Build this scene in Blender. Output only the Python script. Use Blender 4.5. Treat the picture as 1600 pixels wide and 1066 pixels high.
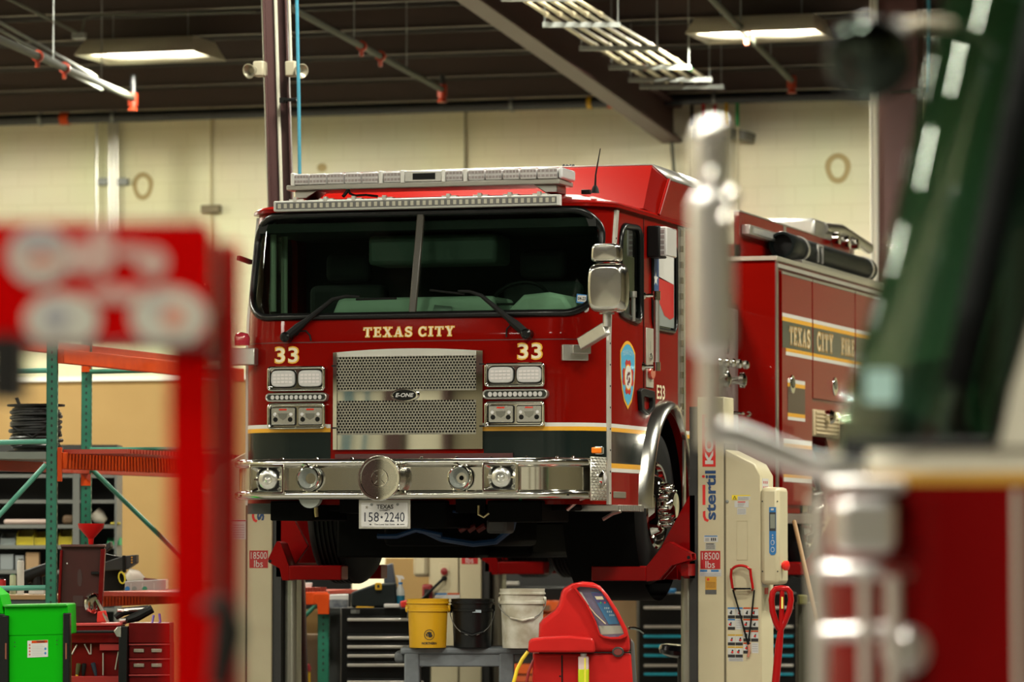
import bpy, bmesh, math, random
from mathutils import Vector, Matrix
R = math.radians
S = bpy.context.scene
for o in list(bpy.data.objects): bpy.data.objects.remove(o)
COL = S.collection
rnd = random.Random(7)
# ---------------------------------------------------------------- camera
F = 6570.0; YAW = R(16.5); PITCH = math.atan(307/F); CH = 1.56
v = Vector((-math.sin(YAW)*math.cos(PITCH), math.cos(YAW)*math.cos(PITCH), math.sin(PITCH)))
r = Vector((math.cos(YAW), math.sin(YAW), 0)); u = r.cross(v)
v0 = Vector((-math.sin(YAW), math.cos(YAW), 0))
CAM = -(27.5*v0 + (950-800)/F*27.5*r); CAM.z = CH
cd = bpy.data.cameras.new('camera'); cam = bpy.data.objects.new('camera', cd); COL.objects.link(cam)
cam.location = CAM; cam.rotation_euler = v.to_track_quat('-Z', 'Y').to_euler()
cd.sensor_width = 36; cd.lens = F/1600*36; cd.clip_end = 200
cd.dof.use_dof = True; cd.dof.focus_distance = 27.3; cd.dof.aperture_fstop = 2.2
S.camera = cam
# ---------------------------------------------------------------- world, exposure
w = bpy.data.worlds.new('world'); S.world = w; w.use_nodes = True
w.node_tree.nodes['Background'].inputs[0].default_value = (0.75, 0.82, 0.9, 1)
w.node_tree.nodes['Background'].inputs[1].default_value = 0.02
S.view_settings.view_transform = 'Standard'; S.view_settings.look = 'None'
S.view_settings.gamma = 1; S.view_settings.use_curve_mapping = False
S.view_settings.exposure = 1.55
LAMP_W = 150.0           # watts of each ceiling fixture
LAMP_COL = (1.0, 0.965, 0.80)
# ---------------------------------------------------------------- pixel -> place at a known plane
def ray(px, py): return v + r*((px-800)/F) - u*((py-533)/F)
def FY(px, py, Y):
    d = ray(px, py); return CAM + d*((Y-CAM.y)/d.y)
def SX(px, py, X):
    d = ray(px, py); return CAM + d*((X-CAM.x)/d.x)
def AD(px, py, D): return CAM + ray(px, py)*D
def V(*a): return Vector(a)
# ---------------------------------------------------------------- materials
MATS = {}
def mat(name, col, rough=.5, metal=0, coat=0, spec=.5, emit=0, noise=None, bump=0, trans=0, tint=None):
    if name in MATS: return MATS[name]
    m = bpy.data.materials.new(name); m.use_nodes = True; nt = m.node_tree
    b = nt.nodes['Principled BSDF']
    b.inputs['Base Color'].default_value = (*col, 1); b.inputs['Roughness'].default_value = rough
    b.inputs['Metallic'].default_value = metal; b.inputs['Coat Weight'].default_value = coat
    b.inputs['Coat Roughness'].default_value = .04; b.inputs['Specular IOR Level'].default_value = spec
    if tint: b.inputs['Specular Tint'].default_value = (*tint, 1)
    if trans: b.inputs['Transmission Weight'].default_value = trans
    if emit:
        b.inputs['Emission Color'].default_value = (*col, 1); b.inputs['Emission Strength'].default_value = emit
    if noise:
        sc, amt, col2 = noise
        tc = nt.nodes.new('ShaderNodeTexCoord'); n = nt.nodes.new('ShaderNodeTexNoise')
        n.inputs['Scale'].default_value = sc; n.inputs['Detail'].default_value = 6
        rp = nt.nodes.new('ShaderNodeValToRGB')
        rp.color_ramp.elements[0].position = .5-amt/2; rp.color_ramp.elements[1].position = .5+amt/2
        rp.color_ramp.elements[0].color = (*col, 1); rp.color_ramp.elements[1].color = (*col2, 1)
        nt.links.new(tc.outputs['Object'], n.inputs['Vector']); nt.links.new(n.outputs['Fac'], rp.inputs[0])
        nt.links.new(rp.outputs[0], b.inputs['Base Color'])
        if bump:
            bp = nt.nodes.new('ShaderNodeBump'); bp.inputs['Strength'].default_value = bump; bp.inputs['Distance'].default_value = .01
            nt.links.new(n.outputs['Fac'], bp.inputs['Height']); nt.links.new(bp.outputs[0], b.inputs['Normal'])
    MATS[name] = m; return m
def glass(name, tint, refl=1.0, rough=.0):
    if name in MATS: return MATS[name]
    m = bpy.data.materials.new(name); m.use_nodes = True; nt = m.node_tree; nt.nodes.clear()
    out = nt.nodes.new('ShaderNodeOutputMaterial'); mx = nt.nodes.new('ShaderNodeMixShader')
    t = nt.nodes.new('ShaderNodeBsdfTransparent'); t.inputs[0].default_value = (*tint, 1)
    g = nt.nodes.new('ShaderNodeBsdfGlossy'); g.inputs['Roughness'].default_value = rough
    g.inputs[0].default_value = (.85, .95, .88, 1)
    fr = nt.nodes.new('ShaderNodeFresnel'); fr.inputs[0].default_value = 1.5
    ml = nt.nodes.new('ShaderNodeMath'); ml.operation = 'MULTIPLY'; ml.inputs[1].default_value = refl
    nt.links.new(fr.outputs[0], ml.inputs[0]); nt.links.new(ml.outputs[0], mx.inputs[0])
    nt.links.new(t.outputs[0], mx.inputs[1]); nt.links.new(g.outputs[0], mx.inputs[2]); nt.links.new(mx.outputs[0], out.inputs[0])
    MATS[name] = m; return m
RT = (1, .12, .10)
RED = mat('fire engine red paint', (.165, .0026, .0012), .3, coat=.24, spec=.05, tint=RT)
WHITE = mat('white vinyl', (.56, .55, .52), .4)
GOLD = mat('gold vinyl', (.66, .32, .012), .4)
CREAMV = mat('cream vinyl', (.66, .58, .40), .4)
DKGREEN = mat('black green vinyl', (.006, .011, .010), .2, coat=.15, spec=.25)
CHROME = mat('chrome', (.66, .65, .60), .02, 1)
BRUSH = mat('brushed aluminium', (.48, .47, .44), .28, 1)
ALU = mat('satin aluminium', (.52, .51, .48), .35, .9)
BLACK = mat('black rubber', (.0045, .0045, .0045), .55, spec=.2)
BLACKG = mat('black gloss', (.0045, .005, .005), .25, spec=.3)
DARK = mat('dark chassis', (.0025, .0025, .0025), .6, spec=.06)
TYRE = mat('tyre rubber', (.005, .005, .005), .65, spec=.2)
LENS = mat('clear lens plastic', (.56, .545, .545), .12, coat=1)
LENS2 = mat('frosted lens plastic', (.45, .44, .44), .3, coat=.5)
AMBER = mat('amber lens', (.9, .2, .01), .2, coat=.5)
REDLENS = mat('red lens', (.5, .02, .01), .15, coat=1)
LIFTC = mat('cream enamel', (.56, .50, .335), .4, noise=(3, .5, (.50, .44, .29)))
LIFTR = mat('red lift enamel', (.23, .003, .0035), .35, coat=.15, spec=.25, tint=RT)
LABW = mat('white label', (.52, .52, .505), .5)
LABR = mat('red label', (.40, .008, .010), .45)
BLUE = mat('navy print', (.01, .05, .16), .4)
LBLUE = mat('blue print', (.02, .16, .42), .4)
ORANGE = mat('orange rack enamel', (.52, .058, .005), .5, spec=.15, noise=(9, .4, (.42, .042, .004)))
TEAL = mat('green rack enamel', (.008, .145, .088), .45, noise=(9, .4, (.007, .11, .067)))
STEEL = mat('grey steel', (.20, .215, .205), .45, .2)
CARD = mat('tan board', (.33, .215, .085), .8, spec=.2, noise=(2.2, .6, (.29, .185, .07)))
INK = mat('black ink', (.01, .01, .01), .5)
MAROON = mat('maroon steel', (.050, .018, .017), .5)
GREY = mat('grey plastic', (.12, .135, .15), .55, noise=(14, .5, (.08, .09, .10)))
YELLOW = mat('yellow plastic', (.56, .32, .008), .4)
BGLASS = glass('green tinted glass', (.50, .68, .56), .95)
# ---------------------------------------------------------------- mesh helper
ORG = {}
class M:
    def __init__(s): s.v = []; s.f = []; s.mi = []; s.ms = []; s.cur = 0
    def use(s, m):
        if m not in s.ms: s.ms.append(m)
        s.cur = s.ms.index(m); return s
    def add(s, vs, fs):
        n = len(s.v); s.v += [Vector(p) for p in vs]
        for f in fs: s.f.append([i+n for i in f]); s.mi.append(s.cur)
        return s
    def box(s, a, b, M_=None):
        x0, y0, z0 = a; x1, y1, z1 = b
        if x0 > x1: x0, x1 = x1, x0
        if y0 > y1: y0, y1 = y1, y0
        if z0 > z1: z0, z1 = z1, z0
        vs = [V(x, y, z) for z in (z0, z1) for x, y in ((x0, y0), (x1, y0), (x1, y1), (x0, y1))]
        if M_ is not None: vs = [M_ @ p for p in vs]
        return s.add(vs, [(3, 2, 1, 0), (4, 5, 6, 7), (0, 1, 5, 4), (1, 2, 6, 5), (2, 3, 7, 6), (3, 0, 4, 7)])
    def cbox(s, c, d, M_=None):
        h = [q/2 for q in d]; return s.box([c[i]-h[i] for i in range(3)], [c[i]+h[i] for i in range(3)], M_)
    def bar(s, p, q, a, b, up=(0, 0, 1)):
        p = Vector(p); q = Vector(q); d = (q-p).normalized(); up = Vector(up)
        if abs(d.dot(up)) > .98: up = V(0, 1, 0)
        x = d.cross(up).normalized()*(a/2); y = x.cross(d).normalized()*(b/2)
        vs = [e+sx*x+sy*y for e in (p, q) for sx, sy in ((-1, -1), (1, -1), (1, 1), (-1, 1))]
        return s.add(vs, [(0, 1, 2, 3), (7, 6, 5, 4), (0, 4, 5, 1), (1, 5, 6, 2), (2, 6, 7, 3), (3, 7, 4, 0)])
    def tube(s, pts, rad, n=10, cap=True):
        pts = [Vector(p) for p in pts]; N = len(pts); rads = rad if isinstance(rad, (list, tuple)) else [rad]*N
        rings = []; x = None
        for i, p in enumerate(pts):
            d = (pts[min(i+1, N-1)]-pts[max(i-1, 0)]).normalized()
            if x is None:
                t = V(0, 0, 1) if abs(d.z) < .9 else V(0, 1, 0); x = d.cross(t).normalized()
            else: x = (x-d*x.dot(d)).normalized()
            y = d.cross(x); rings.append([p+(x*math.cos(2*math.pi*k/n)+y*math.sin(2*math.pi*k/n))*rads[i] for k in range(n)])
        vs = sum(rings, []); fs = [(i*n+k, i*n+(k+1) % n, (i+1)*n+(k+1) % n, (i+1)*n+k) for i in range(N-1) for k in range(n)]
        if cap: fs += [tuple(range(n-1, -1, -1)), tuple((N-1)*n+k for k in range(n))]
        return s.add(vs, fs)
    def cyl(s, p, q, ra, n=20, rb=None): return s.tube([p, q], [ra, ra if rb is None else rb], n)
    def lathe(s, prof, o, ax=(0, 0, 1), n=32, close=True):
        # prof: (radius, height along the axis)
        ax = Vector(ax).normalized(); t = V(0, 0, 1) if abs(ax.z) < .9 else V(1, 0, 0)
        x = ax.cross(t).normalized(); y = ax.cross(x); o = Vector(o); N = len(prof)
        vs = [o+ax*h+(x*math.cos(2*math.pi*k/n)+y*math.sin(2*math.pi*k/n))*ra for ra, h in prof for k in range(n)]
        fs = [(i*n+k, i*n+(k+1) % n, (i+1)*n+(k+1) % n, (i+1)*n+k) for i in range(N-1) for k in range(n)]
        if close: fs += [tuple(range(n-1, -1, -1)), tuple((N-1)*n+k for k in range(n))]
        return s.add(vs, fs)
    def prism(s, poly, fn, d0, d1):
        # poly in (a, b); fn(a, b, d) -> point
        n = len(poly); vs = [fn(a, b, d0) for a, b in poly]+[fn(a, b, d1) for a, b in poly]
        return s.add(vs, [tuple(range(n-1, -1, -1)), tuple(range(n, 2*n))]+[(k, (k+1) % n, n+(k+1) % n, n+k) for k in range(n)])
    def ring(s, po, pi, fn, d0, d1):
        # frame between two outlines of the same count
        n = len(po); vs = [fn(a, b, d) for d in (d0, d1) for P in (po, pi) for a, b in P]
        fs = []
        for k in range(n):
            j = (k+1) % n
            fs += [(k, j, n+j, n+k), (2*n+k, 3*n+k, 3*n+j, 2*n+j), (k, 2*n+k, 2*n+j, j), (n+k, n+j, 3*n+j, 3*n+k)]
        return s.add(vs, fs)
    def flat(s, mesh2d, fn): 
        vs, fs = mesh2d; return s.add([fn(a, b) for a, b in vs], fs)
    def sheet(s, f, nu, nv):
        vs = [f(i/nu, j/nv) for j in range(nv+1) for i in range(nu+1)]
        return s.add(vs, [(j*(nu+1)+i, j*(nu+1)+i+1, (j+1)*(nu+1)+i+1, (j+1)*(nu+1)+i) for j in range(nv) for i in range(nu)])
    def build(s, name, m=None, parent=None, bevel=0, seg=2, ang=35, fix=True, local=False, solid=0, sub=0):
        me = bpy.data.meshes.new(name)
        o0 = V(0, 0, 0) if (parent is None or local) else ORG.get(parent.name, V(0, 0, 0))
        me.from_pydata([tuple(p-o0) for p in s.v], [], s.f)
        if s.ms:
            for q in s.ms: me.materials.append(q)
            for p, i in zip(me.polygons, s.mi): p.material_index = i
        else: me.materials.append(m)
        if fix:
            bm = bmesh.new(); bm.from_mesh(me); bmesh.ops.recalc_face_normals(bm, faces=bm.faces); bm.to_mesh(me); bm.free()
        for p in me.polygons: p.use_smooth = True
        me.set_sharp_from_angle(angle=R(ang))
        o = bpy.data.objects.new(name, me); COL.objects.link(o)
        if parent is not None: o.parent = parent; ORG[o.name] = o0
        if solid:
            md = o.modifiers.new('s', 'SOLIDIFY'); md.thickness = solid; md.offset = 0
        if bevel:
            md = o.modifiers.new('b', 'BEVEL'); md.width = bevel; md.segments = seg; md.limit_method = 'ANGLE'; md.angle_limit = R(40)
        if sub:
            md = o.modifiers.new('u', 'SUBSURF'); md.levels = sub; md.render_levels = sub
        return o
def tag(o, label, cat, group=None, kind=None):
    if label: o['label'] = label
    if cat: o['category'] = cat
    if group: o['group'] = group
    if kind: o['kind'] = kind
    return o
def thing(name, label, cat, loc=(0, 0, 0), rotz=0, group=None):
    o = bpy.data.objects.new(name, None); COL.objects.link(o); o.location = loc; o.rotation_euler = (0, 0, rotz)
    o.empty_display_size = .1; ORG[o.name] = Vector(loc); return tag(o, label, cat, group)
def single(m, name, mt, label, cat, group=None, kind=None, **k):
    # one-mesh thing whose origin is put at its base
    c = sum(m.v, V(0, 0, 0))/len(m.v); c.z = min(p.z for p in m.v); m.v = [p-c for p in m.v]
    o = m.build(name, mt, **k); o.location = c; return tag(o, label, cat, group, kind)
def struct(m, name, mt, **k): o = m.build(name, mt, **k); o['kind'] = 'structure'; return o
def copy_tree(o, parent=None):
    c = o.copy(); COL.objects.link(c); ORG[c.name] = ORG.get(o.name, V(0, 0, 0))
    if parent is not None: c.parent = parent
    for ch in [k for k in bpy.data.objects if k.parent == o]: copy_tree(ch, c)
    return c
def apply_bool(o, cutters):
    for c in cutters:
        md = o.modifiers.new('c', 'BOOLEAN'); md.object = c; md.operation = 'DIFFERENCE'; md.solver = 'EXACT'
    bpy.context.view_layer.update()
    dg = bpy.context.evaluated_depsgraph_get(); me = bpy.data.meshes.new_from_object(o.evaluated_get(dg))
    o.modifiers.clear(); o.data = me
    for p in me.polygons: p.use_smooth = True
    me.set_sharp_from_angle(angle=R(28))
    for c in cutters: bpy.data.objects.remove(c)
# ---------------------------------------------------------------- 2-D shapes and lettering
def rrect(x0, x1, y0, y1, rad, n=6):
    rad = min(rad, abs(x1-x0)/2*.999, abs(y1-y0)/2*.999); P = []
    for cx, cy, a in ((x1-rad, y1-rad, 0), (x0+rad, y1-rad, 90), (x0+rad, y0+rad, 180), (x1-rad, y0+rad, 270)):
        P += [(cx+rad*math.cos(R(a+90*k/n)), cy+rad*math.sin(R(a+90*k/n))) for k in range(n+1)]
    return P
def ell(cx, cy, a, b, n=32): return [(cx+a*math.cos(2*math.pi*k/n), cy+b*math.sin(2*math.pi*k/n)) for k in range(n)]
def poly2d(P): return ([tuple(p) for p in P], [tuple(range(len(P)))])
def text2d(s, x0, x1, y0, y1, off=0, shear=0, rot=0, space=1, fit=None):
    c = bpy.data.curves.new('t', 'FONT'); c.body = s; c.size = 1; c.offset = off; c.shear = shear; c.space_character = space; c.resolution_u = 3
    o = bpy.data.objects.new('t', c); COL.objects.link(o); dg = bpy.context.evaluated_depsgraph_get()
    me = bpy.data.meshes.new_from_object(o.evaluated_get(dg))
    vs = [(p.co.x, p.co.y) for p in me.vertices]; fs = [tuple(p.vertices) for p in me.polygons]
    bpy.data.objects.remove(o); bpy.data.curves.remove(c); bpy.data.meshes.remove(me)
    if rot: vs = [(-b, a) for a, b in vs]            # reads upward
    a0 = min(p[0] for p in vs); a1 = max(p[0] for p in vs); b0 = min(p[1] for p in vs); b1 = max(p[1] for p in vs)
    return ([(x0+(a-a0)/(a1-a0)*(x1-x0), y0+(b-b0)/(b1-b0)*(y1-y0)) for a, b in vs], fs)
def strip2d(P, w):
    vs = []; fs = []
    for i, p in enumerate(P):
        a = P[max(i-1, 0)]; b = P[min(i+1, len(P)-1)]; dx, dy = b[0]-a[0], b[1]-a[1]; L = math.hypot(dx, dy) or 1
        vs += [(p[0]-dy/L*w/2, p[1]+dx/L*w/2), (p[0]+dy/L*w/2, p[1]-dx/L*w/2)]
    return vs, [(2*i, 2*i+1, 2*i+3, 2*i+2) for i in range(len(P)-1)]
def slab(ch):
    # slab-serif capitals on a unit-high body: strokes as (polyline, width)
    T, t, s = .2, .11, .1
    def arc(cx, cy, a, b, d0, d1, n=12): return [(cx+a*math.cos(R(d0+(d1-d0)*k/n)), cy+b*math.sin(R(d0+(d1-d0)*k/n))) for k in range(n+1)]
    if ch == 'T': return .8, [([(.4, 0), (.4, 1)], T), ([(0, .945), (.8, .945)], t), ([(.05, .72), (.05, 1)], s), ([(.75, .72), (.75, 1)], s), ([(.22, .045), (.58, .045)], s)]
    if ch == 'E': return .72, [([(.2, 0), (.2, 1)], T), ([(0, .95), (.68, .95)], t), ([(0, .05), (.7, .05)], t), ([(.2, .52), (.52, .52)], t), ([(.63, .76), (.63, 1)], s), ([(.65, 0), (.65, .26)], s), ([(.52, .4), (.52, .64)], .08)]
    if ch == 'F': return .7, [([(.2, 0), (.2, 1)], T), ([(0, .95), (.68, .95)], t), ([(0, .045), (.42, .045)], s), ([(.2, .5), (.52, .5)], t), ([(.63, .72), (.63, 1)], s), ([(.52, .38), (.52, .62)], .08)]
    if ch == 'I': return .42, [([(.21, 0), (.21, 1)], T), ([(0, .955), (.42, .955)], s), ([(0, .045), (.42, .045)], s)]
    if ch == 'X': return .86, [([(.17, 1), (.69, 0)], T), ([(.69, 1), (.17, 0)], t), ([(0, .955), (.36, .955)], s), ([(.52, .955), (.86, .955)], s), ([(0, .045), (.34, .045)], s), ([(.5, .045), (.86, .045)], s)]
    if ch == 'Y': return .84, [([(.16, 1), (.42, .45)], T), ([(.69, 1), (.42, .45)], t), ([(.42, .5), (.42, 0)], T), ([(0, .955), (.36, .955)], s), ([(.52, .955), (.84, .955)], s), ([(.24, .045), (.6, .045)], s)]
    if ch == 'A': return .88, [([(.14, 0), (.42, 1)], t), ([(.42, 1), (.7, 0)], T), ([(.24, .33), (.6, .33)], t), ([(0, .045), (.3, .045)], s), ([(.5, .045), (.88, .045)], s)]
    if ch == 'R': return .86, [([(.2, 0), (.2, 1)], T), ([(0, .955), (.4, .955)], s), ([(0, .045), (.4, .045)], s), ([(.3, .95)]+arc(.42, .73, .24, .22, 90, -90)+[(.3, .51)], t), ([(.6, .85), (.64, .73), (.6, .6)], .13), ([(.4, .5), (.68, .05)], T*.9), ([(.6, .045), (.86, .045)], s)]
    if ch == 'C': return .78, [(arc(.42, .5, .33, .44, 40, 320, 20), T*.85), ([(.68, .66), (.68, .98)], s), ([(.68, .06), (.68, .3)], s*.8)]
    if ch == 'S': return .68, [(arc(.33, .735, .24, .21, 20, 270, 12)+arc(.33, .27, .26, .22, 90, -160, 12), T*.85), ([(.58, .68), (.58, .98)], s*.9), ([(.07, .02), (.07, .32)], s*.9)]
    return .45, []
def slab_text(s, x0, x1, y0, y1, grow=0, gap=.12, word=None):
    vs = []; fs = []; X = 0; W = {}
    for ch in s:
        wd, st = slab(ch)
        if ch == ' ': X += word if word else wd; continue
        for P, w_ in st:
            P = [(X+a, b) for a, b in P]
            if grow:
                d = [P[0][0]-P[1][0], P[0][1]-P[1][1]]; L = math.hypot(*d); P[0] = (P[0][0]+d[0]/L*grow/2, P[0][1]+d[1]/L*grow/2)
                d = [P[-1][0]-P[-2][0], P[-1][1]-P[-2][1]]; L = math.hypot(*d); P[-1] = (P[-1][0]+d[0]/L*grow/2, P[-1][1]+d[1]/L*grow/2)
            a, b = strip2d(P, w_+grow); n = len(vs); vs += a; fs += [tuple(i+n for i in q) for q in b]
        X += wd+gap
    X -= gap
    return [(x0+a/X*(x1-x0), y0+b*(y1-y0)) for a, b in vs], fs
# ================================================================ THE ROOM
YW = 17.5; XL, XR, YF = -16.0, 16.0, -33.0
def CZ(y): return 6.45+(YW-y)/12          # the roof falls towards the back wall
wallm = mat('cream block wall', (.52, .47, .31), .75, noise=(.6, .8, (.46, .41, .26)))
def wall_mat():
    m = bpy.data.materials.new('painted block wall'); m.use_nodes = True; nt = m.node_tree; b = nt.nodes['Principled BSDF']
    b.inputs['Roughness'].default_value = .8
    tc = nt.nodes.new('ShaderNodeTexCoord'); mp = nt.nodes.new('ShaderNodeMapping'); mp.inputs['Rotation'].default_value = (R(90), 0, 0)
    br = nt.nodes.new('ShaderNodeTexBrick'); br.inputs['Scale'].default_value = 1; br.inputs['Mortar Size'].default_value = .006
    br.inputs['Brick Width'].default_value = .41; br.inputs['Row Height'].default_value = .205
    br.inputs['Color1'].default_value = (.72, .695, .49, 1); br.inputs['Color2'].default_value = (.705, .68, .475, 1); br.inputs['Mortar'].default_value = (.65, .62, .42, 1)
    nz = nt.nodes.new('ShaderNodeTexNoise'); nz.inputs['Scale'].default_value = .5; nz.inputs['Detail'].default_value = 5
    mx = nt.nodes.new('ShaderNodeMix'); mx.data_type = 'RGBA'; mx.blend_type = 'MULTIPLY'; mx.inputs[0].default_value = .3
    nt.links.new(tc.outputs['Object'], mp.inputs[0]); nt.links.new(mp.outputs[0], br.inputs[0]); nt.links.new(tc.outputs['Object'], nz.inputs['Vector'])
    nt.links.new(br.outputs[0], mx.inputs[6]); nt.links.new(nz.outputs['Color'], mx.inputs[7]); nt.links.new(mx.outputs[2], b.inputs['Base Color'])
    return m
WM = wall_mat(); k0 = 60
struct(M().box((XL-.2, YW, 0), (XR+.2, YW+.2, 8)), 'wall_back', WM)
struct(M().box((XL-.2, YF, 0), (XL, YW, 11)), 'wall_left', mat('side wall paint', (.36, .32, .21), .75))
struct(M().box((XR, YF, 0), (XR+.2, YW, 11)), 'wall_right', mat('side wall paint', (.36, .32, .21), .75))
struct(M().box((XL-.2, YF-.2, 0), (XR+.2, YF, 11)), 'wall_front', mat('front wall paint', (.20, .175, .11), .75))
for n_, x in enumerate((-7.6, -1.6, 4.4, 10.4)):  # unseen doors added behind the camera for reflections in chrome and windscreen
    d = M(); d.box((x-2.2, YF, 0), (x+2.2, YF+.06, 4.6))
    for zz in (.6, 1.2, 1.8, 2.4, 3.0, 3.6, 4.2): d.box((x-2.2, YF+.055, zz-.015), (x+2.2, YF+.075, zz+.015))
    struct(d, 'door_%d' % (n_+1), mat('added pale door', (.62, .60, .52), .5))
struct(M().box((XL-.2, YF-.2, -.2), (XR+.2, YW+.2, 0)), 'floor', mat('sealed concrete', (.16, .155, .14), .35, noise=(.8, .6, (.12, .115, .105))))
c = M(); c.add([(XL-.2, YF-.2, CZ(YF)), (XR+.2, YF-.2, CZ(YF)), (XR+.2, YW+.2, CZ(YW)), (XL-.2, YW+.2, CZ(YW)),
                (XL-.2, YF-.2, CZ(YF)+.2), (XR+.2, YF-.2, CZ(YF)+.2), (XR+.2, YW+.2, CZ(YW)+.2), (XL-.2, YW+.2, CZ(YW)+.2)],
               [(0, 1, 2, 3), (7, 6, 5, 4), (0, 4, 5, 1), (1, 5, 6, 2), (2, 6, 7, 3), (3, 7, 4, 0)])
struct(c, 'ceiling', mat('dark roof liner', (.008, .0038, .0036), .8))
purm = mat('roof purlin enamel', (.045, .026, .020), .5)
y = YW-.7; k = 1
while y > -4:
    z = CZ(y); p = M(); p.box((XL, y-.012, z-.2), (XR, y+.012, z)); p.box((XL, y-.07, z-.212), (XR, y+.012, z-.2))
    struct(p, 'trim_%d' % k, purm); k += 1; y -= 1.25
# posts, blue hoses, beam and panels added on the unseen wall for chrome reflections
for (x, w_, mt_n) in ((-13.35, .30, MAROON), (-12.02, .26, MAROON), (-11.2, .10, MAROON), (-5.1, .3, MAROON), (-10.3, .3, MAROON), (1.4, .3, MAROON), (7.4, .3, MAROON)):
    p = M(); p.box((x-w_/2, YF, 0), (x+w_/2, YF+.25, CZ(YF+.3)-.3)); struct(p, 'trim_%d' % k0, mt_n); k0 += 1
for x in (-12.78, -12.70, -12.45):
    p = M(); p.tube([V(x, YF+.12, 4.3), V(x+.02, YF+.14, 3.4), V(x-.06, YF+.14, 2.6), V(x-.05, YF+.12, 1.0)], .025, 8); struct(p, 'trim_%d' % k0, mat('front wall blue hose', (.022, .15, .22), .5)); k0 += 1
p = M(); p.box((XL, YF, 3.95), (XR, YF+.3, 4.25)); struct(p, 'trim_%d' % k0, MAROON); k0 += 1
p = M(); p.box((XL, YF, 4.9), (XR, YF+.05, 11)); struct(p, 'trim_%d' % k0, mat('dark upper wall', (.05, .042, .03), .8)); k0 += 1
p = M(); p.box((-13.2, YF, 2.3), (-12.2, YF+.02, 3.9)); p.box((-11.85, YF, 2.0), (-11.3, YF+.02, 3.9)); struct(p, 'trim_%d' % k0, mat('pale wall panel', (.60, .57, .44), .6)); k0 += 1
# main rafter carrying the roof, seen under the pipe trays
g = M()
a = FY(1040, 150, YW-.3); xg = a.x
for s_ in (0,):
    y0, y1 = -10, YW
    for (za, zb, hw) in ((-.62, -.58, .11), (-.58, -.24, .01), (-.24, -.21, .11)):
        vs = []
        for yy in (y0, y1):
            for zz in (za, zb):
                for xx in (-hw, hw): vs.append((xg+xx, yy, CZ(yy)+zz))
        g.add(vs, [(0, 1, 3, 2), (4, 6, 7, 5), (0, 4, 5, 1), (2, 3, 7, 6), (0, 2, 6, 4), (1, 5, 7, 3)])
struct(g, 'trim_%d' % k, MAROON); k += 1
# ---------------------------------------------------------------- ceiling lights
fxm = mat('light housing enamel', (.34, .31, .23), .5); tubem = mat('lit fluorescent tube', (1.0, .97, .86), .4, emit=6); refm = mat('white reflector', (.85, .83, .76), .4)
def fixture(label, group):
    t = thing('ceiling_light', label, 'ceiling light', group=group)
    h = M(); L, W, T = .63, .46, .17; tl, tw = .57, .30
    vs = [V(x, y, 0) for x, y in ((-L, -W), (L, -W), (L, W), (-L, W))]+[V(x, y, T) for x, y in ((-tl, -tw), (tl, -tw), (tl, tw), (-tl, tw))]
    h.add(vs, [(0, 1, 5, 4), (1, 2, 6, 5), (2, 3, 7, 6), (3, 0, 4, 7), (4, 5, 6, 7)])
    h.build('housing', fxm, t, solid=.006, local=True)
    q = M(); q.box((-.56, -.28, .148), (.56, .28, .154)); q.build('reflector', refm, t, local=True)
    for yy in (-.28, -.17, -.06, .06, .17, .28):
        M().cyl((-.57, yy, .105), (.57, yy, .105), .02, 10).build('tube', tubem, t, local=True)
    for xx in (-.4, .4):
        M().cyl((xx, 0, T), (xx, 0, T+.6), .006, 6).build('hanger', STEEL, t, local=True)
    ld = bpy.data.lights.new('tube light', 'AREA'); ld.shape = 'RECTANGLE'; ld.size = 1.15; ld.size_y = .82; ld.energy = LAMP_W; ld.spread = R(158); ld.color = LAMP_COL
    lo = bpy.data.objects.new('tube_light', ld); COL.objects.link(lo); lo.parent = t; lo.location = (0, 0, -.004); lo.name = 'tube_light'
    return t
pL = AD(235, 100, 42.0); 
first = other = None; WALL_W = 115.0
for j in range(8):
    for i in range(-2, 3):
        X = pL.x+6.25*i; Y = pL.y-5.6*j
        if not (XL+.8 < X < XR-.8): continue
        if j == 0 and i in (-2, 2): continue
        if j == 3 and i in (0, 1): continue
        if j == 1 and i not in (0, 1, 2): pass
        if Y < YF+1: continue
        if j == 0 and i == 0: lab, gr = 'lit white fluorescent ceiling light at far left above the dark pipe', None
        elif j == 0 and i == 1: lab, gr = 'lit white fluorescent ceiling light crossed by a thin pipe beside the round mirror', None
        else: lab, gr = 'lit fluorescent ceiling light in a row nearer than the two in view', 'ceiling lights nearer than the picture'
        z = CZ(Y)-.52
        if first is None:
            first = t = fixture(lab, gr)
            # point lights added in the row beside the wall to brighten it, cut off by the housing's lip
            pd = bpy.data.lights.new('added wall light', 'POINT'); pd.energy = WALL_W; pd.shadow_soft_size = .03; pd.color = LAMP_COL
            for xx in (-.35, .35):
                po = bpy.data.objects.new('added_wall_light', pd); COL.objects.link(po); po.parent = t; po.location = (xx, 0, .05)
        elif j > 0 and other is None: other = t = fixture(lab, gr)
        else:
            t = copy_tree(first if j == 0 else other); t['label'] = lab
            if gr: t['group'] = gr
        t.location = (X, Y, z)
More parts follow.
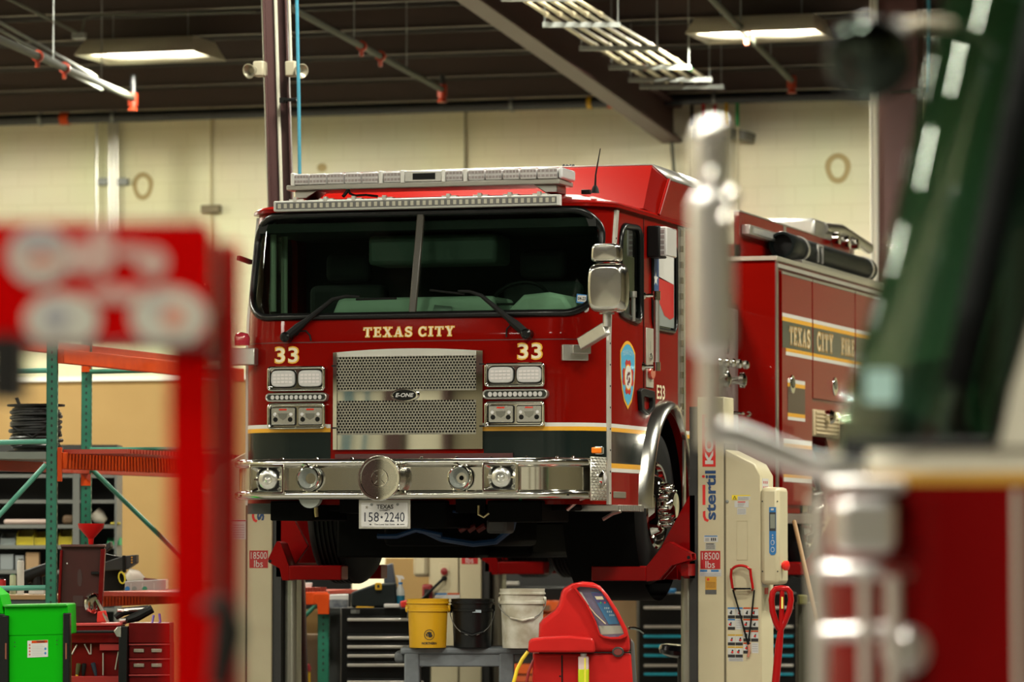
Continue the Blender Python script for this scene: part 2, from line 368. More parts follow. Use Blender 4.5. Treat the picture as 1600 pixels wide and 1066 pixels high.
# ---------------------------------------------------------------- main pipe along the wall, with hangers
pz = FY(600, 170, YW-.35)
def wallx(px, py, off=.35): return FY(px, py, YW-off)
mp = thing('fire_sprinkler_main', 'thick black sprinkler main running the length of the back wall', 'pipe', (pz.x, YW-.35, pz.z))
M().cyl((XL+.05, YW-.35, pz.z), (XR-.05, YW-.35, pz.z), .062, 18).build('main_pipe', mat('black pipe', (.012, .014, .016), .35), mp)
for px in (64, 178, 800, 1117):
    q = wallx(px, 175)
    h = M(); h.tube([(q.x, q.y, CZ(q.y)), (q.x, q.y, pz.z+.08)], .008, 6); h.lathe([(.066, -.015), (.075, -.015), (.075, .015), (.066, .015)], (q.x, q.y, pz.z), (1, 0, 0), 20, close=False)
    h.build('pipe_hanger', STEEL, mp)
for px, col in ((102, ORANGE), (958, ORANGE), (922, YELLOW)):
    q = wallx(px, 178); h = M(); h.lathe([(.062, -.05 if col is ORANGE else -.025), (.073, -.05 if col is ORANGE else -.025), (.073, .05 if col is ORANGE else .025), (.062, .05 if col is ORANGE else .025)], (q.x, q.y, pz.z), (1, 0, 0), 20, close=False)
    h.build('pipe_coupling' if col is ORANGE else 'pipe_band', col, mp)
# ---------------------------------------------------------------- sprinkler branch pipes following the roof
SPR = mat('sprinkler orange', (.34, .03, .006), .5)
def branch(name, label, a, Da, b, Db, rad, marks, heads=True):
    A = AD(*a, Da); B = AD(*b, Db); t = thing(name, label, 'pipe', tuple(B))
    far = A+(A-B)*1.5
    M().cyl(far, B, rad, 12).build('branch_pipe', mat('grey green pipe', (.075, .08, .06), .75, spec=.2), t)
    if heads:
        h = M(); h.tube([B+V(0, 0, .05), B-V(0, 0, .08)], [.05, .05], 12); h.tube([B-V(0, 0, .08), B-V(0, 0, .13)], [.03, .055], 10)
        h.build('end_elbow', SPR, t)
        d = M(); d.tube([B-V(0, 0, .1), V(B.x, B.y, pz.z+.05)], rad*.9, 10); d.build('drop_pipe', mat('black pipe', (.012, .014, .016), .35), t)
    for f in marks:
        p = A.lerp(B, f); d = (B-A).normalized(); h = M()
        h.lathe([(rad, -.03), (rad+.02, -.03), (rad+.02, .03), (rad, .03)], p, d, 16, close=False)
        h.tube([p, p-V(0, 0, .1)], [.028, .02], 8); h.build('sprinkler_head', SPR, t)
    for f in (.35, .72):
        p = A.lerp(B, f); M().cyl(p, V(p.x, p.y, CZ(p.y)-.02), .007, 6).build('hanger_rod', STEEL, t)
    return t
branch('sprinkler_branch', 'grey sprinkler pipe with orange fittings at far left of the roof', (0, 62), 34.6, (208, 153), 43.2, .034, (.24, .43))
branch('sprinkler_branch', 'grey sprinkler pipe with orange fittings right of the tall maroon post', (465, 18), 36.3, (691, 140), 43.2, .030, (.40, .53))
branch('sprinkler_branch', 'pale sprinkler pipe crossing in front of the lit ceiling light at right', (1108, -6), 38.0, (1237, 126), 43.5, .034, (.42,))
def conduit_run(label, pts, rad=.012, name='electrical_conduit', m_=None, box=None):
    t = M(); t.tube(pts, rad, 8)
    o = single(t, name, m_ or mat('galvanised conduit', (.10, .105, .085), .85, spec=.1), label, 'conduit')
    return o
# conduits running under the roof at upper left
conduit_run('straight conduit highest at the upper left corner of the roof', [AD(-40, -28, 33.5), AD(118, 50, 39.5)], .018)
conduit_run('thin conduit bending down to a roof junction box at upper left', [AD(400, 18, 40), AD(210, 22, 40), AD(145, 24, 40), AD(132, 30, 40), AD(128, 52, 40)], .014)
bx = M(); bx.cbox(AD(124, 56, 40), (.13, .08, .06)); single(bx, 'junction_box', STEEL, 'small grey junction box where two roof conduits meet at upper left', 'junction box', bevel=.006)
for n_, (a, b) in enumerate((((-30, 18), (150, 120)), ((-30, 30), (150, 130)), ((-30, 44), (158, 140)))):
    conduit_run(('uppermost', 'middle', 'lowest')[n_]+' of the three parallel conduits above the far left sprinkler pipe', [AD(*a, 35.0), AD(*b, 42.5)], .016)
for n_, px in enumerate((151, 171, 177, 183)):
    q0 = wallx(px, 140, .06); q1 = wallx(px, 420, .06)
    conduit_run(['first', 'second', 'third', 'fourth'][n_]+' from left of four steel conduits climbing the back wall at left', [(q0.x, q0.y, q0.z), (q1.x, q1.y, q1.z)], .016, m_=mat('zinc conduit', (.5, .5, .46), .35, .8))
for n_, px in enumerate((161, 192)):
    q = wallx(px, 284, .05); b_ = M(); b_.box((q.x-.06, q.y-.03, q.z-.04), (q.x+.06, YW, q.z+.04))
    single(b_, 'wall_junction_box', STEEL, ('grey junction box on the back wall between the first two conduits', 'grey junction box on the back wall right of the conduits')[n_], 'junction box', bevel=.006)
q = wallx(330, 327, .05); b_ = M(); b_.box((q.x-.11, q.y-.05, q.z-.045), (q.x+.11, YW, q.z+.045)); single(b_, 'wall_outlet_box', mat('brown box', (.16, .13, .07), .6), 'brown outlet box on the back wall above the red stand', 'outlet box', bevel=.008)
q0 = wallx(727, 175, .04); q1 = wallx(727, 300, .04); conduit_run('thin dark conduit down the back wall behind the light bar', [(q0.x, q0.y, q0.z), (q1.x, q1.y, q1.z)], .013, m_=mat('dark conduit', (.2, .18, .12), .6))
q0 = wallx(1043, 135, .06); q1 = wallx(1056, 300, .06); conduit_run('grey conduit down the back wall behind the raised cab roof', [(q0.x, q0.y, q0.z), (q1.x, q1.y, q1.z)], .02)
q0 = wallx(330, 150, .02); q1 = wallx(331, 500, .02); conduit_run('stained joint strip on the back wall above the red stand', [(q0.x, q0.y, q0.z), (q1.x, q1.y, q1.z)], .011, name='wall_joint', m_=mat('stained joint', (.42, .36, .19), .8))
# old stains left on the wall
for n_, (px, py, a, b, lab) in enumerate(((223, 291, .125, .16, 'round brown stain on the back wall at left'), (1309, 263, .14, .165, 'round brown stain on the back wall at right'))):
    q = wallx(px, py, .004); t = M(); t.ring(ell(0, 0, a, b, 40), ell(0, 0, a*.55, b*.62, 40), lambda x, z, d: V(q.x+x*(1+.06*math.sin(3*z/b)), YW-d, q.z+z), .0, .003)
    single(t, 'wall_stain', mat('brown wall stain', (.34, .27, .13), .9), lab, 'stain')
for n_, (px, py, a, b, lab) in enumerate(((503, 262, .06, .05, 'brown smudge on the back wall above the light bar left end'), (891, 262, .05, .03, 'brown smudge on the back wall above the light bar right end'))):
    q = wallx(px, py, .004); t = M(); t.prism(ell(0, 0, a, b, 20), lambda x, z, d: V(q.x+x, YW-d, q.z+z), 0, .003)
    single(t, 'wall_smudge', mat('brown wall stain', (.34, .27, .13), .9), lab, 'stain')
# ---------------------------------------------------------------- pipe tray of five rods on trapeze hangers
A0 = AD(800, -8, 35.0); A1 = AD(1012, 128, 43.0); B0 = AD(895, -8, 35.0); B1 = AD(1118, 128, 43.0)
for i in range(5):
    f = (i+.3)/4.6; p = A0.lerp(B0, f); q = A1.lerp(B1, f); t = thing('supply_pipe', ['leftmost', 'second from left', 'middle', 'second from right', 'rightmost'][i]+' of the five pale supply pipes on the ceiling trapeze hangers', 'pipe', tuple(q), group=None)
    M().cyl(p+(p-q)*.6, q, .019, 10).build('pipe', mat('pale pipe', (.40, .355, .235), .4, .3), t)
    if i in (1, 2, 3, 4):
        cm = (None, SPR, REDLENS, YELLOW, mat('green band', (.02, .25, .07), .5))[i]; s_ = p.lerp(q, .80+.004*i); d = (q-p).normalized()
        M().cyl(s_-d*.09, s_+d*.09, .024, 10).build('colour_band', cm, t)
    for f2 in (.22, .55, .74):
        s_ = p.lerp(q, f2-.03); M().cyl(s_-(q-p).normalized()*.06, s_+(q-p).normalized()*.06, .026, 8).build('pipe_joint', mat('pale pipe', (.40, .355, .235), .4, .3), t)
for n_, f in enumerate((-.02, .24, .5, .735, .90, 1.0)):
    p = A0.lerp(A1, f); q = B0.lerp(B1, f); e = (q-p)*.12; t = thing('trapeze_hanger', 'grey trapeze bar under the supply pipes, '+['nearest', 'second', 'third', 'fourth', 'fifth', 'last, beside the wall'][n_]+(' from the roof edge of the picture' if n_ < 5 else ''), 'pipe hanger', tuple(p))
    M().bar(p-e-V(0, 0, .05), q+e-V(0, 0, .05), .045, .045).build('strut', STEEL, t)
    for s_ in (p-e*.7, q+e*.7): M().cyl(s_-V(0, 0, .05), V(s_.x, s_.y, CZ(s_.y)-.02), .007, 6).build('hanger_rod', STEEL, t)
# ---------------------------------------------------------------- hose drops and reels on the wall at right
for n_, (px, cm, lab) in enumerate(((1100, BLACK, 'black'), (1117, LABR, 'left red'), (1133, LABR, 'right red'), (1155, YELLOW, 'yellow'), (1152+16, mat('green band', (.02, .25, .07), .5), 'green'))):
    px = (1081, 1099, 1117, 1135, 1152)[n_]; q = wallx(px, 165, .36); q2 = wallx(px, 197, .36); q3 = wallx(px, 330, .36)
    t = thing('hose_drop', lab+' banded hose drop hanging from the sprinkler main above the reels', 'hose', (q.x, q.y, q3.z))
    M().cyl((q.x, q.y, q.z+.05), (q.x, q.y, q2.z), .02, 10).build('hose_coupling', cm, t)
    M().cyl((q.x, q.y, q2.z), (q.x, q.y, q3.z), .012, 8).build('hose', mat('pale hose', (.42, .37, .24), .6), t)
for n_, (px, lab) in enumerate(((1100, 'dark oval hose reel on the wall behind the chrome mirror'), (1160, 'dark oval hose reel on the wall right of the chrome mirror'))):
    q = wallx(px, 213, .16); t = M(); t.lathe([(.09, -.05), (.14, -.045), (.14, .045), (.09, .05)], q, (.2, .1, 1), 24); t.box((q.x-.03, q.y, q.z-.02), (q.x+.03, YW, q.z+.02)); single(t, 'hose_reel', mat('reel steel', (.10, .095, .07), .5), lab, 'hose reel')
# ---------------------------------------------------------------- maroon posts with conduits and lamps
def post(px0, px1, D, lean=0.0):
    a = AD(px0, 300, D); b = AD(px1, 300, D); return a, b
pa = AD(413, 0, 31.5); pb = AD(449, 0, 31.5); qa = AD(421, 300, 31.5); qb = AD(452, 300, 31.5)
def lean(px0, px1, D):
    # a post that leans slightly: points at the top and at 300 px, carried down to the floor
    a = AD(px0, 0, D); b = AD(px1, 300, D); k = (b-a)/(a.z-b.z); return a+k*(a.z-CZ(a.y))*1.0 if False else (a-k*(CZ(a.y)-a.z), b+k*b.z)
T0, T1 = lean(413, 422, 31.5); U0, U1 = lean(449, 452, 31.5)
pt = M(); up = r
for off, wd, dp in ((.0, .012, .2), (0.165, .012, .2)):
    pt.bar(T0+r*off, T1+r*off, wd, dp, up=v0)
pt.bar(T0+r*.085+v0*.0, T1+r*.085, .16, .012, up=v0)
struct(pt, 'trim_%d' % k, MAROON); k += 1
ST = M()
conduit_run('pale conduit strapped to the left side of the maroon post', [T0-r*.012-v0*.02, T1-r*.012-v0*.02], .012, m_=mat('pale conduit', (.5, .49, .40), .5))
conduit_run('pale conduit running down the middle of the maroon post', [T0+r*.085-v0*.03, T1+r*.085-v0*.03], .014, m_=mat('pale conduit', (.5, .49, .40), .5))
e0 = AD(452, 0, 31.4); e1 = AD(455, 98, 31.4); conduit_run('short pale conduit feeding the lamp right of the maroon post', [e0+(e0-e1)*.5, e1], .010, m_=mat('pale conduit', (.5, .49, .40), .5))
def hose(label, pts, rad): return single(M().tube(pts, rad, 10), 'air_hose', mat('blue air hose', (.022, .15, .22), .5), label, 'hose')
h0 = AD(463, -20, 31.12); h1 = AD(469, 330, 31.12); hose('blue air hose hanging beside the maroon post behind the light bar', [h0+(h0-h1)*.3, h0.lerp(h1, .5)+r*.004, h1], .014)
for n_, (px, sx, lab) in enumerate(((404, -1, 'left of the two emergency lamps on the maroon post'), (459, 1, 'right of the two emergency lamps on the maroon post'))):
    p = AD(px, 108, 31.4); t = thing('emergency_lamp', lab, 'lamp', tuple(p))
    M().cbox(p+r*(-sx*.012), (.085, .1, .115), None).build('lamp_body', mat('lamp box', (.30, .275, .20), .5), t, bevel=.012)
    q = p-v0*.06+r*sx*.03-V(0, 0, .012); d = (-v0+r*sx*.7-V(0, 0, .3)).normalized()
    M().lathe([(.03, 0), (.055, .06), (.058, .065), (.05, .066), (.02, .03)], q, d, 20).build('lamp_head', mat('lamp cone', (.30, .28, .21), .35, .6), t)
p = AD(443, 157, 31.4); hk = M(); hk.tube([p, p+r*.02-v0*.05, p+r*.1-v0*.06+V(0, 0, .0)], .014, 8); hk.cbox(p, (.05, .05, .04)); single(hk, 'hose_hook', BLACKG, 'black hook holding the blue hose to the maroon post', 'hook')
# big column at right
ca = AD(1374, 0, 39); cb = AD(1432, 0, 39); cm = M()
W_ = (cb-ca).length
for off in (0, W_): cm.box((ca.x+off-.01, ca.y, 0), (ca.x+off+.01, ca.y+.3, CZ(ca.y)))
cm.box((ca.x, ca.y-.01, 0), (ca.x+W_, ca.y+.01, CZ(ca.y)))
struct(cm, 'trim_%d' % k, mat('maroon column', (.075, .022, .019), .5)); k += 1
for n_, (px, rad) in enumerate(((1361, .016), (1368, .026))):
    p = AD(px, 0, 38.9); conduit_run(('thin', 'thick')[n_]+' pale conduit running down beside the wide maroon column at right', [(p.x, p.y, CZ(p.y)), (p.x, p.y, .02)], rad, m_=mat('pale conduit grey', (.55, .54, .47), .45, .2))
h0 = AD(1451, -20, 38.7); h1 = AD(1452, 145, 38.7); hose('bright blue air hose hanging right of the wide maroon column', [h0+V(0, 0, .6), h0, h1], .02)
p = AD(1432, 143, 38.85); hk = M(); hk.tube([p-r*.25, p, p+r*.05], .012, 8); hk.cbox(p, (.09, .08, .06)); single(hk, 'hose_hook', mat('dark bracket', (.05, .05, .035), .5), 'dark bracket holding the bright blue hose to the wide maroon column', 'hook')
# tan board partition in front of the back wall
q0 = AD(-60, 596, 37.0); zt = q0.z
pm = M(); Y_ = q0.y+1.2
pm.box((XL+.05, Y_, 0), (FY(440, 700, Y_).x, Y_+.06, FY(200, 590, Y_).z-.03)); struct(pm, 'wall_partition', CARD)
pm = M(); pm.box((XL+.05, Y_-.015, FY(200, 590, Y_).z-.03), (FY(440, 700, Y_).x, Y_+.075, FY(200, 590, Y_).z+.015)); struct(pm, 'trim_%d' % k, mat('white cap rail', (.7, .68, .6), .5)); k += 1
# ================================================================ THE FIRE ENGINE ON THE LIFTS
TR = thing('fire_engine', 'red fire engine numbered 33 raised on the cream wheel lifts', 'fire truck', (-1.25, 3.0, 1.24))
CW = 1.25
def fY(x, z):
    uu = min(abs((x+CW)/CW), 1); sb = 0
    if z > 2.85: sb = .02*min(1, (z-2.85)/.18)
    if z > 3.03: sb += .27*(z-3.03)
    return -.28+.27*uu**12+sb
def FF(px, py, off=0):
    Y = -.28
    for _ in range(8): p = FY(px, py, Y); Y = fY(max(-2.5, min(0, p.x)), p.z)-off
    return FY(px, py, Y)
def fpt(x, z, off=0): return V(x, fY(x, z)-off, z)
def lean_back(z): return fY(-CW, z)+.28
def outline(z, inset=0, rear=3.05, n=72):
    P = []
    for k in range(n+1):
        # crowd samples into the rounded corners
        s_ = math.sin((k/n-.5)*math.pi); x = -CW+CW*s_
        P.append((-CW+(CW-inset)*s_, fY(x, z)+inset))
    P += [(-inset, rear-inset), (-2.5+inset, rear-inset)]
    return P
def loft(m, zs, inset, n=72):
    rows = [outline(z, i, n=n) for z, i in zip(zs, inset)]; N = len(rows[0])
    vs = [V(x, y, z) for row, z in zip(rows, zs) for x, y in row]
    fs = [(i*N+k, i*N+(k+1) % N, (i+1)*N+(k+1) % N, (i+1)*N+k) for i in range(len(zs)-1) for k in range(N)]
    fs += [tuple(range(N-1, -1, -1)), tuple((len(zs)-1)*N+k for k in range(N))]
    m.add(vs, fs)
ZB = 1.775; ZG = 3.745
WZ = SX(1040, 790, 0); WY, WZc = WZ.y, WZ.z
sh = M(); loft(sh, [ZB, 2.2, 2.6, 2.85, 2.9, 2.95, 3.0, 3.03, 3.2, 3.4, 3.6, ZG], [0]*12)
cab = sh.build('cab', RED, TR)
def cutter(m): 
    o = m.build('cutter', RED); o.location = -ORG[TR.name]; o.location += V(0, 0, 0); return o
def cut_world(m):
    o = m.build('cutter', RED); return o
inn = M(); loft(inn, [2.45, 2.85, 3.03, 3.3, 3.70], [.055]*5)
wsP = rrect(-2.435, -.065, 3.035, 3.695, .17, 8)
wcut = M(); wcut.prism(wsP, lambda a, b, d: V(a, d, b), -1.2, .30+.12)
def side_poly(pts): return [(SX(a, b, 0).y, SX(a, b, 0).z) for a, b in pts]
w1 = [SX(969, 352, 0), SX(1000, 357, 0), SX(1000, 505, 0), SX(964, 488, 0)]
y0, y1 = w1[3].y+.0, w1[1].y
def rpoly(P, rad, n=5):
    Q = []; N = len(P)
    for i in range(N):
        p = Vector(P[i]); a = Vector(P[i-1]); b = Vector(P[(i+1) % N]); da = (a-p).normalized(); db = (b-p).normalized()
        for k in range(n+1):
            t = k/n; e = p+da*rad*(1-t)**2+db*rad*t**2; Q.append((e.x, e.y))
    return Q
W1 = rpoly([(w1[3].y, w1[3].z), (w1[2].y, w1[2].z), (w1[1].y, w1[1].z), (w1[0].y, w1[0].z)], .12)
w2a = SX(1018, 372, 0); w2b = SX(1056, 520, 0)
W2 = rrect(w2a.y, w2b.y, w2b.z, w2a.z, .10)
sc1 = M(); sc1.prism(W1, lambda a, b, d: V(d, a, b), -3.0, .5)
sc2 = M(); sc2.prism(W2, lambda a, b, d: V(d, a, b), -3.0, .5)
arch = M(); arch.cyl((-.62, WY, WZc), (.3, WY, WZc), .66, 48); arch2 = M(); arch2.cyl((-2.8, WY, WZc), (-1.88, WY, WZc), .66, 48)
gcut = M(); gcut.box((FY(526, 600, -.3).x, -1, 2.19), (FY(748, 600, -.3).x, -.1, 2.76))
cuts = []
for m_ in (inn, wcut, sc1, sc2, arch, arch2, gcut):
    o = m_.build('cutter', RED); o.location = V(0, 0, 0); cuts.append(o)
# the cab mesh is held relative to the engine's base: put it back in place for the cuts
bpy.context.view_layer.update()
apply_bool(cab, cuts)
# ---- roof cap, visor and raised rear roof
roofred = RED
m = M(); z2 = 3.80
rows = [(ZG, -.02), (ZG+.012, -.025), (ZG+.03, -.005), (3.80, .10), (3.835, .22), (3.85, .40)]
loft(m, [a for a, b in rows], [b for a, b in rows]); m.build('roof_cap', RED, TR, ang=25)
m = M(); loft(m, [ZG-.012, ZG+.004], [-.028, -.028]); m.build('drip_rail', RED, TR)
A = SX(1027, 346, 0.01); yB = A.y; T_ = SX(1043, 281, 0.01); yT = T_.y; zT = T_.z; P_ = FY(1020, 259, yT-.02)
inX = -P_.x; zP = P_.z; yP = yT-.04; rear = 3.05
p6 = SX(1005, 331, -.05)
pts = [(.012, yB, ZG+.02), (.012, yT, zT), (-inX, yP, zP), (-2.5+inX, yP, zP), (-2.512, yT, zT), (-2.512, yB, ZG+.02), (p6.x, p6.y, 3.80), (-2.5-p6.x, p6.y, 3.80)]
back = [(.012, rear, ZG+.02), (.012, rear, zT), (-inX, rear, zP), (-2.5+inX, rear, zP), (-2.512, rear, zT), (-2.512, rear, ZG+.02)]
m = M(); m.add([V(*p) for p in pts+back], [(2, 3, 7, 6), (0, 1, 2, 6), (3, 4, 5, 7), (6, 7, 5, 0), (0, 8, 9, 1), (4, 12, 13, 5), (8, 13, 12, 11, 10, 9), (0, 5, 13, 8)])
m.build('raised_roof', RED, TR, ang=15)
m = M(); e = .006
m.add([V(.014, yT, zT+e), V(-inX, yP, zP+e), V(-inX, rear, zP+e), V(.014, rear, zT+e), V(-2.5+inX, yP, zP+e), V(-2.514, yT, zT+e), V(-2.514, rear, zT+e), V(-2.5+inX, rear, zP+e)],
      [(0, 1, 2, 3), (1, 4, 7, 2), (4, 5, 6, 7)])
m.build('roof_tread_plate', ALU, TR, solid=.01)
m = M(); m.tube([V(.02, yB, ZG+.02), V(.02, yT, zT)], .012, 8); m.build('roof_edge_bead', RED, TR)
# ---- windscreen: two panes, rubber seal, centre bar
def pane(x0, x1):
    m = M(); n = 44
    def ext(z):
        # rounded ends of the opening
        rad = .17; lo, hi = -2.435, -.065; d = 0
        if z < 3.035+rad: d = rad-math.sqrt(max(0, rad**2-(3.035+rad-z)**2))
        if z > 3.695-rad: d = rad-math.sqrt(max(0, rad**2-(z-3.695+rad)**2))
        return lo+d, hi-d
    zs = [3.035+.66*(.5-.5*math.cos(math.pi*j/24)) for j in range(25)]
    def f(a, b):
        j = round(b*24); z = zs[j]; lo, hi = ext(z); a_, b_ = max(lo, x0), min(hi, x1)
        t = a if x0 > -2 else 1-(1-a)
        t = math.sin(a*math.pi/2) if x1 > -.5 else 1-math.cos(a*math.pi/2)
        return fpt(a_+(b_-a_)*t, z, -.008)
    return m.sheet(f, n, 24)
cx0 = FF(645, 490).x
pane(-3, cx0).build('windscreen_pane', BGLASS, TR, ang=80, fix=False)
pane(cx0, 1).build('windscreen_pane', BGLASS, TR, ang=80, fix=False)
sealpts = [fpt(a, b, .004) for a, b in rrect(-2.45, -.05, 3.02, 3.71, .18, 10)]
# refine long edges so that the seal follows the curve
def dense(P, n=14):
    Q = []
    for i in range(len(P)):
        a, b = P[i], P[(i+1) % len(P)]
        k = max(1, int(math.hypot(b[0]-a[0], b[1]-a[1])/.04))
        for j in range(k): Q.append((a[0]+(b[0]-a[0])*j/k, a[1]+(b[1]-a[1])*j/k))
    return Q
def seal(P, fn, rad, name, mt, parent):
    Q = dense(P); pts = [fn(a, b) for a, b in Q]; pts += pts[:2]
    return M().tube(pts, rad, 8, cap=False).build(name, mt, parent, ang=80)
seal(rrect(-2.45, -.05, 3.02, 3.71, .18, 10), lambda a, b: fpt(a, b, .004), .026, 'windscreen_seal', BLACKG, TR)
m = M(); m.bar(fpt(cx0, 3.03, .006), fpt(cx0+.0, 3.70, .006), .05, .03); m.build('windscreen_bar', mat('bar rubber', (.05, .045, .035), .3), TR, bevel=.008)
# ---- what is seen inside the cab
dashm = mat('grey dash plastic', (.52, .57, .50), .6); seatm = mat('dark seat fabric', (.012, .012, .013), .8); intm = mat('dark cab lining', (.012, .013, .012), .8)
m = M(); m.box((-2.42, .95, 2.46), (-.08, 1.02, 3.66)); m.build('cab_bulkhead', intm, TR)
m = M(); m.box((-2.42, -.02, 3.60), (-.08, 2.9, 3.66)); m.box((-2.43, -.1, 2.452), (-.07, 2.9, 2.47)); m.build('cab_lining', intm, TR)
d0 = FY(512, 493, -.10); d1 = FY(775, 470, -.10)
m = M(); zt = FY(640, 466, .15).z
m.add([V(d0.x, -.14, 2.95), V(d1.x, -.14, 2.95), V(d0.x+.03, .02, zt), V(d1.x-.05, .02, zt), V(d0.x+.03, .5, zt), V(d1.x-.05, .5, zt), V(d0.x, .5, 2.5), V(d1.x, .5, 2.5)], [(0, 1, 3, 2), (2, 3, 5, 4), (0, 2, 4, 6), (1, 7, 5, 3), (4, 5, 7, 6), (0, 6, 7, 1)])
m.build('dashboard', dashm, TR, bevel=.03, seg=3)
m = M(); a = FY(792, 488, -.05); b = FY(902, 470, -.05); zc = FY(840, 459, .1).z
prof = [(0, 2.95), (.02, 3.06), (.12, zc-.015), (.30, zc), (.40, zc-.02), (.47, 3.04), (.49, 2.95)]
L = b.x-a.x
m.prism([(a.x+p*L/.49, q) for p, q in prof], lambda x, z, d: V(x, d, z), -.08, .5); m.build('instrument_hood', dashm, TR, bevel=.03, seg=3)
m = M(); m.box((-2.35, -.1, 2.94), (-.15, .5, 2.97)); m.build('dash_shelf', mat('dark dash', (.03, .035, .03), .7), TR)
for n_, xx in enumerate((-2.0, -.62)):
    s_ = M(); s_.box((xx-.27, .55, 2.5), (xx+.27, .72, 3.28)); s_.box((xx-.16, .57, 3.3), (xx+.16, .7, 3.5)); s_.box((xx-.27, .2, 2.5), (xx+.27, .6, 2.72)); s_.build('cab_seat', seatm, TR, bevel=.05, seg=3)
sw = M(); q = V(-.62, .05, 3.10); sw.lathe([(.20+.014*math.cos(t*math.pi/4), .014*math.sin(t*math.pi/4)) for t in range(9)], q, (0, -.75, .66), 36, close=False); sw.tube([q-V(0, 0, .0), q+V(0, .1, -.1)], .03, 8); sw.bar(q-V(.2, 0, 0), q+V(.2, 0, 0), .025, .015); sw.build('steering_wheel', BLACK, TR)
m = M(); m.cbox((-1.25, .3, 3.48), (.9, .35, .2)); m.build('overhead_console', mat('console grey', (.05, .065, .055), .7), TR, bevel=.03)
for n_, xx in enumerate((FY(427, 400, .12).x, FY(443, 400, .3).x)):
    g_ = M(); g_.tube([V(xx, .12+.2*n_, 3.68), V(xx, .12+.2*n_, 3.08)], .022, 10); g_.build('interior_grab_rail', mat('pale rail', (.5, .5, .42), .4), TR)
pp_ = thing('paper_sheet', 'creased white paper sheet lying on the dashboard behind the windscreen bar', 'paper', (0, 0, 0))
qa_, qb_ = FY(674, 491, -.12), FY(706, 477, -.06)
m = M(); m.add([FY(674, 493, -.105), FY(706, 492, -.105), FY(706, 479, -.05), FY(679, 476.5, -.04)], [(0, 1, 2, 3)]); ORG[pp_.name] = V(qa_.x, -.1, 2.98); pp_.location = ORG[pp_.name]; m.build('sheet', LABW, pp_, solid=.002)
# ---- wipers
def wiper(p0, p1, p2, pn):
    t = M(); a, b, c_ = [FF(*p, .055) for p in (p0, p1, p2)]
    t.tube([a, a.lerp(b, .25), a.lerp(b, .42), b, b.lerp(c_, .5)+V(0, 0, .012), c_], [.028, .03, .02, .014, .011, .008], 8)
    o = t.build('wiper', BLACK, TR)
    s_ = M(); s_.lathe([(.0, -.05), (.034, -.05), (.034, .03), (.02, .04)], a, (0, -1, 0), 14); s_.build('wiper_pivot', BLACKG, o)
    h = M(); q = [FF(*p, .02) for p in pn]; h.tube(q, .006, 6); h.build('washer_hose', BLACK, o)
    k_ = M(); dx = (c_-b); k_.tube([c_-dx*.2+V(0, .035, -.012), c_+dx*1.3+V(0, .035, -.03)], .008, 6); k_.build('wiper_blade', BLACK, o)
wiper((447, 527), (520, 468), (562, 464), ((463, 524), (468, 518), (478, 517), (484, 524), (486, 533)))
wiper((823, 522), (752, 462), (716, 455), ((806, 510), (798, 508), (792, 514), (791, 527)))
# ---- roof light bar
lb = M(); e0 = FY(457, 283, .1); e1 = FY(883, 276, .1); zb = e1.z-.058; zt = zb+.03
yl0, yl1 = -.04, .30
lbo = M(); lbo.box((e0.x, yl0+.01, zb), (e1.x, yl1, zb+.035)); lbar = lbo.build('light_bar', mat('light bar base', (.30, .285, .25), .35, .3), TR, bevel=.008)
xs = [457, 481, 509, 536, 564, 592, 623, 629+3, 691, 692, 722, 729, 757, 784, 811, 838, 872, 883]
def lx(px): return FY(px, 275, yl0).x
mods = [(459, 482), (483, 510), (511, 537), (538, 564), (565, 591), (599, 626), (696, 723), (731, 757), (758, 784), (785, 811), (812, 838), (839, 871)]
for a_, b_ in mods:
    xa, xb = lx(a_), lx(b_); q = M(); z0, z1 = zb+.036, zb+.108
    q.box((xa+.002, yl0, z0), (xb-.002, yl1-.01, z1)); o = q.build('lens_module', LENS, lbar, bevel=.008)
    k_ = M()
    for zz in (z0+.02, z0+.052): 
        for j in range(5): 
            xx = xa+(xb-xa)*(j+.5)/5; k_.cbox((xx, yl0-.001, zz), ((xb-xa)/5*.7, .006, .016))
    k_.build('led_row', mat('led reflector', (.42, .36, .36), .25, .5), o)
for px in (457.5, 595, 629, 693, 727):
    xa = lx(px); q = M(); q.box((xa-.014, yl0-.008, zb+.03), (xa+.014, yl1, zb+.115)); q.build('module_joint', mat('joint plastic', (.66, .65, .62), .4), lbar, bevel=.006)
q = M(); q.box((lx(632), yl0, zb+.036), (lx(690), yl1-.01, zb+.108)); o = q.build('siren_panel', ALU, lbar, bevel=.005)
q = M(); q.box((lx(645), yl0-.004, zb+.05), (lx(680), yl0+.02, zb+.092)); q.build('siren_grille', BLACKG, o)
q = M(); q.prism(rrect(yl0+.0, yl1-.01, zb+.034, zb+.112, .02), lambda a, b, d: V(d, a, b), lx(872), e1.x+.02); q.build('end_lens', mat('end lens', (.68, .68, .70), .1, coat=1), lbar, bevel=.02)
for px, sg in ((480, 1), (862, -1)):
    xx = FY(px, 300, .1).x; q = M(); q.prism([(xx-.06*sg, zb), (xx+.10*sg, zb), (xx+.02*sg, 3.83), (xx-.06*sg, 3.83)], lambda a, b, d: V(a, d, b), .02, .24); q.build('bar_foot', BRUSH, lbar, bevel=.006)
q = M(); c0 = FY(545, 296, .0); q.tube([c0, c0+V(.02, -.04, -.03), c0+V(.05, -.02, -.045), c0+V(.12, .0, -.04), c0+V(.2, .02, -.05)], .008, 6); q.tube([c0, c0+V(-.03, -.03, -.05)], .012, 6); q.build('wiring', BLACK, lbar)
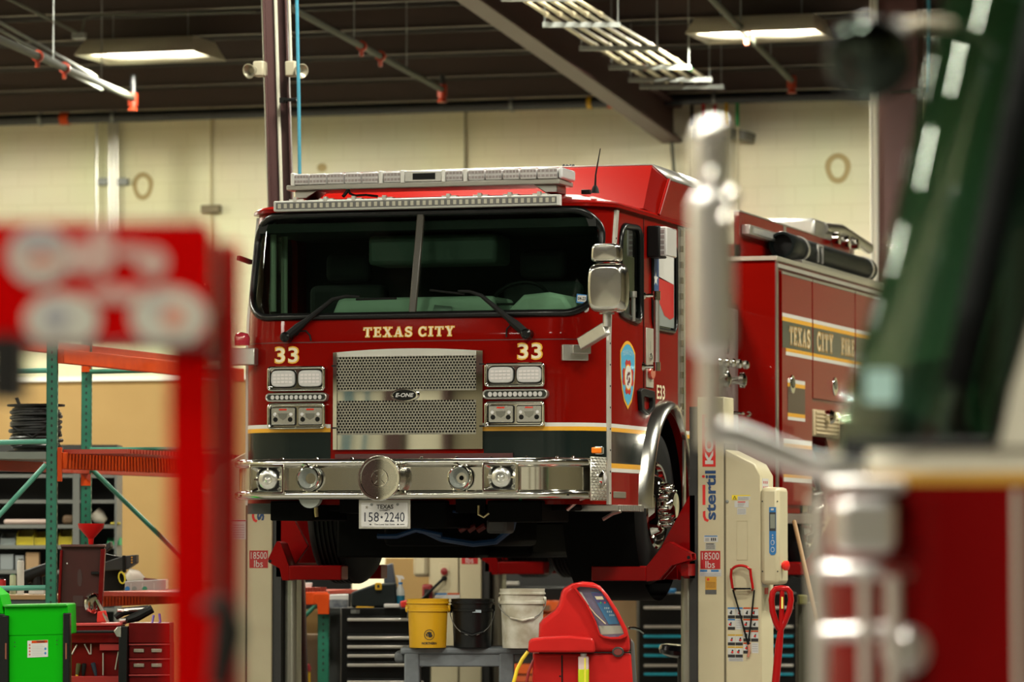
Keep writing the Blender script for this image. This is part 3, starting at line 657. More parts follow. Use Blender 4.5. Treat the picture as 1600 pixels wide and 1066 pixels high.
# ---- scene light strip on the visor
a0 = FY(427, 318, -.16); a1 = FY(873, 312, -.16); sz0 = a1.z-.035; sz1 = a1.z+.035; ys = -.16
q = M(); q.box((a0.x, ys, sz0), (a1.x, ys+.06, sz1)); strip = q.build('scene_light', mat('scene light housing', (.52, .52, .49), .35), TR, bevel=.008)
q = M(); q.box((a0.x+.02, ys-.003, sz0+.013), (a1.x-.015, ys+.01, sz1-.013)); q.build('scene_light_lens', mat('led strip back', (.22, .22, .22), .2, .4), strip)
for k_ in range(46):
    xx = a0.x+.045+(a1.x-a0.x-.08)*k_/45; q = M(); q.cbox((xx, ys-.005, (sz0+sz1)/2), (.021, .006, .03)); q.build('led', mat('led face', (.46, .44, .36), .3), strip)
for px in (461, 508, 552, 600, 700, 749, 796, 842):
    xx = FY(px, 305, ys).x; q = M(); q.box((xx-.012, ys-.004, sz1-.01), (xx+.012, ys+.03, sz1+.022)); q.box((xx-.05, ys+.02, sz1), (xx+.05, ys+.09, sz1+.012)); q.build('strip_bracket', ALU, strip)
q = M(); q.box((a1.x-.012, ys-.004, sz0), (a1.x+.006, ys+.05, sz1)); q.build('strip_end', mat('strip end', (.6, .6, .58), .4), strip)
# small roof parts
b0 = FY(930, 318, .25); b0.z = 3.84
q = M(); q.lathe([(.028, 0), (.022, .03), (.012, .05)], b0, (0, 0, 1), 14); q.tube([b0+V(0, 0, .04), b0+V(.003, 0, .12), FY(938, 232, .25)], [.008, .006, .003], 8); q.build('antenna', BLACK, TR)
q = M(); p = FY(916, 300, .4); q.cbox((p.x, p.y, p.z), (.06, .04, .03)); q.build('roof_vent', BLACK, TR, bevel=.004)
for k_ in range(4):
    p = FY(881+5*k_, 260, 1.55); q = M(); q.lathe([(.0, -.012), (.011, -.008), (.012, .004), (.006, .014)], p, (0, 0, 1), 10); q.build('roof_bolt', BLACK, TR)
# ---- paint bands on the front and the sides
def band(z0f, z1f, x0, x1, mt, name='stripe', off=.003, par=TR):
    m = M(); m.sheet(lambda a, b: fpt(x0+(x1-x0)*a, (z0f+(z1f-z0f)*b), off), 60, 1); return m.build(name, mt, par, fix=False, ang=80)
zw1, zw0 = FF(850, 660.5).z, FF(850, 666.5).z; zy0 = FF(850, 673).z; zd0 = FF(860, 723).z; zy2 = FF(930, 731).z; zw2 = FF(930, 737).z
gx0, gx1 = FF(517, 600).x, FF(756, 600).x
def sprd(x0, x1):
    # crowd the samples at the corners
    return x0, x1
for (xa, xb) in ((-2.4995, gx0), (gx1, -.0005)):
    for (za, zb_, mt, nm) in ((zw0, zw1, WHITE, 'white_stripe'), (zy0, zw0, GOLD, 'gold_stripe'), (zd0, zy0, DKGREEN, 'dark_band'), (zy2, zd0, GOLD, 'gold_stripe'), (zw2, zy2, WHITE, 'white_stripe')):
        m = M(); n = 60
        def xx(a): 
            s0 = math.asin(max(-1, min(1, (xa+CW)/CW))); s1 = math.asin(max(-1, min(1, (xb+CW)/CW))); return -CW+CW*math.sin(s0+(s1-s0)*a)
        m.sheet(lambda a, b: fpt(xx(a), za+(zb_-za)*b, .003), n, 1); m.build(nm, mt, TR, fix=False, ang=80)
def archlim(z): 
    d = .66**2-(z-WZc)**2; return math.sqrt(d) if d > 0 else 0
for X, sg in ((.003, 1), (-2.503, -1)):
    for (za, zb_, mt, nm) in ((zw0, zw1, WHITE, 'white_stripe'), (zy0, zw0, GOLD, 'gold_stripe'), (zd0, zy0, DKGREEN, 'dark_band'), (zy2, zd0, GOLD, 'gold_stripe'), (zw2, zy2, WHITE, 'white_stripe')):
        m = M(); m2 = M(); n = 8
        for j in range(n):
            z0, z1 = za+(zb_-za)*j/n, za+(zb_-za)*(j+1)/n
            l0, l1 = archlim(z0)+.01, archlim(z1)+.01
            m.add([V(X, .06, z0), V(X, WY-l0, z0), V(X, WY-l1, z1), V(X, .06, z1)], [(0, 1, 2, 3)]); m2.add([V(X, WY+l0, z0), V(X, 3.0, z0), V(X, 3.0, z1), V(X, WY+l1, z1)], [(0, 1, 2, 3)])
        m.build(nm, mt, TR, fix=False); m2.build(nm, mt, TR, fix=False)
# ---- lettering on the front
def on_front(mesh2d, off): return lambda: None
def front_text(t2d, mt, name, off, par=TR, lab=None):
    m = M(); m.flat(t2d, lambda a, b: fpt(a, b, off)); o = m.build(name, mt, par, fix=False)
    if lab: o['label'] = lab
    return o
ta = FF(568, 527); tb = FF(710, 510)
front_text(slab_text('TEXAS CITY', ta.x, tb.x, ta.z, tb.z, grow=.12, gap=.2, word=.42), GOLD, 'lettering_outline', .0035)
front_text(slab_text('TEXAS CITY', ta.x, tb.x, ta.z, tb.z, grow=-.02, gap=.2, word=.42), CREAMV, 'lettering', .005)
for (a_, b_, c_, d_) in ((430, 568, 467, 542), (809, 562, 847.5, 536)):
    p = FF(a_, b_); q = FF(c_, d_); lo, hi = p, q
    front_text(text2d('33', lo.x-.004, hi.x+.004, lo.z-.004, hi.z+.004, off=.04, space=1.08), GOLD, 'number_outline', .0035)
    front_text(text2d('33', lo.x+.005, hi.x-.005, lo.z+.005, hi.z-.005, off=.018, space=1.08), CREAMV, 'number', .005)
# crease under the windscreen, its shade painted as a darker red line
m = M(); m.sheet(lambda a, b: fpt(-2.47+2.44*a, 2.845+.008*b, .002), 60, 1); m.build('body_crease', mat('crease shade', (.09, .002, .002), .3), TR, fix=False)
# ---- grille: chrome surround, two perforated panels, badge
gy = -.315
g0 = FY(520, 703, gy); g1 = FY(754, 543, gy); gxa, gxb, gza, gzb = g0.x, g1.x, g0.z, g1.z
gm = (gxa+gxb)/2
def arcz(x): return gzb-.022*((x-gm)/((gxb-gxa)/2))**2
po = [(gxa, gza), (gxb, gza)]+[(gxb-(gxb-gxa)*k_/16, arcz(gxb-(gxb-gxa)*k_/16)) for k_ in range(17)]
def gp(px, py): p = FY(px, py, gy); return p.x, p.z
pu0 = gp(526, 612); pu1 = gp(744, 555); pl0 = gp(526, 680); pl1 = gp(744, 624.5)
grille = thing  # placeholder name released below
gobj = M()
# surround made of border strips around the two openings, with a dished top
XA, XB = pu0[0], pu1[0]
def fr(a, b): return
gobj.box((gxa, gy, gza), (XA, gy+.12, arcz(gxa)))
gobj.box((XB, gy, gza), (gxb, gy+.12, arcz(gxb)))
gobj.add([V(XA, gy+.012, gza), V(XB, gy+.012, gza), V(XB, gy+.012, pl0[1]), V(XA, gy+.012, pl0[1]), V(XA, gy+.1, gza), V(XB, gy+.1, gza)], [(0, 1, 2, 3), (0, 4, 5, 1)])
gobj.add([V(XA, gy+.012, pl1[1]), V(XB, gy+.012, pl1[1]), V(XB, gy+.012, pu0[1]), V(XA, gy+.012, pu0[1])], [(0, 1, 2, 3)])
topP = [V(x, gy+.012, pu1[1]) for x in [XA+(XB-XA)*k_/16 for k_ in range(17)]]+[V(x, gy, arcz(x)) for x in [gxa+(gxb-gxa)*k_/16 for k_ in range(17)]]+[V(x, gy+.12, arcz(x)+.02) for x in [gxa+(gxb-gxa)*k_/16 for k_ in range(17)]]
gobj.add(topP, [(k_, k_+1, 18+k_, 17+k_) for k_ in range(16)]+[(17+k_, 18+k_, 35+k_, 34+k_) for k_ in range(16)])
GR = gobj.build('grille', CHROME, TR, ang=30)
meshm = mat('perforated steel', (.45, .44, .39), .25, 1)
def perforated(x0, x1, z0, z1, y, rad):
    p = .0212; hr = .0073; m = M(); hx = p; hz = p*.866; nx = int((x1-x0)/hx)+1; nz = int((z1-z0)/hz)+1; vs = []; fs = []
    def inside(x, z):
        dx = max(x0+rad-x, x-(x1-rad), 0); dz = max(z0+rad-z, z-(z1-rad), 0); return dx*dx+dz*dz <= rad*rad
    for j in range(nz+1):
        for i in range(nx+1):
            cx = x0+i*hx+(hx/2 if j % 2 else 0); cz = z0+j*hz
            if not (x0-.001 <= cx <= x1+.001 and z0-.001 <= cz <= z1+.001): continue
            ro = p/math.sqrt(3); hole = inside(cx, cz); n = len(vs)
            for k_ in range(6):
                a = R(30+60*k_); vs.append(V(cx+ro*math.cos(a), y, cz+ro*math.sin(a)))
            if hole:
                for k_ in range(6):
                    a = R(30+60*k_); vs.append(V(cx+hr*math.cos(a), y, cz+hr*math.sin(a)))
                for k_ in range(6): fs.append((n+k_, n+(k_+1) % 6, n+6+(k_+1) % 6, n+6+k_))
            else: fs.append(tuple(range(n, n+6)))
    return m.add(vs, fs)
for (a_, b_) in ((pu0, pu1), (pl0, pl1)):
    o = perforated(a_[0], b_[0], a_[1], b_[1], gy+.014, .035).build('perforated_panel', meshm, GR, fix=False); o['kind'] = 'part' if False else o.get('kind', ''); del o['kind']
m = M(); m.box((gxa+.02, gy+.08, gza+.02), (gxb-.02, gy+.1, gzb-.05)); m.build('radiator', mat('radiator black', (.004, .004, .004), .8, spec=.1), GR)
bc = FY(632.5, 617.5, gy); 
m = M(); m.ring(ell(bc.x, bc.z, .094, .045, 40), ell(bc.x, bc.z, .080, .033, 40), lambda a, b, d: V(a, gy-d, b), -.012, .012); bo = m.build('badge', CHROME, GR, bevel=.003)
m = M(); m.prism(ell(bc.x, bc.z, .081, .034, 40), lambda a, b, d: V(a, gy-d, b), -.01, .004); m.build('badge_plate', BLACKG, bo)
m = M(); m.flat(text2d('E-ONE', bc.x-.063, bc.x+.063, bc.z-.013, bc.z+.013, off=.02, shear=.25), lambda a, b: V(a, gy-.0055, b)); m.build('badge_lettering', LENS, bo, fix=False)
for px, py in ((522, 572), (522, 669), (753, 569), (753, 666)):
    p = FY(px, py, gy); m = M(); m.cbox((p.x, gy, p.z), (.03, .02, .01)); m.build('grille_latch', BLACK, GR)
m = M(); m.box((gxa+.01, -.30, FY(640, 716, -.3).z), (gxb+.2, -.1, FY(640, 709, -.3).z)); m.build('lower_grille_trim', mat('dark maroon trim', (.05, .006, .006), .4), TR)
# ---- lamp clusters
def patch(px0, py0, px1, py1, off):
    c_ = FF((px0+px1)/2, (py0+py1)/2); s_ = (fY(c_.x+.02, 2.5)-fY(c_.x-.02, 2.5))/.04
    tx = V(1, s_, 0).normalized(); nn = V(s_, -1, 0).normalized()
    a = FY(px0, py1, c_.y); b = FY(px1, py0, c_.y); w_ = (b.x-a.x)*.98; h_ = b.z-a.z
    return (lambda A, B, D: V(c_.x, c_.y, c_.z)+tx*A+V(0, 0, 1)*B+nn*(D+off)), w_, h_
def headlamps(px0, py0, px1, py1, kind):
    fn, w_, h_ = patch(px0, py0, px1, py1, 0); b = M(); e = .018
    b.ring(rrect(-w_/2, w_/2, -h_/2, h_/2, .025), rrect(-w_/2+e, w_/2-e, -h_/2+e, h_/2-e, .02), fn, -.05, .055)
    b.box((0, 0, 0), (0, 0, 0)) if False else None
    hb = b.build('lamp_bezel', CHROME, TR, bevel=.010, seg=3)
    b = M(); b.prism(rrect(-w_/2+e*.8, w_/2-e*.8, -h_/2+e*.8, h_/2-e*.8, .02), fn, -.05, .02); b.build('bezel_plate', CHROME, hb)
    for sg in (-1, 1):
        cx = sg*w_*.235; hw = w_*.205; hh = h_*.33
        if kind == 'led':
            P = []
            for a in range(40):
                t = 2*math.pi*a/40; P.append((cx+hw*math.copysign(abs(math.cos(t))**.38, math.cos(t)), hh*math.copysign(abs(math.sin(t))**.62, math.sin(t))))
            Q = [(cx+(a-cx)*1.09, b_*1.14) for a, b_ in P]
            q = M(); q.prism(Q, fn, .015, .028); o = q.build('lamp_gasket', BLACKG, hb)
            q = M(); q.prism(P, fn, .02, .045); o = q.build('warning_lamp', LENS2, hb, bevel=.006)
            q = M()
            for rz in (-.42, .0, .42):
                for c2 in range(5): q.prism(rrect(cx+hw*(-.8+.33*c2), cx+hw*(-.53+.33*c2), hh*(rz-.13), hh*(rz+.13), .003, 2), fn, .044, .0475)
            q.build('led_row', mat('led pink white', (.62, .58, .58), .2), o)
        else:
            q = M(); q.prism(rrect(cx-hw*1.05, cx+hw*1.05, -hh*1.08, hh*1.08, .014), fn, .015, .028); q.build('lamp_gasket', BLACKG, hb)
            q = M(); q.prism(rrect(cx-hw, cx+hw, -hh, hh, .012), fn, .02, .04); o = q.build('headlamp', mat('headlamp reflector', (.60, .60, .57), .2, .9), hb, bevel=.004)
            q = M(); q.prism([(cx-hw*.42, hh*.35), (cx+hw*.42, hh*.35), (cx+hw*.32, -hh*.15), (cx, -hh*.45), (cx-hw*.32, -hh*.15)], fn, .036, .043); q.build('projector_lens', mat('projector glass', (.25, .25, .22), .08, .6), o, bevel=.002)
            for ss in (-1, 1):
                q = M(); q.prism(ell(cx+ss*hw*.62, -hh*.38, .016, .016, 18), fn, .036, .042); q.build('lamp_bulb', BLACKG, o)
                q = M(); q.prism(ell(cx+ss*hw*.68, hh*.22, .011, .011, 16), fn, .036, .043); q.build('marker_bulb', LENS, o)
            q = M(); q.prism(rrect(cx-hw*.32, cx+hw*.32, hh*.68, hh*.86, .002, 2), fn, .038, .042); q.build('lamp_label', REDLENS, o)
def ledstrip(px0, py0, px1, py1):
    fn, w_, h_ = patch(px0, py0, px1, py1, 0); b = M(); 
    b.ring(rrect(-w_/2, w_/2, -h_/2, h_/2, h_/2, 8), rrect(-w_/2+.011, w_/2-.011, -h_/2+.011, h_/2-.011, h_/2-.011, 8), fn, -.04, .045); o = b.build('marker_strip', ALU, TR, bevel=.006)
    b = M(); b.prism(rrect(-w_/2+.01, w_/2-.01, -h_/2+.01, h_/2-.01, h_/2-.01, 8), fn, -.04, .034); b.build('strip_back', mat('strip dark', (.05, .055, .05), .2, .5), o)
    for k_ in range(11):
        b = M(); b.prism(ell(-w_*.385+w_*.77*k_/10, 0, h_*.22, h_*.25, 14), fn, .03, .04); b.build('led', LENS2, o)
headlamps(420, 572, 513, 612, 'led'); headlamps(420, 630, 513, 671.5, 'head'); ledstrip(416.5, 614, 515, 628.5)
headlamps(759, 566.5, 855, 605.5, 'led'); headlamps(759, 627, 855, 667.5, 'head'); ledstrip(755.5, 608, 859, 624.5)
# orange side marker on the front corner
p = FF(933, 704, 0); m = M(); m.prism(rrect(-.032, .032, -.02, .02, .01), lambda a, b, d: V(p.x+a*.9, p.y-d+a*.5, p.z+b), .0, .03); o = m.build('corner_marker', AMBER, TR, bevel=.006)
m = M(); m.prism(rrect(-.044, .04, -.026, .026, .01), lambda a, b, d: V(p.x+a*.9, p.y-d+a*.5, p.z+b), -.02, .012); m.build('marker_base', CHROME, o, bevel=.004)
# ---- aluminium corner trims (front edge of each side)
for X, sg in ((0, 1), (-2.5, -1)):
    m = M()
    for (za, zb_) in ((ZB, 2.85), (2.85, 3.03), (3.03, 3.72)):
        ya, yb_ = fY(0, za), fY(0, zb_)
        for k_ in range(1):
            vs = []
            for zz, yy in ((za, ya), (zb_, yb_)): vs += [V(X-.02*sg, yy-.012, zz), V(X+.012*sg, yy-.012, zz), V(X+.012*sg, yy+.05, zz), V(X-.02*sg, yy+.05, zz)]
            m.add(vs, [(0, 1, 5, 4), (1, 2, 6, 5), (2, 3, 7, 6), (3, 0, 4, 7), (0, 3, 2, 1), (4, 5, 6, 7)])
    tr_ = m.build('corner_trim', mat('dull aluminium', (.48, .465, .415), .4, .5), TR)
    if sg > 0:
        for zz in [1.85+.14*i for i in range(13)]:
            q = M(); q.cyl((X+.011, fY(0, zz)+.02, zz), (X+.016, fY(0, zz)+.02, zz), .006, 8); q.build('trim_rivet', BLACK, tr_)
# ---- side windows
for (P, nm) in ((W1, 'front'), (W2, 'rear')):
    o = seal(P, lambda a, b: V(.006, a, b), .022 if nm == 'front' else .013, 'side_window_seal', BLACKG, TR)
    m = M(); m.prism(P, lambda a, b, d: V(d, a, b), -.012, -.006); m.build('side_window', BGLASS if nm == 'front' else glass('pale side glass', (.55, .6, .56), .9), TR)
    m = M(); m.prism(P, lambda a, b, d: V(d, a, b), -2.494, -2.488); m.build('side_window', glass('pale side glass', (.55, .6, .56), .9), TR)
    seal(P, lambda a, b: V(-2.506, a, b), .02, 'side_window_seal', BLACKG, TR)
# flag graphic on the rear side window: blue hoist with a star, white over red
def side(px, py, X=0): p = SX(px, py, X); return p.y, p.z
fa, fb = side(1019, 378), side(1055, 518)
def flagp(a, b): return V(-.004, fa[0]+.01+(fb[0]-fa[0]-.02)*a, fb[1]+.02+(fa[1]-fb[1]-.04)*b)
o_ = M(); o_.sheet(lambda a, b: flagp(a, b), 1, 1); fg = o_.build('window_graphic', mat('grey window film', (.20, .22, .21), .4), TR, fix=False)
for (P, mt, nm) in (([(0, .32), (.30, .12), (.30, .98), (0, .98)], BLUE, 'flag_blue'), ([(.30, .60), (.97, .56), (.97, .93), (.62, .97), (.30, .99)], WHITE, 'flag_white'), ([(.30, .30), (.55, .14), (.80, .10), (.97, .14), (.97, .56), (.30, .62)], mat('flag red', (.42, .012, .012), .4), 'flag_red')):
    m = M(); m.add([flagp(a, b)+V(.0015, 0, 0) for a, b in P], [tuple(range(len(P)))]); m.build(nm, mt, fg, fix=False)
m = M(); st = []
for k_ in range(10):
    a = R(90+36*k_); rr = 1 if k_ % 2 == 0 else .4; st.append((.15+.12*rr*math.cos(a), .58+.10*rr*math.sin(a)))
m.add([flagp(a, b)+V(.003, 0, 0) for a, b in st], [tuple(range(10))]); m.build('flag_star', WHITE, fg, fix=False)
m = M()
for z0, wd in ((.7, .05), (.85, .03), (.5, .04)): m.add([flagp(.35, z0)+V(.003, 0, 0), flagp(.9, z0-.08)+V(.003, 0, 0), flagp(.9, z0-.08-wd)+V(.003, 0, 0), flagp(.35, z0-wd*.3)+V(.003, 0, 0)], [(0, 1, 2, 3)])
# ---- door seams, hinge, latch plate, handle, rails
def sidebox(name, px0, py0, px1, py1, d0, d1, mt, par=TR, bevel=.004, X=0):
    a = SX(px0, py0, X); b = SX(px1, py1, X); m = M(); m.box((X+d0, a.y, a.z), (X+d1, b.y, b.z)); return m.build(name, mt, par, bevel=bevel)
ya = SX(1011, 500, 0).y
for yy in (SX(1000, 500, 0).y+.09,):
    m = M(); m.box((-.0, yy, 2.45), (.004, yy+.008, 3.72)); m.build('door_seam', BLACK, TR)
yh = SX(1062, 450, 0).y
hg = M(); hg.cyl((.012, yh, WZc+.66), (.012, yh, 3.72), .014, 10); hg.box((0, yh-.06, 2.40), (.005, yh+.06, 3.73)); hg = hg.build('door_hinge', mat('hinge steel', (.5, .48, .42), .3, .9), TR)
for i in range(12):
    m = M(); z = 2.45+.11*i; m.cyl((.012, yh, z), (.012, yh, z+.045), .0165, 10); m.build('hinge_knuckle', CHROME, hg)
m = M(); m.box((0, yh+.07, ZB), (.012, yh+.12, 3.73)); m.build('door_edge_trim', BRUSH, TR)
lp = sidebox('latch_plate', 1008.5, 605, 1019.5, 514, 0, .008, mat('latch plate', (.60, .57, .50), .35, .7), bevel=.002)
la, lb2 = side(1012.2, 550), side(1016, 530)
m = M(); m.flat(text2d('Pierce' if False else 'Cyclone', 0, .075, 0, .018, off=.02), lambda a, b: V(.0095, la[0]+.03+b, la[1]+a)); m.build('plate_lettering', INK, lp, fix=False)
ca_ = side(1014, 558); m = M(); m.lathe([(.03, 0), (.03, .008), (.022, .012), (.022, .004), (0, .004)], V(.008, ca_[0], ca_[1]), (1, 0, 0), 20); m.build('lock_barrel', CHROME, lp)
a_ = side(1014.5, 583); m = M(); m.prism(ell(a_[0], a_[1], .075, .048, 20), lambda a, b, d: V(d, a, b), 0, .028); o = m.build('side_marker', REDLENS, TR, bevel=.012)
# door pull: black loop
ha, hb_ = side(995, 606), side(1018, 650)
hp = [(ha[0], ha[1]-.02), (ha[0]+.07, ha[1]+.0), (hb_[0]-.02, ha[1]-.01), (hb_[0], ha[1]-.05), (hb_[0]-.01, hb_[1]+.05), (hb_[0]-.17, hb_[1]), (ha[0]+.03, hb_[1]+.03)]
cen = (sum(p[0] for p in hp)/7, sum(p[1] for p in hp)/7)
hi_ = [(cen[0]+(p[0]-cen[0])*.62, cen[1]-.02+(p[1]-cen[1])*.55) for p in hp]
m = M(); m.ring(hp, hi_, lambda a, b, d: V(d, a, b), .0, .03); m.build('door_handle', BLACK, TR, bevel=.006)
# white numbers behind the door
ea, eb = side(1025.5, 623.5), side(1038, 604); m = M()
m.flat(text2d('E33', ea[0], eb[0], ea[1], eb[1]+.005, off=.02), lambda a, b: V(.004, a, b)); m.build('unit_number', CREAMV, TR, fix=False)
# grab rails with chrome brackets
for px, nm in ((1026, 'outer'),):
    p0, p1 = SX(px, 462, .09), SX(px, 573, .09); m = M(); m.cyl(p0, p1, .02, 12); gr_ = m.build('grab_rail', ALU, TR)
    for p in (p0, p1):
        m = M(); m.lathe([(.026, -.03), (.026, .03)], p, (0, 0, 1), 14); m.cyl(p, V(0, p.y-.02, p.z), .014, 10); m.lathe([(.032, 0), (.018, .02)], (0, p.y-.02, p.z), (1, 0, 0), 14); m.build('rail_bracket', CHROME, gr_)
p0, p1 = SX(989.5, 460, .03), SX(989.5, 502, .03); m = M(); m.cyl(p0, p1, .015, 10); m.lathe([(.024, -.02), (.024, .02)], p0, (0, 0, 1), 12); m.build('window_rail', ALU, TR)
# flood lamp between the windows
a, b = side(1010.5, 402), side(1029, 358)
m = M(); m.box((0, a[0], a[1]), (.09, b[0]-.12, b[1])); fl = m.build('flood_lamp', BLACK, TR, bevel=.01)
m = M(); m.box((.0, b[0]-.30, a[1]+.01), (.135, b[0]-.02, b[1]-.005)); o = m.build('lamp_lens', LENS, fl, bevel=.01)
m = M()
for i in range(5):
    for j in range(2): m.cbox((.07+.05*j-.02, b[0]-.302, a[1]+.03+.036*i), (.034, .004, .024))
m.build('led_row', mat('led reflector', (.42, .36, .36), .25, .5), o)
# emblem: pointed shield with a maltese cross
s0, s1 = side(968.5, 590), side(992, 590); zt_, zb_ = SX(981, 533, 0).z, SX(981, 640, 0).z; sc_ = (s0[0]+s1[0])/2; hw_ = (s1[0]-s0[0])/2; H_ = zt_-zb_
def shield(k=1.0):
    P = []
    for i in range(13): t = -1+2*i/12; P.append((t*k, 1-.16*t*t if True else 1))
    Q = [(1, .84), (1, .62), (.93, .45), (.78, .28), (.52, .12), (0, 0)]
    Q = Q[1:]+[(-a, b) for a, b in Q[-2:0:-1]]
    pts = [(t, .84+.16*(1-t*t)) for t in [-1+2*i/12 for i in range(13)]]+Q
    c0 = .52
    return [(sc_+a*hw_*k, zb_+H_*(c0+(b-c0)*(k if k == 1 else k*1.0))) for a, b in pts]
def sidepoly(P, off, mt, nm, par): m = M(); m.add([V(off, a, b) for a, b in P], [tuple(range(len(P)))]); return m.build(nm, mt, par, fix=False)
em = sidepoly(shield(1), .003, GOLD, 'door_emblem', TR)
sidepoly(shield(.90), .004, mat('emblem blue', (.05, .32, .52), .4), 'emblem_field', em)
cz = zb_+H_*.47
cr = []
for k_ in range(4):
    for (da, rr) in ((-33, .9), (-17, 1.0), (0, .86), (17, 1.0), (33, .9), (45, .42)):
        a = R(90*k_+da); cr.append((sc_+hw_*.78*rr*math.cos(a), cz+H_*.27*rr*math.sin(a)))
sidepoly(cr, .005, LABR, 'emblem_cross', em)
sidepoly(ell(sc_, cz, hw_*.50, H_*.19, 28), .0056, GOLD, 'emblem_ring', em)
sidepoly(ell(sc_, cz, hw_*.44, H_*.172, 28), .0062, WHITE, 'emblem_oval', em)
m = M()
for (x, z, a, b) in ((0, .05, .13, .03), (-.15, 0, .08, .05), (.12, -.04, .12, .05), (-.05, -.09, .1, .035), (.18, .06, .06, .03)): m.add([V(.007, sc_+hw_*(x+a*c), cz+H_*(z+b*s_)) for c, s_ in ((-1, -.6), (.6, -1), (1, .5), (-.3, 1))], [(0, 1, 2, 3)])
m.build('emblem_figure', mat('dark red ink', (.10, .008, .008), .5), em, fix=False)
m = M(); m.flat(text2d('TEXAS CITY', sc_-hw_*.72, sc_+hw_*.72, zb_+H_*.80, zb_+H_*.87, off=.01), lambda a, b: V(.0055, a, b-.05*H_*((a-sc_)/hw_)**2*1.6)); m.build('emblem_lettering', mat('pale blue ink', (.35, .55, .65), .5), em, fix=False)
# small name plate low on the door and tread step
sidebox('side_plate', 958, 778, 977, 769, 0, .006, mat('plate grey', (.20, .18, .14), .4, .4))
a, b = side(955, 799), side(994, 790); m = M(); m.box((-.25, a[0], a[1]), (.05, b[0]+.02, b[1])); stp = m.build('cab_step', BRUSH, TR, bevel=.004)
for i in range(14):
    m = M(); yy = a[0]+.02+(b[0]-a[0])*i/14; m.box((.049, yy, a[1]+.004), (.056, yy+.012, b[1]-.004)); m.build('step_tread', ALU, stp)
# ---- wheel arch: chrome fender lip
m = M(); n = 40; prof = ((.662, -.03), (.664, .075), (.674, .088), (.700, .080), (.722, .04), (.735, .0))
vs = []
for k_ in range(n+1):
    a = R(-16+212*k_/n)
    tp_ = 1-.68*min(1, max(0, (math.cos(a)+.1)/.8))
    for rr, dx in prof: vs.append(V(dx*tp_ if dx > 0 else dx, WY+rr*math.cos(a), max(WZc+rr*math.sin(a), ZB-.02)))
np_ = len(prof); m.add(vs, [(k_*np_+j, k_*np_+j+1, (k_+1)*np_+j+1, (k_+1)*np_+j) for k_ in range(n) for j in range(np_-1)])
m.build('fender_trim', mat('fender steel', (.66, .65, .60), .2, 1), TR, ang=60)
m = M(); m.lathe([(.655, 0), (.655, .5)], (-.55, WY, WZc), (1, 0, 0), 40, close=False); m.build('wheel_well', DARK, TR)
# ---- wheels
def wheel(name, x, y, sg, label=None, dual=False):
    # sg: +1 outer face towards +x
    t = M(); rr = .545; wd = .30
    prof = [(.29, -wd), (.40, -wd+.005), (.50, -wd+.015), (.535, -wd+.05), (rr, -wd+.07)]
    g = []
    for i in range(5):
        c = -wd+.07+.16*(i+.5)/5; g += [(rr, c-.010), (rr-.018, c-.007), (rr-.018, c+.007), (rr, c+.010)]
    prof += g+[(rr, -.07), (.535, -.05), (.50, -.015), (.40, -.005), (.30, -.01)]
    t.lathe(prof, (x, y, WZc), (sg, 0, 0), 56, close=False)
    wo = t.build(name, TYRE, TR, ang=50)
    k_ = M(); k_.lathe([(.30, -.28), (.30, -.01), (.285, .0), (.272, -.005), (.262, -.04), (.25, -.055), (.215, -.03), (.19, .02), (.165, .035), (.16, .03)], (x, y, WZc), (sg, 0, 0), 48, close=False)
    k_.lathe([(.165, .03), (.10, .032), (.098, .10), (.085, .125), (0, .13)], (x, y, WZc), (sg, 0, 0), 36, close=False)
    ro = k_.build('wheel_rim', CHROME, wo)
    for i in range(10):
        a = R(36*i+10); c = V(x+sg*.03, y+.135*math.cos(a), WZc+.135*math.sin(a)); q = M(); q.lathe([(.021, -.01), (.021, .03), (.016, .045), (.015, .062), (.006, .075), (0, .075)], c, (sg, 0, 0), 12, close=False); q.build('lug_nut', CHROME, ro)
        a = R(36*i+28); c = V(x-sg*.045, y+.232*math.cos(a), WZc+.232*math.sin(a)); q = M(); q.lathe([(0, .012), (.026, .012), (.03, -.02)], c, (sg, 0, 0), 12, close=False); q.build('hand_hole', BLACK, ro)
    return wo
wheel('wheel', -.05, WY, 1); wheel('wheel', -2.45, WY, -1)
RY = WY+4.75
wheel('wheel', -.03, RY, 1); wheel('wheel', -.37, RY, 1); wheel('wheel', -2.47, RY, -1); wheel('wheel', -2.13, RY, -1)
# ---- frame, axle, engine underside
m = M(); m.box((-1.75, -.3, 1.72), (-1.55, 9.6, 1.98)); m.box((-.95, -.3, 1.72), (-.75, 9.6, 1.98)); m.build('chassis_frame', DARK, TR)
m = M(); m.bar((-2.2, WY, 1.72), (-.3, WY, 1.72), .14, .14); m.bar((-2.2, RY, 1.78), (-.3, RY, 1.78), .2, .2); m.lathe([(.0, -.25), (.2, -.18), (.25, 0), (.2, .18), (0, .25)], (-1.25, RY, 1.78), (0, 1, 0), 24, close=False); m.build('axle', DARK, TR)
m = M(); m.box((-2.2, .95, 1.42), (-1.2, 1.3, 1.76)); m.build('front_spring', DARK, TR, bevel=.02)
m = M(); m.box((-2.25, 3.2, 1.41), (-.25, 5.5, 1.79)); m.build('pump_underside', DARK, TR, bevel=.03)
m = M(); m.box((-1.65, .3, 1.50), (-.85, 1.3, 1.80)); m.box((-1.6, 1.3, 1.42), (-.9, 2.4, 1.9)); m.build('engine_sump', DARK, TR, bevel=.04)
m = M(); m.box((-2.3, -.12, 1.735), (-.2, .9, 1.775)); m.box((-2.2, -.4, 1.67), (-1.9, .3, 1.80)); m.box((-1.28, -.35, 1.62), (-1.0, .2, 1.80)); m.box((-.72, -.35, 1.66), (-.35, .3, 1.8)); m.build('front_crossmember', DARK, TR, bevel=.01)
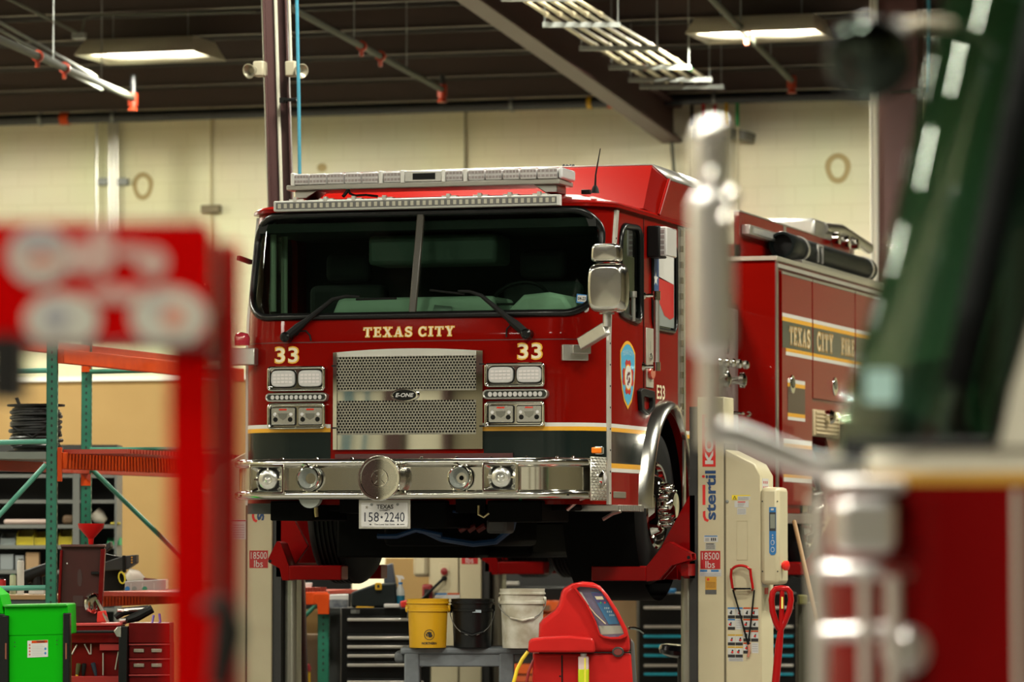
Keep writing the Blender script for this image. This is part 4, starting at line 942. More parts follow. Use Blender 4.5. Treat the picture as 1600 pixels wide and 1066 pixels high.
m = M(); a = FY(390, 806, -.3); b = FY(440, 787, -.3); m.box((a.x, -.34, a.z+.01), (b.x, -.30, b.z)); m.build('tow_plate', mat('dull plate', (.06, .065, .06), .5), TR)
BH = mat('blue air line', (.006, .035, .11), .4); GH = mat('green air line', (.01, .22, .05), .4)
def hose_px(pts, Y, rad, mt, nm='air_line'): M().tube([FY(a, b, Y) for a, b in pts], rad, 8).build(nm, mt, TR)
hose_px(((655, 826), (690, 842), (740, 850), (775, 846), (800, 826), (806, 800)), .2, .022, BH)
hose_px(((590, 838), (620, 838), (650, 828), (690, 836)), .15, .018, BH)
hose_px(((668, 786), (690, 798), (715, 800), (745, 788)), -.2, .010, BH)
hose_px(((812, 780), (822, 793), (835, 800), (846, 801)), -.3, .008, GH)
hose_px(((802, 796), (812, 806), (820, 814)), -.3, .007, GH)
hose_px(((748, 790), (748, 804), (756, 808), (764, 802)), -.35, .009, mat('brass fitting', (.5, .42, .22), .3, .8), 'hose_fitting')
hose_px(((494, 793), (494, 800), (495, 808)), -.4, .014, mat('brass fitting', (.5, .42, .22), .3, .8), 'hose_fitting')
m = M(); m.cbox(FY(782, 822, .1), (.14, .2, .10)); m.build('steering_box', mat('grey casting', (.05, .05, .05), .5), TR, bevel=.02)
m = M()
for i in range(3):
    p = FY(718+14*i, 829, .25); m.tube([p, p+V(.05, 0, .03)], .022, 8)
m.build('red_hose', mat('dull red hose', (.12, .01, .008), .5), TR)
for pp in (((886, 797), (904, 782), (913, 778)), ((942, 812), (957, 803), (970, 799))):
    m = M(); m.tube([FY(a, b, -.2 if pp[0][0] < 900 else .1) for a, b in pp], .012, 8); m.build('step_edge', BRUSH, TR)
# ---- front bumper
bz0 = FY(640, 780, -.80).z; bz1 = FY(640, 716.5, -.80).z; bh = bz1-bz0; BX0, BX1 = FY(362, 750, -.6).x, .035
bprof = [(-.05, 0), (0.0, 0), (.014, .012), (.014, .040), (.004, .05), (-.016, .058), (-.016, bh-.058), (.004, bh-.05), (.014, bh-.04), (.014, bh-.012), (0, bh), (-.05, bh)]
def bpath():
    P = []; rad = .36
    P.append(((BX0, -.25), (-1, 0)))
    for k_ in range(13):
        a = R(180+90*k_/12); P.append(((BX0+rad+rad*math.cos(a), -.80+rad+rad*math.sin(a)), (math.cos(a), math.sin(a))))
    for k_ in range(13):
        a = R(270+90*k_/12); P.append(((BX1-rad+rad*math.cos(a), -.80+rad+rad*math.sin(a)), (math.cos(a), math.sin(a))))
    P.append(((BX1, -.25), (1, 0))); return P
BP = bpath(); m = M(); vs = [V(p[0]+nn[0]*o, p[1]+nn[1]*o, bz0+z) for p, nn in BP for o, z in bprof]; n = len(bprof)
m.add(vs, [(k_*n+j, (k_+1)*n+j, (k_+1)*n+j+1, k_*n+j+1) for k_ in range(len(BP)-1) for j in range(n-1)])
BU = m.build('bumper', mat('polished bumper', (.56, .545, .49), .13, 1), TR, ang=50)
m = M(); m.add([V(p[0], p[1], bz1-.004) for p, nn in BP], [tuple(range(len(BP)))]); m.add([V(p[0], p[1], bz1-.03) for p, nn in BP], [tuple(range(len(BP)))]); m.build('bumper_deck', mat('deck tread', (.35, .34, .31), .4, .8), BU)
m = M(); m.box((BX0+.1, -.72, bz0+.02), (BX1-.1, -.2, bz0+.03)); m.build('bumper_floor', DARK, BU)
for px in (440, 494, 549, 604, 658, 713, 767, 822, 870, 895):
    p = FY(px, 715, -.77); m = M(); m.lathe([(.0, .012), (.010, .009), (.014, 0)], (p.x, -.76, bz1), (0, 0, 1), 10); m.build('deck_bolt', CHROME, BU)
# tread plate corner with lamp
m = M(); ang0, ang1 = -18, 20; rad = .36+.018
def tp(a, b):
    t = R(ang0+(ang1-ang0)*a)
    base = V(BX1-.36, -.44, 0)
    if t > 0: return V(BX1+.018, -.44+.36*math.sin(t)*1.6, bz0-.01+(bh+.02)*b)
    return V(base.x+rad*math.cos(t), base.y+rad*math.sin(t), bz0-.01+(bh+.02)*b)
m.sheet(tp, 16, 1); tpl = m.build('tread_corner', mat('tread plate corner', (.70, .68, .60), .3, .8), BU, fix=False, solid=.006)
m = M()
for i in range(9):
    for j in range(15):
        p = tp((i+.5)/9, (j+.5)/15); p2 = tp(min((i+1.4)/9, 1), (j+.5)/15); d = (p2-p).normalized()*.011; nn = V(d.y, -d.x, 0).normalized()*.005
        s_ = 1 if (i+j) % 2 else -1
        m.bar(p-d+nn-V(0, 0, .004*s_), p+d+nn+V(0, 0, .004*s_), .005, .004)
o = m.build('tread_pattern', ALU, tpl); 
lc = tp(.60, .52); nn = (tp(.6, .52)-V(BX1-.36, -.44, lc.z)).normalized()
m = M(); m.lathe([(.055, -.01), (.055, .02), (.045, .028), (.043, .01), (.0, .0)], lc, nn, 28, close=False); o = m.build('corner_lamp', CHROME, tpl)
m = M(); m.lathe([(.043, .005), (.035, .035), (.0, .045)], lc, nn, 24, close=False); m.build('lamp_lens', LENS, o)
# horns, fog lamps, round siren speaker
by = -.80+.016
def horn(px, py):
    c = FY(px, py, by-.03); m = M(); m.lathe([(.075, .0), (.082, -.015), (.082, .02), (.070, .032), (.066, .028), (.050, -.0), (.025, -.06), (.014, -.11), (0, -.11)], c, (0, -1, 0), 36, close=False)
    o = m.build('air_horn', CHROME, BU, ang=50); m = M(); m.lathe([(.064, .024), (.050, -.003), (.026, -.05), (.017, -.09)], c+V(0, -.003, 0), (0, -1, 0), 30, close=False); m.build('horn_throat', mat('horn throat', (.30, .32, .30), .35, .4), o, fix=False)
    m = M(); m.cyl(c+V(0, .03, 0), c+V(0, .031, 0), .016, 14); m.build('horn_mouth', BLACK, o)
    m = M(); m.tube([c+V(0, 0, .078), c+V(-.02, .0, .09), c+V(-.06, .015, .093)], .010, 8); m.build('horn_bracket', CHROME, o)
horn(483, 748); horn(719, 747)
c = FY(486, 781, -.7); m = M(); m.lathe([(.075, -.02), (.075, .03), (0, .03)], c+V(0, 0, .02), (0, -1, 0), 24); m.build('horn_can', mat('horn can', (.35, .38, .36), .4, .5), BU)
def fog(px0, py0, px1, py1):
    a = FY(px0, py1, by-.02); b = FY(px1, py0, by-.02); cx, cz_ = (a.x+b.x)/2, (a.z+b.z)/2; w2, h2 = (b.x-a.x)/2, (b.z-a.z)/2
    fn = lambda A, B, D: V(cx+A, by-D, cz_+B)
    m = M(); m.ring(rrect(-w2, w2, -h2, h2, .016), rrect(-w2+.02, w2-.02, -h2+.018, h2-.018, .014), fn, -.01, .045); o = m.build('fog_lamp', CHROME, BU, bevel=.006)
    m = M(); m.ring(rrect(-w2+.018, w2-.018, -h2+.016, h2-.016, .014), rrect(-.055, .055, -.058, .058, .01), fn, .02, .004) if False else None
    P, Q = rrect(-w2+.018, w2-.018, -h2+.016, h2-.016, .012), rrect(-.07, .07, -.07, .07, .03); n = len(P)
    m.add([fn(a, b, .036) for a, b in P]+[fn(a, b, .002) for a, b in Q], [(i, (i+1) % n, n+(i+1) % n, n+i) for i in range(n)]); m.build('lamp_bowl', CHROME, o, ang=20)
    m = M(); m.prism(rrect(-.075, .075, -.075, .075, .03), fn, -.012, .002); m.build('bowl_back', BLACKG, o)
    m = M(); m.lathe([(.066, .002), (.064, .022), (.05, .030), (.03, .03), (.028, .018), (.018, .028), (0, .034)], fn(0, 0, 0), (0, -1, 0), 30, close=False); m.build('lamp_face', mat('lamp face', (.62, .62, .58), .18, .8), o)
    for k_ in range(4):
        m = M(); t = R(90*k_); m.bar(fn(.066*math.cos(t), .066*math.sin(t), .012), fn(.10*math.cos(t), .09*math.sin(t), .02), .012, .01); m.build('lamp_spoke', CHROME, o)
fog(390.5, 726, 446, 773); fog(754.5, 722.5, 811, 769.5)
c = FY(594, 747.5, by-.10); m = M(); m.lathe([(.125, -.10), (.125, -.03), (.13, -.025), (.13, -.01), (.142, 0), (.146, .02), (.140, .035), (.126, .035), (.124, .022), (0, .022)], c, (0, -1, 0), 44, close=False); sp = m.build('siren_speaker', CHROME, BU, ang=40)
m = M(); fp = [(a, b) for a in range(-16, 17) for b in range(-16, 17)]
for a, b in fp:
    x, z = a*.0078, b*.0078
    if .060 < math.hypot(x, z) < .120: m.add([c+V(x+.0026*math.cos(R(90*k_+45)), -.0235, z+.0026*math.sin(R(90*k_+45))) for k_ in range(4)], [(0, 1, 2, 3)])
m.build('speaker_holes', BLACK, sp, fix=False)['kind'] = 'stuff'
m = M(); m.lathe([(.060, .022), (.060, .03), (.052, .03), (.050, .024)], c, (0, -1, 0), 30, close=False)
for k_ in range(8):
    t = R(45*k_); m.bar(c+V(.02*math.cos(t), -.026, .02*math.sin(t)), c+V(.05*math.cos(t), -.026, .05*math.sin(t)), .007, .006)
m.bar(c+V(0, -.028, -.035), c+V(0, -.028, .035), .012, .008); m.bar(c+V(-.012, -.028, .03), c+V(.03, -.028, .03), .010, .008)
m.build('speaker_emblem', CHROME, sp)
# number plate
a = FY(561, 826.5, -.74); b = FY(641.5, 781, -.74); m = M(); m.box((a.x, -.745, a.z), (b.x, -.735, b.z)); ph = m.build('plate_holder', mat('plate holder', (.40, .39, .35), .4, .7), BU, bevel=.002)
p0 = FY(564.5, 823.5, -.748); p1 = FY(637.5, 785.5, -.748); m = M(); m.prism(rrect(p0.x, p1.x, p0.z, p1.z, .01), lambda a, b, d: V(a, -.746-d, b), 0, .004); npl = m.build('number_plate', mat('plate white', (.54, .53, .525), .4), ph)
W_, H_ = p1.x-p0.x, p1.z-p0.z
def pl(s, x0, x1, z0, z1, off=0, mt=INK): m = M(); m.flat(text2d(s, p0.x+W_*x0, p0.x+W_*x1, p0.z+H_*z0, p0.z+H_*z1, off=off), lambda a, b: V(a, -.7515, b)); m.build('plate_lettering', mt, npl, fix=False)
NB = mat('plate navy', (.008, .012, .03), .45)
pl('TEXAS', .33, .69, .74, .92, .02); pl('EXEMPT', .40, .62, .65, .715, .01); pl('158', .07, .38, .21, .60, .0, NB); pl('2240', .50, .93, .21, .60, .0, NB); pl('The Lone Star State', .28, .72, .07, .135, .01)
m = M(); st = [(.44+.035*(1 if k_ % 2 == 0 else .5)*math.cos(R(90+36*k_))*1.0, .40+.07*(1 if k_ % 2 == 0 else .5)*math.sin(R(90+36*k_))) for k_ in range(10)]
m.add([V(p0.x+W_*a, -.7515, p0.z+H_*b) for a, b in st], [tuple(range(10))]); m.build('plate_emblem', NB, npl, fix=False)
m = M(); st = [(.12+.045*(1 if k_ % 2 == 0 else .3)*math.cos(R(80+36*k_)), .81+.10*(1 if k_ % 2 == 0 else .3)*math.sin(R(80+36*k_))) for k_ in range(10)]
m.add([V(p0.x+W_*a, -.7515, p0.z+H_*b) for a, b in st], [tuple(range(10))]); m.build('plate_star', mat('plate grey', (.12, .12, .13), .4), npl, fix=False)
for xx in (.22, .78):
    m = M(); m.lathe([(.009, 0), (.008, .004), (0, .005)], V(p0.x+W_*xx, -.751, p0.z+H_*.92), (0, -1, 0), 12, close=False); m.build('plate_bolt', STEEL, npl)
for xx in (.2, .2+.02, .85):
    pass
m = M(); m.cbox((p0.x+W_*.2, -.7512, p0.z+H_*.1), (.012, .001, .007)); m.cbox((p0.x+W_*.79, -.7512, p0.z+H_*.1), (.012, .001, .007)); m.cbox((p0.x+W_*.88, -.7512, p0.z+H_*.1), (.03, .001, .004)); m.build('plate_marks', INK, npl)
# ---- mirrors: big chrome heads on cast arms
mp_ = FF(900, 550); 
MIRC = mat('mirror chrome', (.60, .585, .53), .16, 1)
a = FF(877.5, 564); b = FF(918.5, 538.5)
fn, w_, h_ = patch(877.5, 538.5, 918.5, 564, 0)
m = M(); m.prism(rrect(-w_/2, w_/2, -h_/2, h_/2, .006), fn, -.02, .02); arm = m.build('mirror_bracket', ALU, TR, bevel=.004)
m = M(); m.prism(rrect(-w_*.2, w_*.5, -.01, h_*.42, .006), fn, .02, .09); m.build('bracket_boss', BRUSH, arm, bevel=.004)
e0 = fn(w_*.1, h_*.3, .09); e1 = FY(948, 508, e0.y-.10)
m = M(); m.bar(e0+V(0, 0, .02), e1+V(0, 0, -.02), .05, .085, up=(0, 0, 1)); m.build('mirror_arm', ALU, arm, bevel=.008)
m = M(); m.cyl(FY(948.5, 511, e1.y), FY(948.5, 488, e1.y), .028, 18); m.build('arm_post', ALU, arm, bevel=.003)
m = M(); p = FY(948, 484, e1.y); m.lathe([(.05, -.03), (.045, .0), (.03, .03), (.0, .045)], p, (0, 0, 1), 18); m.build('ball_joint', BRUSH, arm)
def shell(name, x0, z0, x1, z1, y, dep, par, top):
    cx, cz_ = (x0+x1)/2, (z0+z1)/2; w2, h2 = (x1-x0)/2, (z1-z0)/2
    rows = ((1.0, .0), (1.0, .05), (.99, .085), (.965, .115), (.92, .135), (.86, .147), (.79, .1525), (.76, .153), (.0, .153)); m = M(); n = 40; vs = []
    for k2, d in rows:
        for i in range(n):
            t = 2*math.pi*i/n; ex = .42; X_ = math.copysign(abs(math.cos(t))**ex, math.cos(t)); Z_ = math.copysign(abs(math.sin(t))**ex, math.sin(t))
            tp_ = 1-(.10*(Z_+1)/2 if top else 0.04*abs(Z_))
            vs.append(V(cx+w2*X_*k2*tp_, y-d*dep/.155, cz_+h2*Z_*k2))
    N = len(rows); m.add(vs, [(i*n+k_, i*n+(k_+1) % n, (i+1)*n+(k_+1) % n, (i+1)*n+k_) for i in range(N-1) for k_ in range(n)]+[tuple(range(n-1, -1, -1))])
    return m.build(name, MIRC, par, ang=60)
q0 = FY(918, 489, e1.y-.08); q1 = FY(979.5, 410, e1.y-.08); my = e1.y-.02
shell('mirror_head', q0.x, q0.z, q1.x, q1.z, my, .11, arm, False)
q0 = FY(926, 411, my); q1 = FY(974, 380.5, my); shell('convex_mirror_head', q0.x, q0.z, q1.x, q1.z, my, .09, arm, True)
# the other side: bracket and arm going out to the left
fnl, wl, hl = patch(381, 544, 404, 571, 0)
m = M(); q = FF(398, 558); m.box((-2.53, q.y-.10, FF(398, 571).z), (FF(403.5, 558).x, q.y+.02, FF(398, 545).z)); arm2 = m.build('mirror_bracket', ALU, TR, bevel=.006)
m = M(); m.bar(V(-2.45, q.y-.06, q.z+.0), V(-2.85, q.y-.02, q.z+.02), .06, .05); m.build('mirror_arm', ALU, arm2, bevel=.006)
m = M(); p = FY(378, 533, q.y-.03); m.lathe([(.05, -.03), (.055, .02), (.04, .05), (0, .06)], p, (0, 0, 1), 18); m.build('mirror_lamp', mat('pink red lens', (.45, .03, .06), .15, coat=1), arm2)
m = M(); m.box((-2.93, q.y-.14, q.z+.08), (-2.70, q.y+.02, q.z+.5)); m.build('mirror_head', MIRC, arm2, bevel=.04, seg=4)
for py0, py1 in ((403, 410),):
    m = M(); m.bar(FY(372, py0, .2), FY(392, py1, .3), .03, .03); m.build('mirror_stay', BLACK, arm2)
# stickers and papers on the windscreen
a = FF(900.5, 473); b = FF(917, 459.5); m = M(); m.add([fpt(a.x, a.z, .002), fpt(b.x, a.z-.006, .002), fpt(b.x, b.z-.006, .002), fpt(a.x, b.z, .002)], [(0, 1, 2, 3)]); stk = m.build('inspection_sticker', LBLUE, TR, fix=False)
m = M(); k_ = .12; m.add([fpt(a.x+(b.x-a.x)*p, a.z+(b.z-a.z)*q_, .003) for p, q_ in ((.1, .14), (.97, .08), (.97, .8), (.1, .85))], [(0, 1, 2, 3)]); m.build('sticker_field', WHITE, stk, fix=False)
m = M(); m.flat(text2d('04-23', a.x+(b.x-a.x)*.16, a.x+(b.x-a.x)*.93, a.z+(b.z-a.z)*.28, a.z+(b.z-a.z)*.68, off=.02), lambda p, q_: fpt(p, q_, .004)); m.build('sticker_lettering', INK, stk, fix=False)
c = FF(914.5, 483); m = M(); m.lathe([(.024, 0), (.022, .004), (0, .006)], fpt(c.x, c.z, .002), (.2, -1, 0), 20); m.build('round_sticker', WHITE, TR)
# ---- pump panel between cab and body
PX = -.25
m = M(); m.box((-2.25, 3.1, 1.80), (PX, 4.72, 3.30)); pp = m.build('pump_panel', mat('pump panel steel', (.34, .33, .31), .3, .6), TR, bevel=.01)
for i, px in enumerate((1143, 1149, 1155, 1161, 1166)):
    p = SX(px, 569+i*.5, PX+.12); m = M(); m.lathe([(.018, -.12), (.018, .0), (.032, .005), (.036, .03), (.026, .045), (0, .05)], V(PX+.12, 3.5+.22*i, p.z), (1, 0, 0), 14, close=False); m.build('valve_knob', CHROME, pp)
for i, px in enumerate((1146, 1158)):
    p = SX(px, 595, PX+.12); m = M(); m.lathe([(.03, -.12), (.03, .02), (.06, .03), (.06, .06), (.03, .075), (0, .08)], V(PX+.10, 3.75+.5*i, p.z), (1, 0, 0), 18, close=False); m.build('discharge_cap', CHROME, pp)
for i in range(3):
    for j in range(2):
        m = M(); m.lathe([(.06, 0), (.06, .02), (.05, .022), (.048, .012), (0, .012)], V(PX, 3.45+.42*i, 3.0-.2*j), (1, 0, 0), 20); m.build('pressure_gauge', CHROME, pp)
p = SX(1150, 648, PX); m = M(); m.tube([V(PX, 4.0, p.z), V(PX+.1, 4.2, p.z), V(PX+.12, 4.55, p.z)], .012, 8); m.lathe([(.02, 0), (.028, .03), (.02, .06)], V(PX+.12, 4.55, p.z), (0, 1, 0), 12); m.build('valve_handle', CHROME, pp)
m = M(); m.box((-2.3, 3.05, 1.80), (-.05, 4.72, 1.86)); m.build('running_board', BRUSH, TR)
m = M(); m.box((-2.2, 3.12, 3.30), (-.3, 4.7, 3.42)); m.build('pump_housing_top', RED, TR)
# ---- rear body
BXo = .03; bY0 = SX(1211, 420, BXo).y; bY1 = 9.75; bZ0 = SX(1240, 802, BXo).z; bZ1 = SX(1211, 405, BXo).z
m = M()
m.box((-2.53, bY0, bZ0), (BXo, bY1, bZ1))
body = m.build('body', RED, TR)
cut1 = M(); cut1.cyl((-.62, RY, WZc), (.3, RY, WZc), .66, 40); cut2 = M(); cut2.cyl((-2.8, RY, WZc), (-1.88, RY, WZc), .66, 40)
apply_bool(body, [cut_world(cut1), cut_world(cut2)])
m = M(); ty0, ty1 = SX(1211, 407, BXo).z, SX(1211, 400, BXo).z
m.box((-2.55, bY0-.02, ty0), (BXo+.02, bY1, ty1)); m.build('body_tread_top', mat('tread plate', (.55, .53, .44), .35, .7), TR, bevel=.004)
m = M(); m.box((BXo, bY0+.04, SX(1217, 419, BXo).z), (BXo+.02, bY1, SX(1217, 413, BXo).z)); m.build('body_rail', mat('dull aluminium', (.48, .465, .415), .4, .5), TR)
m = M(); m.box((BXo, bY0, bZ0), (BXo+.012, bY0+.06, ty0)); tc_ = m.build('body_corner_trim', BRUSH, TR)
def yat(px, py=550): return SX(px, py, BXo).y
def zat(px, py): return SX(px, py, BXo).z
ds = (yat(1217), yat(1265.5), yat(1332.5), 9.7)
ztop = zat(1218, 424); zbots = (zat(1240, 800), zat(1290, 626), zat(1290, 626)+.0)
for i in range(3):
    m = M(); m.box((BXo, ds[i]+.012, (bZ0+.06, zbots[1], bZ0+.06)[i]), (BXo+.022, ds[i+1]-.02, ztop)); dr = m.build('compartment_door', RED, TR, bevel=.004)
    m = M(); m.box((BXo, ds[i+1]-.016, bZ0), (BXo+.006, ds[i+1]-.0, ztop)); m.build('door_gap', BLACK, TR)
    if i < 2:
        p = SX((1237, 1303.5)[i], (601, 604)[i], BXo+.02); m = M(); m.prism(ell(p.y, p.z, .085, .075, 28), lambda a, b, d: V(BXo+.02+d, a, b), 0, .012); h = m.build('door_latch', CHROME, dr, bevel=.006)
        m = M(); m.prism(ell(p.y, p.z+.012, .055, .040, 24), lambda a, b, d: V(BXo+.03+d, a, b), 0, .006); m.build('latch_ring', BLACKG, h)
    m = M(); m.box((BXo+.018, ds[i]+.012, ztop-.02), (BXo+.026, ds[i+1]-.02, ztop)); m.build('door_top_trim', ALU, dr)
def bband(pxy, za_, zb_, y0, y1, mt, nm, off=.0245):
    m = M(); m.box((BXo+off-.002, y0, za_), (BXo+off, y1, zb_)); return m.build(nm, mt, TR)
z1 = zat(1218, 488.5); z2_ = zat(1218, 494.5); z3 = zat(1218, 501); z4 = zat(1222, 543.5); z5 = zat(1222, 549); z6 = zat(1222, 554.5)
for i in range(3):
    y0, y1 = ds[i]+.02, ds[i+1]-.026
    if i == 0: pass
    bband(0, z2_, z1, y0, y1, WHITE, 'white_stripe'); bband(0, z3, z2_, y0, y1, GOLD, 'gold_stripe'); bband(0, z4, z3, y0, y1, DKGREEN, 'dark_band'); bband(0, z5, z4, y0+(.12 if i == 0 else 0), y1, GOLD, 'gold_stripe'); bband(0, z6, z5, y0+(.12 if i == 0 else 0), y1, WHITE, 'white_stripe')
for (wd, pa_, pb_) in (('TEXAS', (1228.5, 538), (1261, 510)), ('CITY', (1272, 547.5), (1297, 519)), ('FIRE', (1310, 554), (1330.5, 528))):
    ya_, yb2 = yat(pa_[0]), yat(pb_[0]); za_ = zat(*pa_); zb2 = zat(pa_[0], pb_[1]+.0)
    for gr_, mt, off in ((.07, GOLD, .0255), (-.03, CREAMV, .0265)):
        m = M(); m.flat(slab_text(wd, ya_, yb2, za_, zb2, grow=gr_, gap=.18), lambda a, b: V(BXo+off, a, b)); m.build('body_lettering' if mt is CREAMV else 'body_lettering_outline', mt, TR, fix=False)
# small striped panel under the lettering
y0, y1 = yat(1226), yat(1253)
for (za_, zb2, mt, nm) in ((zat(1226, 598), zat(1226, 592), WHITE, 'white_stripe'), (zat(1226, 604), zat(1226, 598), GOLD, 'gold_stripe'), (zat(1226, 645), zat(1226, 604), mat('dark maroon vinyl', (.03, .006, .006), .3), 'dark_band'), (zat(1226, 651), zat(1226, 645), GOLD, 'gold_stripe'), (zat(1226, 656), zat(1226, 651), WHITE, 'white_stripe')): bband(0, za_, zb2, y0, y1, mt, nm)
for (py0, py1, mt, nm) in ((741, 746, GOLD, 'gold_stripe'), (746, 753, WHITE, 'white_stripe'), (686, 694, WHITE, 'white_stripe'), (694, 700, GOLD, 'gold_stripe')):
    bband(0, zat(1225, py1), zat(1225, py0), ds[0]+.05, ds[1]-.05, mt, nm)
m = M(); m.box((BXo, ds[1]+.02, zat(1270, 682)), (BXo+.03, ds[1]+1.0, zat(1270, 640)))
rl = m.build('intake_panel', mat('tan panel', (.52, .42, .26), .5), TR, bevel=.01)
for i in range(6):
    m = M(); zz = zat(1270, 680)+(zat(1270, 642)-zat(1270, 680))*(i+.5)/6; m.cyl((BXo+.03, ds[1]+.06, zz), (BXo+.03, ds[1]+.96, zz), .012, 8); m.build('panel_rib', mat('tan panel', (.52, .42, .26), .5), rl)
p = SX(1295, 652, BXo+.06); m = M(); m.lathe([(.05, -.03), (.06, .02), (.04, .05), (0, .06)], p, (1, 0, 0), 16); m.build('intake_cap', CHROME, rl)
m = M(); m.box((BXo-.05, bY0, zat(1230, 818)), (BXo+.02, ds[1]+.3, zat(1230, 803))); m.build('body_sill', ALU, TR, bevel=.004)
# hose bed wall
hx = -.25; hz1 = SX(1150, 329, hx).z
m = M(); m.box((hx-.04, bY0-.02, ty1), (hx, bY1-.9, hz1)); m.box((-2.30, bY0-.02, ty1), (-2.26, bY1-.9, hz1)); m.box((-2.3, bY0-.02, ty1), (hx, bY0+.04, hz1-.25)); hb_ = m.build('hose_bed_wall', RED, TR, bevel=.003)
a, b = SX(1158, 357, hx), SX(1209, 357, hx); zc = a.z
m = M(); m.box((hx, a.y, zc-.045), (hx+.07, a.y+1.75, zc+.03)); sl = m.build('side_scene_light', ALU, hb_, bevel=.006)
m = M(); m.box((hx+.068, a.y+.1, zc-.03), (hx+.075, a.y+1.65, zc+.015)); m.build('light_lens', mat('grey lens', (.30, .30, .29), .2), sl)
for yy in (a.y+1.45, a.y+4.1):
    m = M(); m.box((hx-.045, yy, ty1+.02), (hx+.006, yy+.09, hz1+.004)); m.build('wall_strap', ALU, hb_)
m = M(); m.box((hx-.05, bY0, hz1), (hx+.004, bY1-.9, hz1+.012)); m.build('wall_cap', ALU, hb_)
# deck gun / hard cover on top
m = M(); p0 = FY(1246, 352, 8.0); m.box((-.75, 7.6, hz1-.05), (-.28, 8.3, hz1+.16)); m.box((-.7, 8.3, hz1-.02), (-.3, 9.0, hz1+.10)); m.build('bed_cover', ALU, TR, bevel=.03)
m = M(); q = SX(1312, 365, -.3); m.tube([V(-.3, 8.0, hz1+.10), V(-.28, 8.6, hz1+.13), V(-.2, 9.4, hz1+.02)], .05, 12); m.build('bed_rail', BRUSH, TR)
for i in range(3):
    m = M(); m.lathe([(.05, 0), (.05, .06), (.0, .07)], V(-.24, 8.1+.4*i, hz1+.02), (1, 0, 0), 14); m.build('rail_cap', CHROME, TR)
# suction hose lying in its tray
tz = ty1
hose_ = thing('suction_hose', 'black hard suction hose strapped along the top of the fire engine body', 'hose', (-.11, bY0+.05, tz))
c0 = SX(1221, 386, -.11); rr = .095; zc = tz+.05+rr
ys_ = c0.y
m = M(); m.lathe([(rr*.86, .08), (rr*.88, 0), (rr*1.08, 0), (rr*1.12, .02), (rr*1.1, .30), (rr*1.02, .32), (rr, .34), (rr, 3.3)], V(-.11, ys_, zc), (0, 1, 0), 36, close=False); m.build('hose_body', mat('suction rubber', (.003, .0055, .0055), .45, spec=.1), hose_, ang=40)
m = M(); m.lathe([(0, .08), (rr*.87, .08)], V(-.11, ys_, zc), (0, 1, 0), 30, close=False); m.build('hose_mouth', BLACK, hose_)
m = M(); m.box((-.20, ys_+.35, tz), (-.02, bY1-.5, tz+.05)); m.build('hose_tray', ALU, TR, bevel=.004)
for yy, tall in ((ys_+.55, 0), (ys_+.85, 1), (ys_+3.1, 0)):
    m = M()
    if tall: m.tube([V(-.005, yy, zc-.09), V(-.005, yy, zc+.05), V(-.005, yy+.16, zc+.05), V(-.005, yy+.16, zc-.09)], .012, 6)
    else: m.lathe([(rr+.004, -.03), (rr+.012, -.03), (rr+.012, .03), (rr+.004, .03)], V(-.11, yy, zc), (0, 1, 0), 30, close=False)
    m.build('hose_strap', ALU, TR)
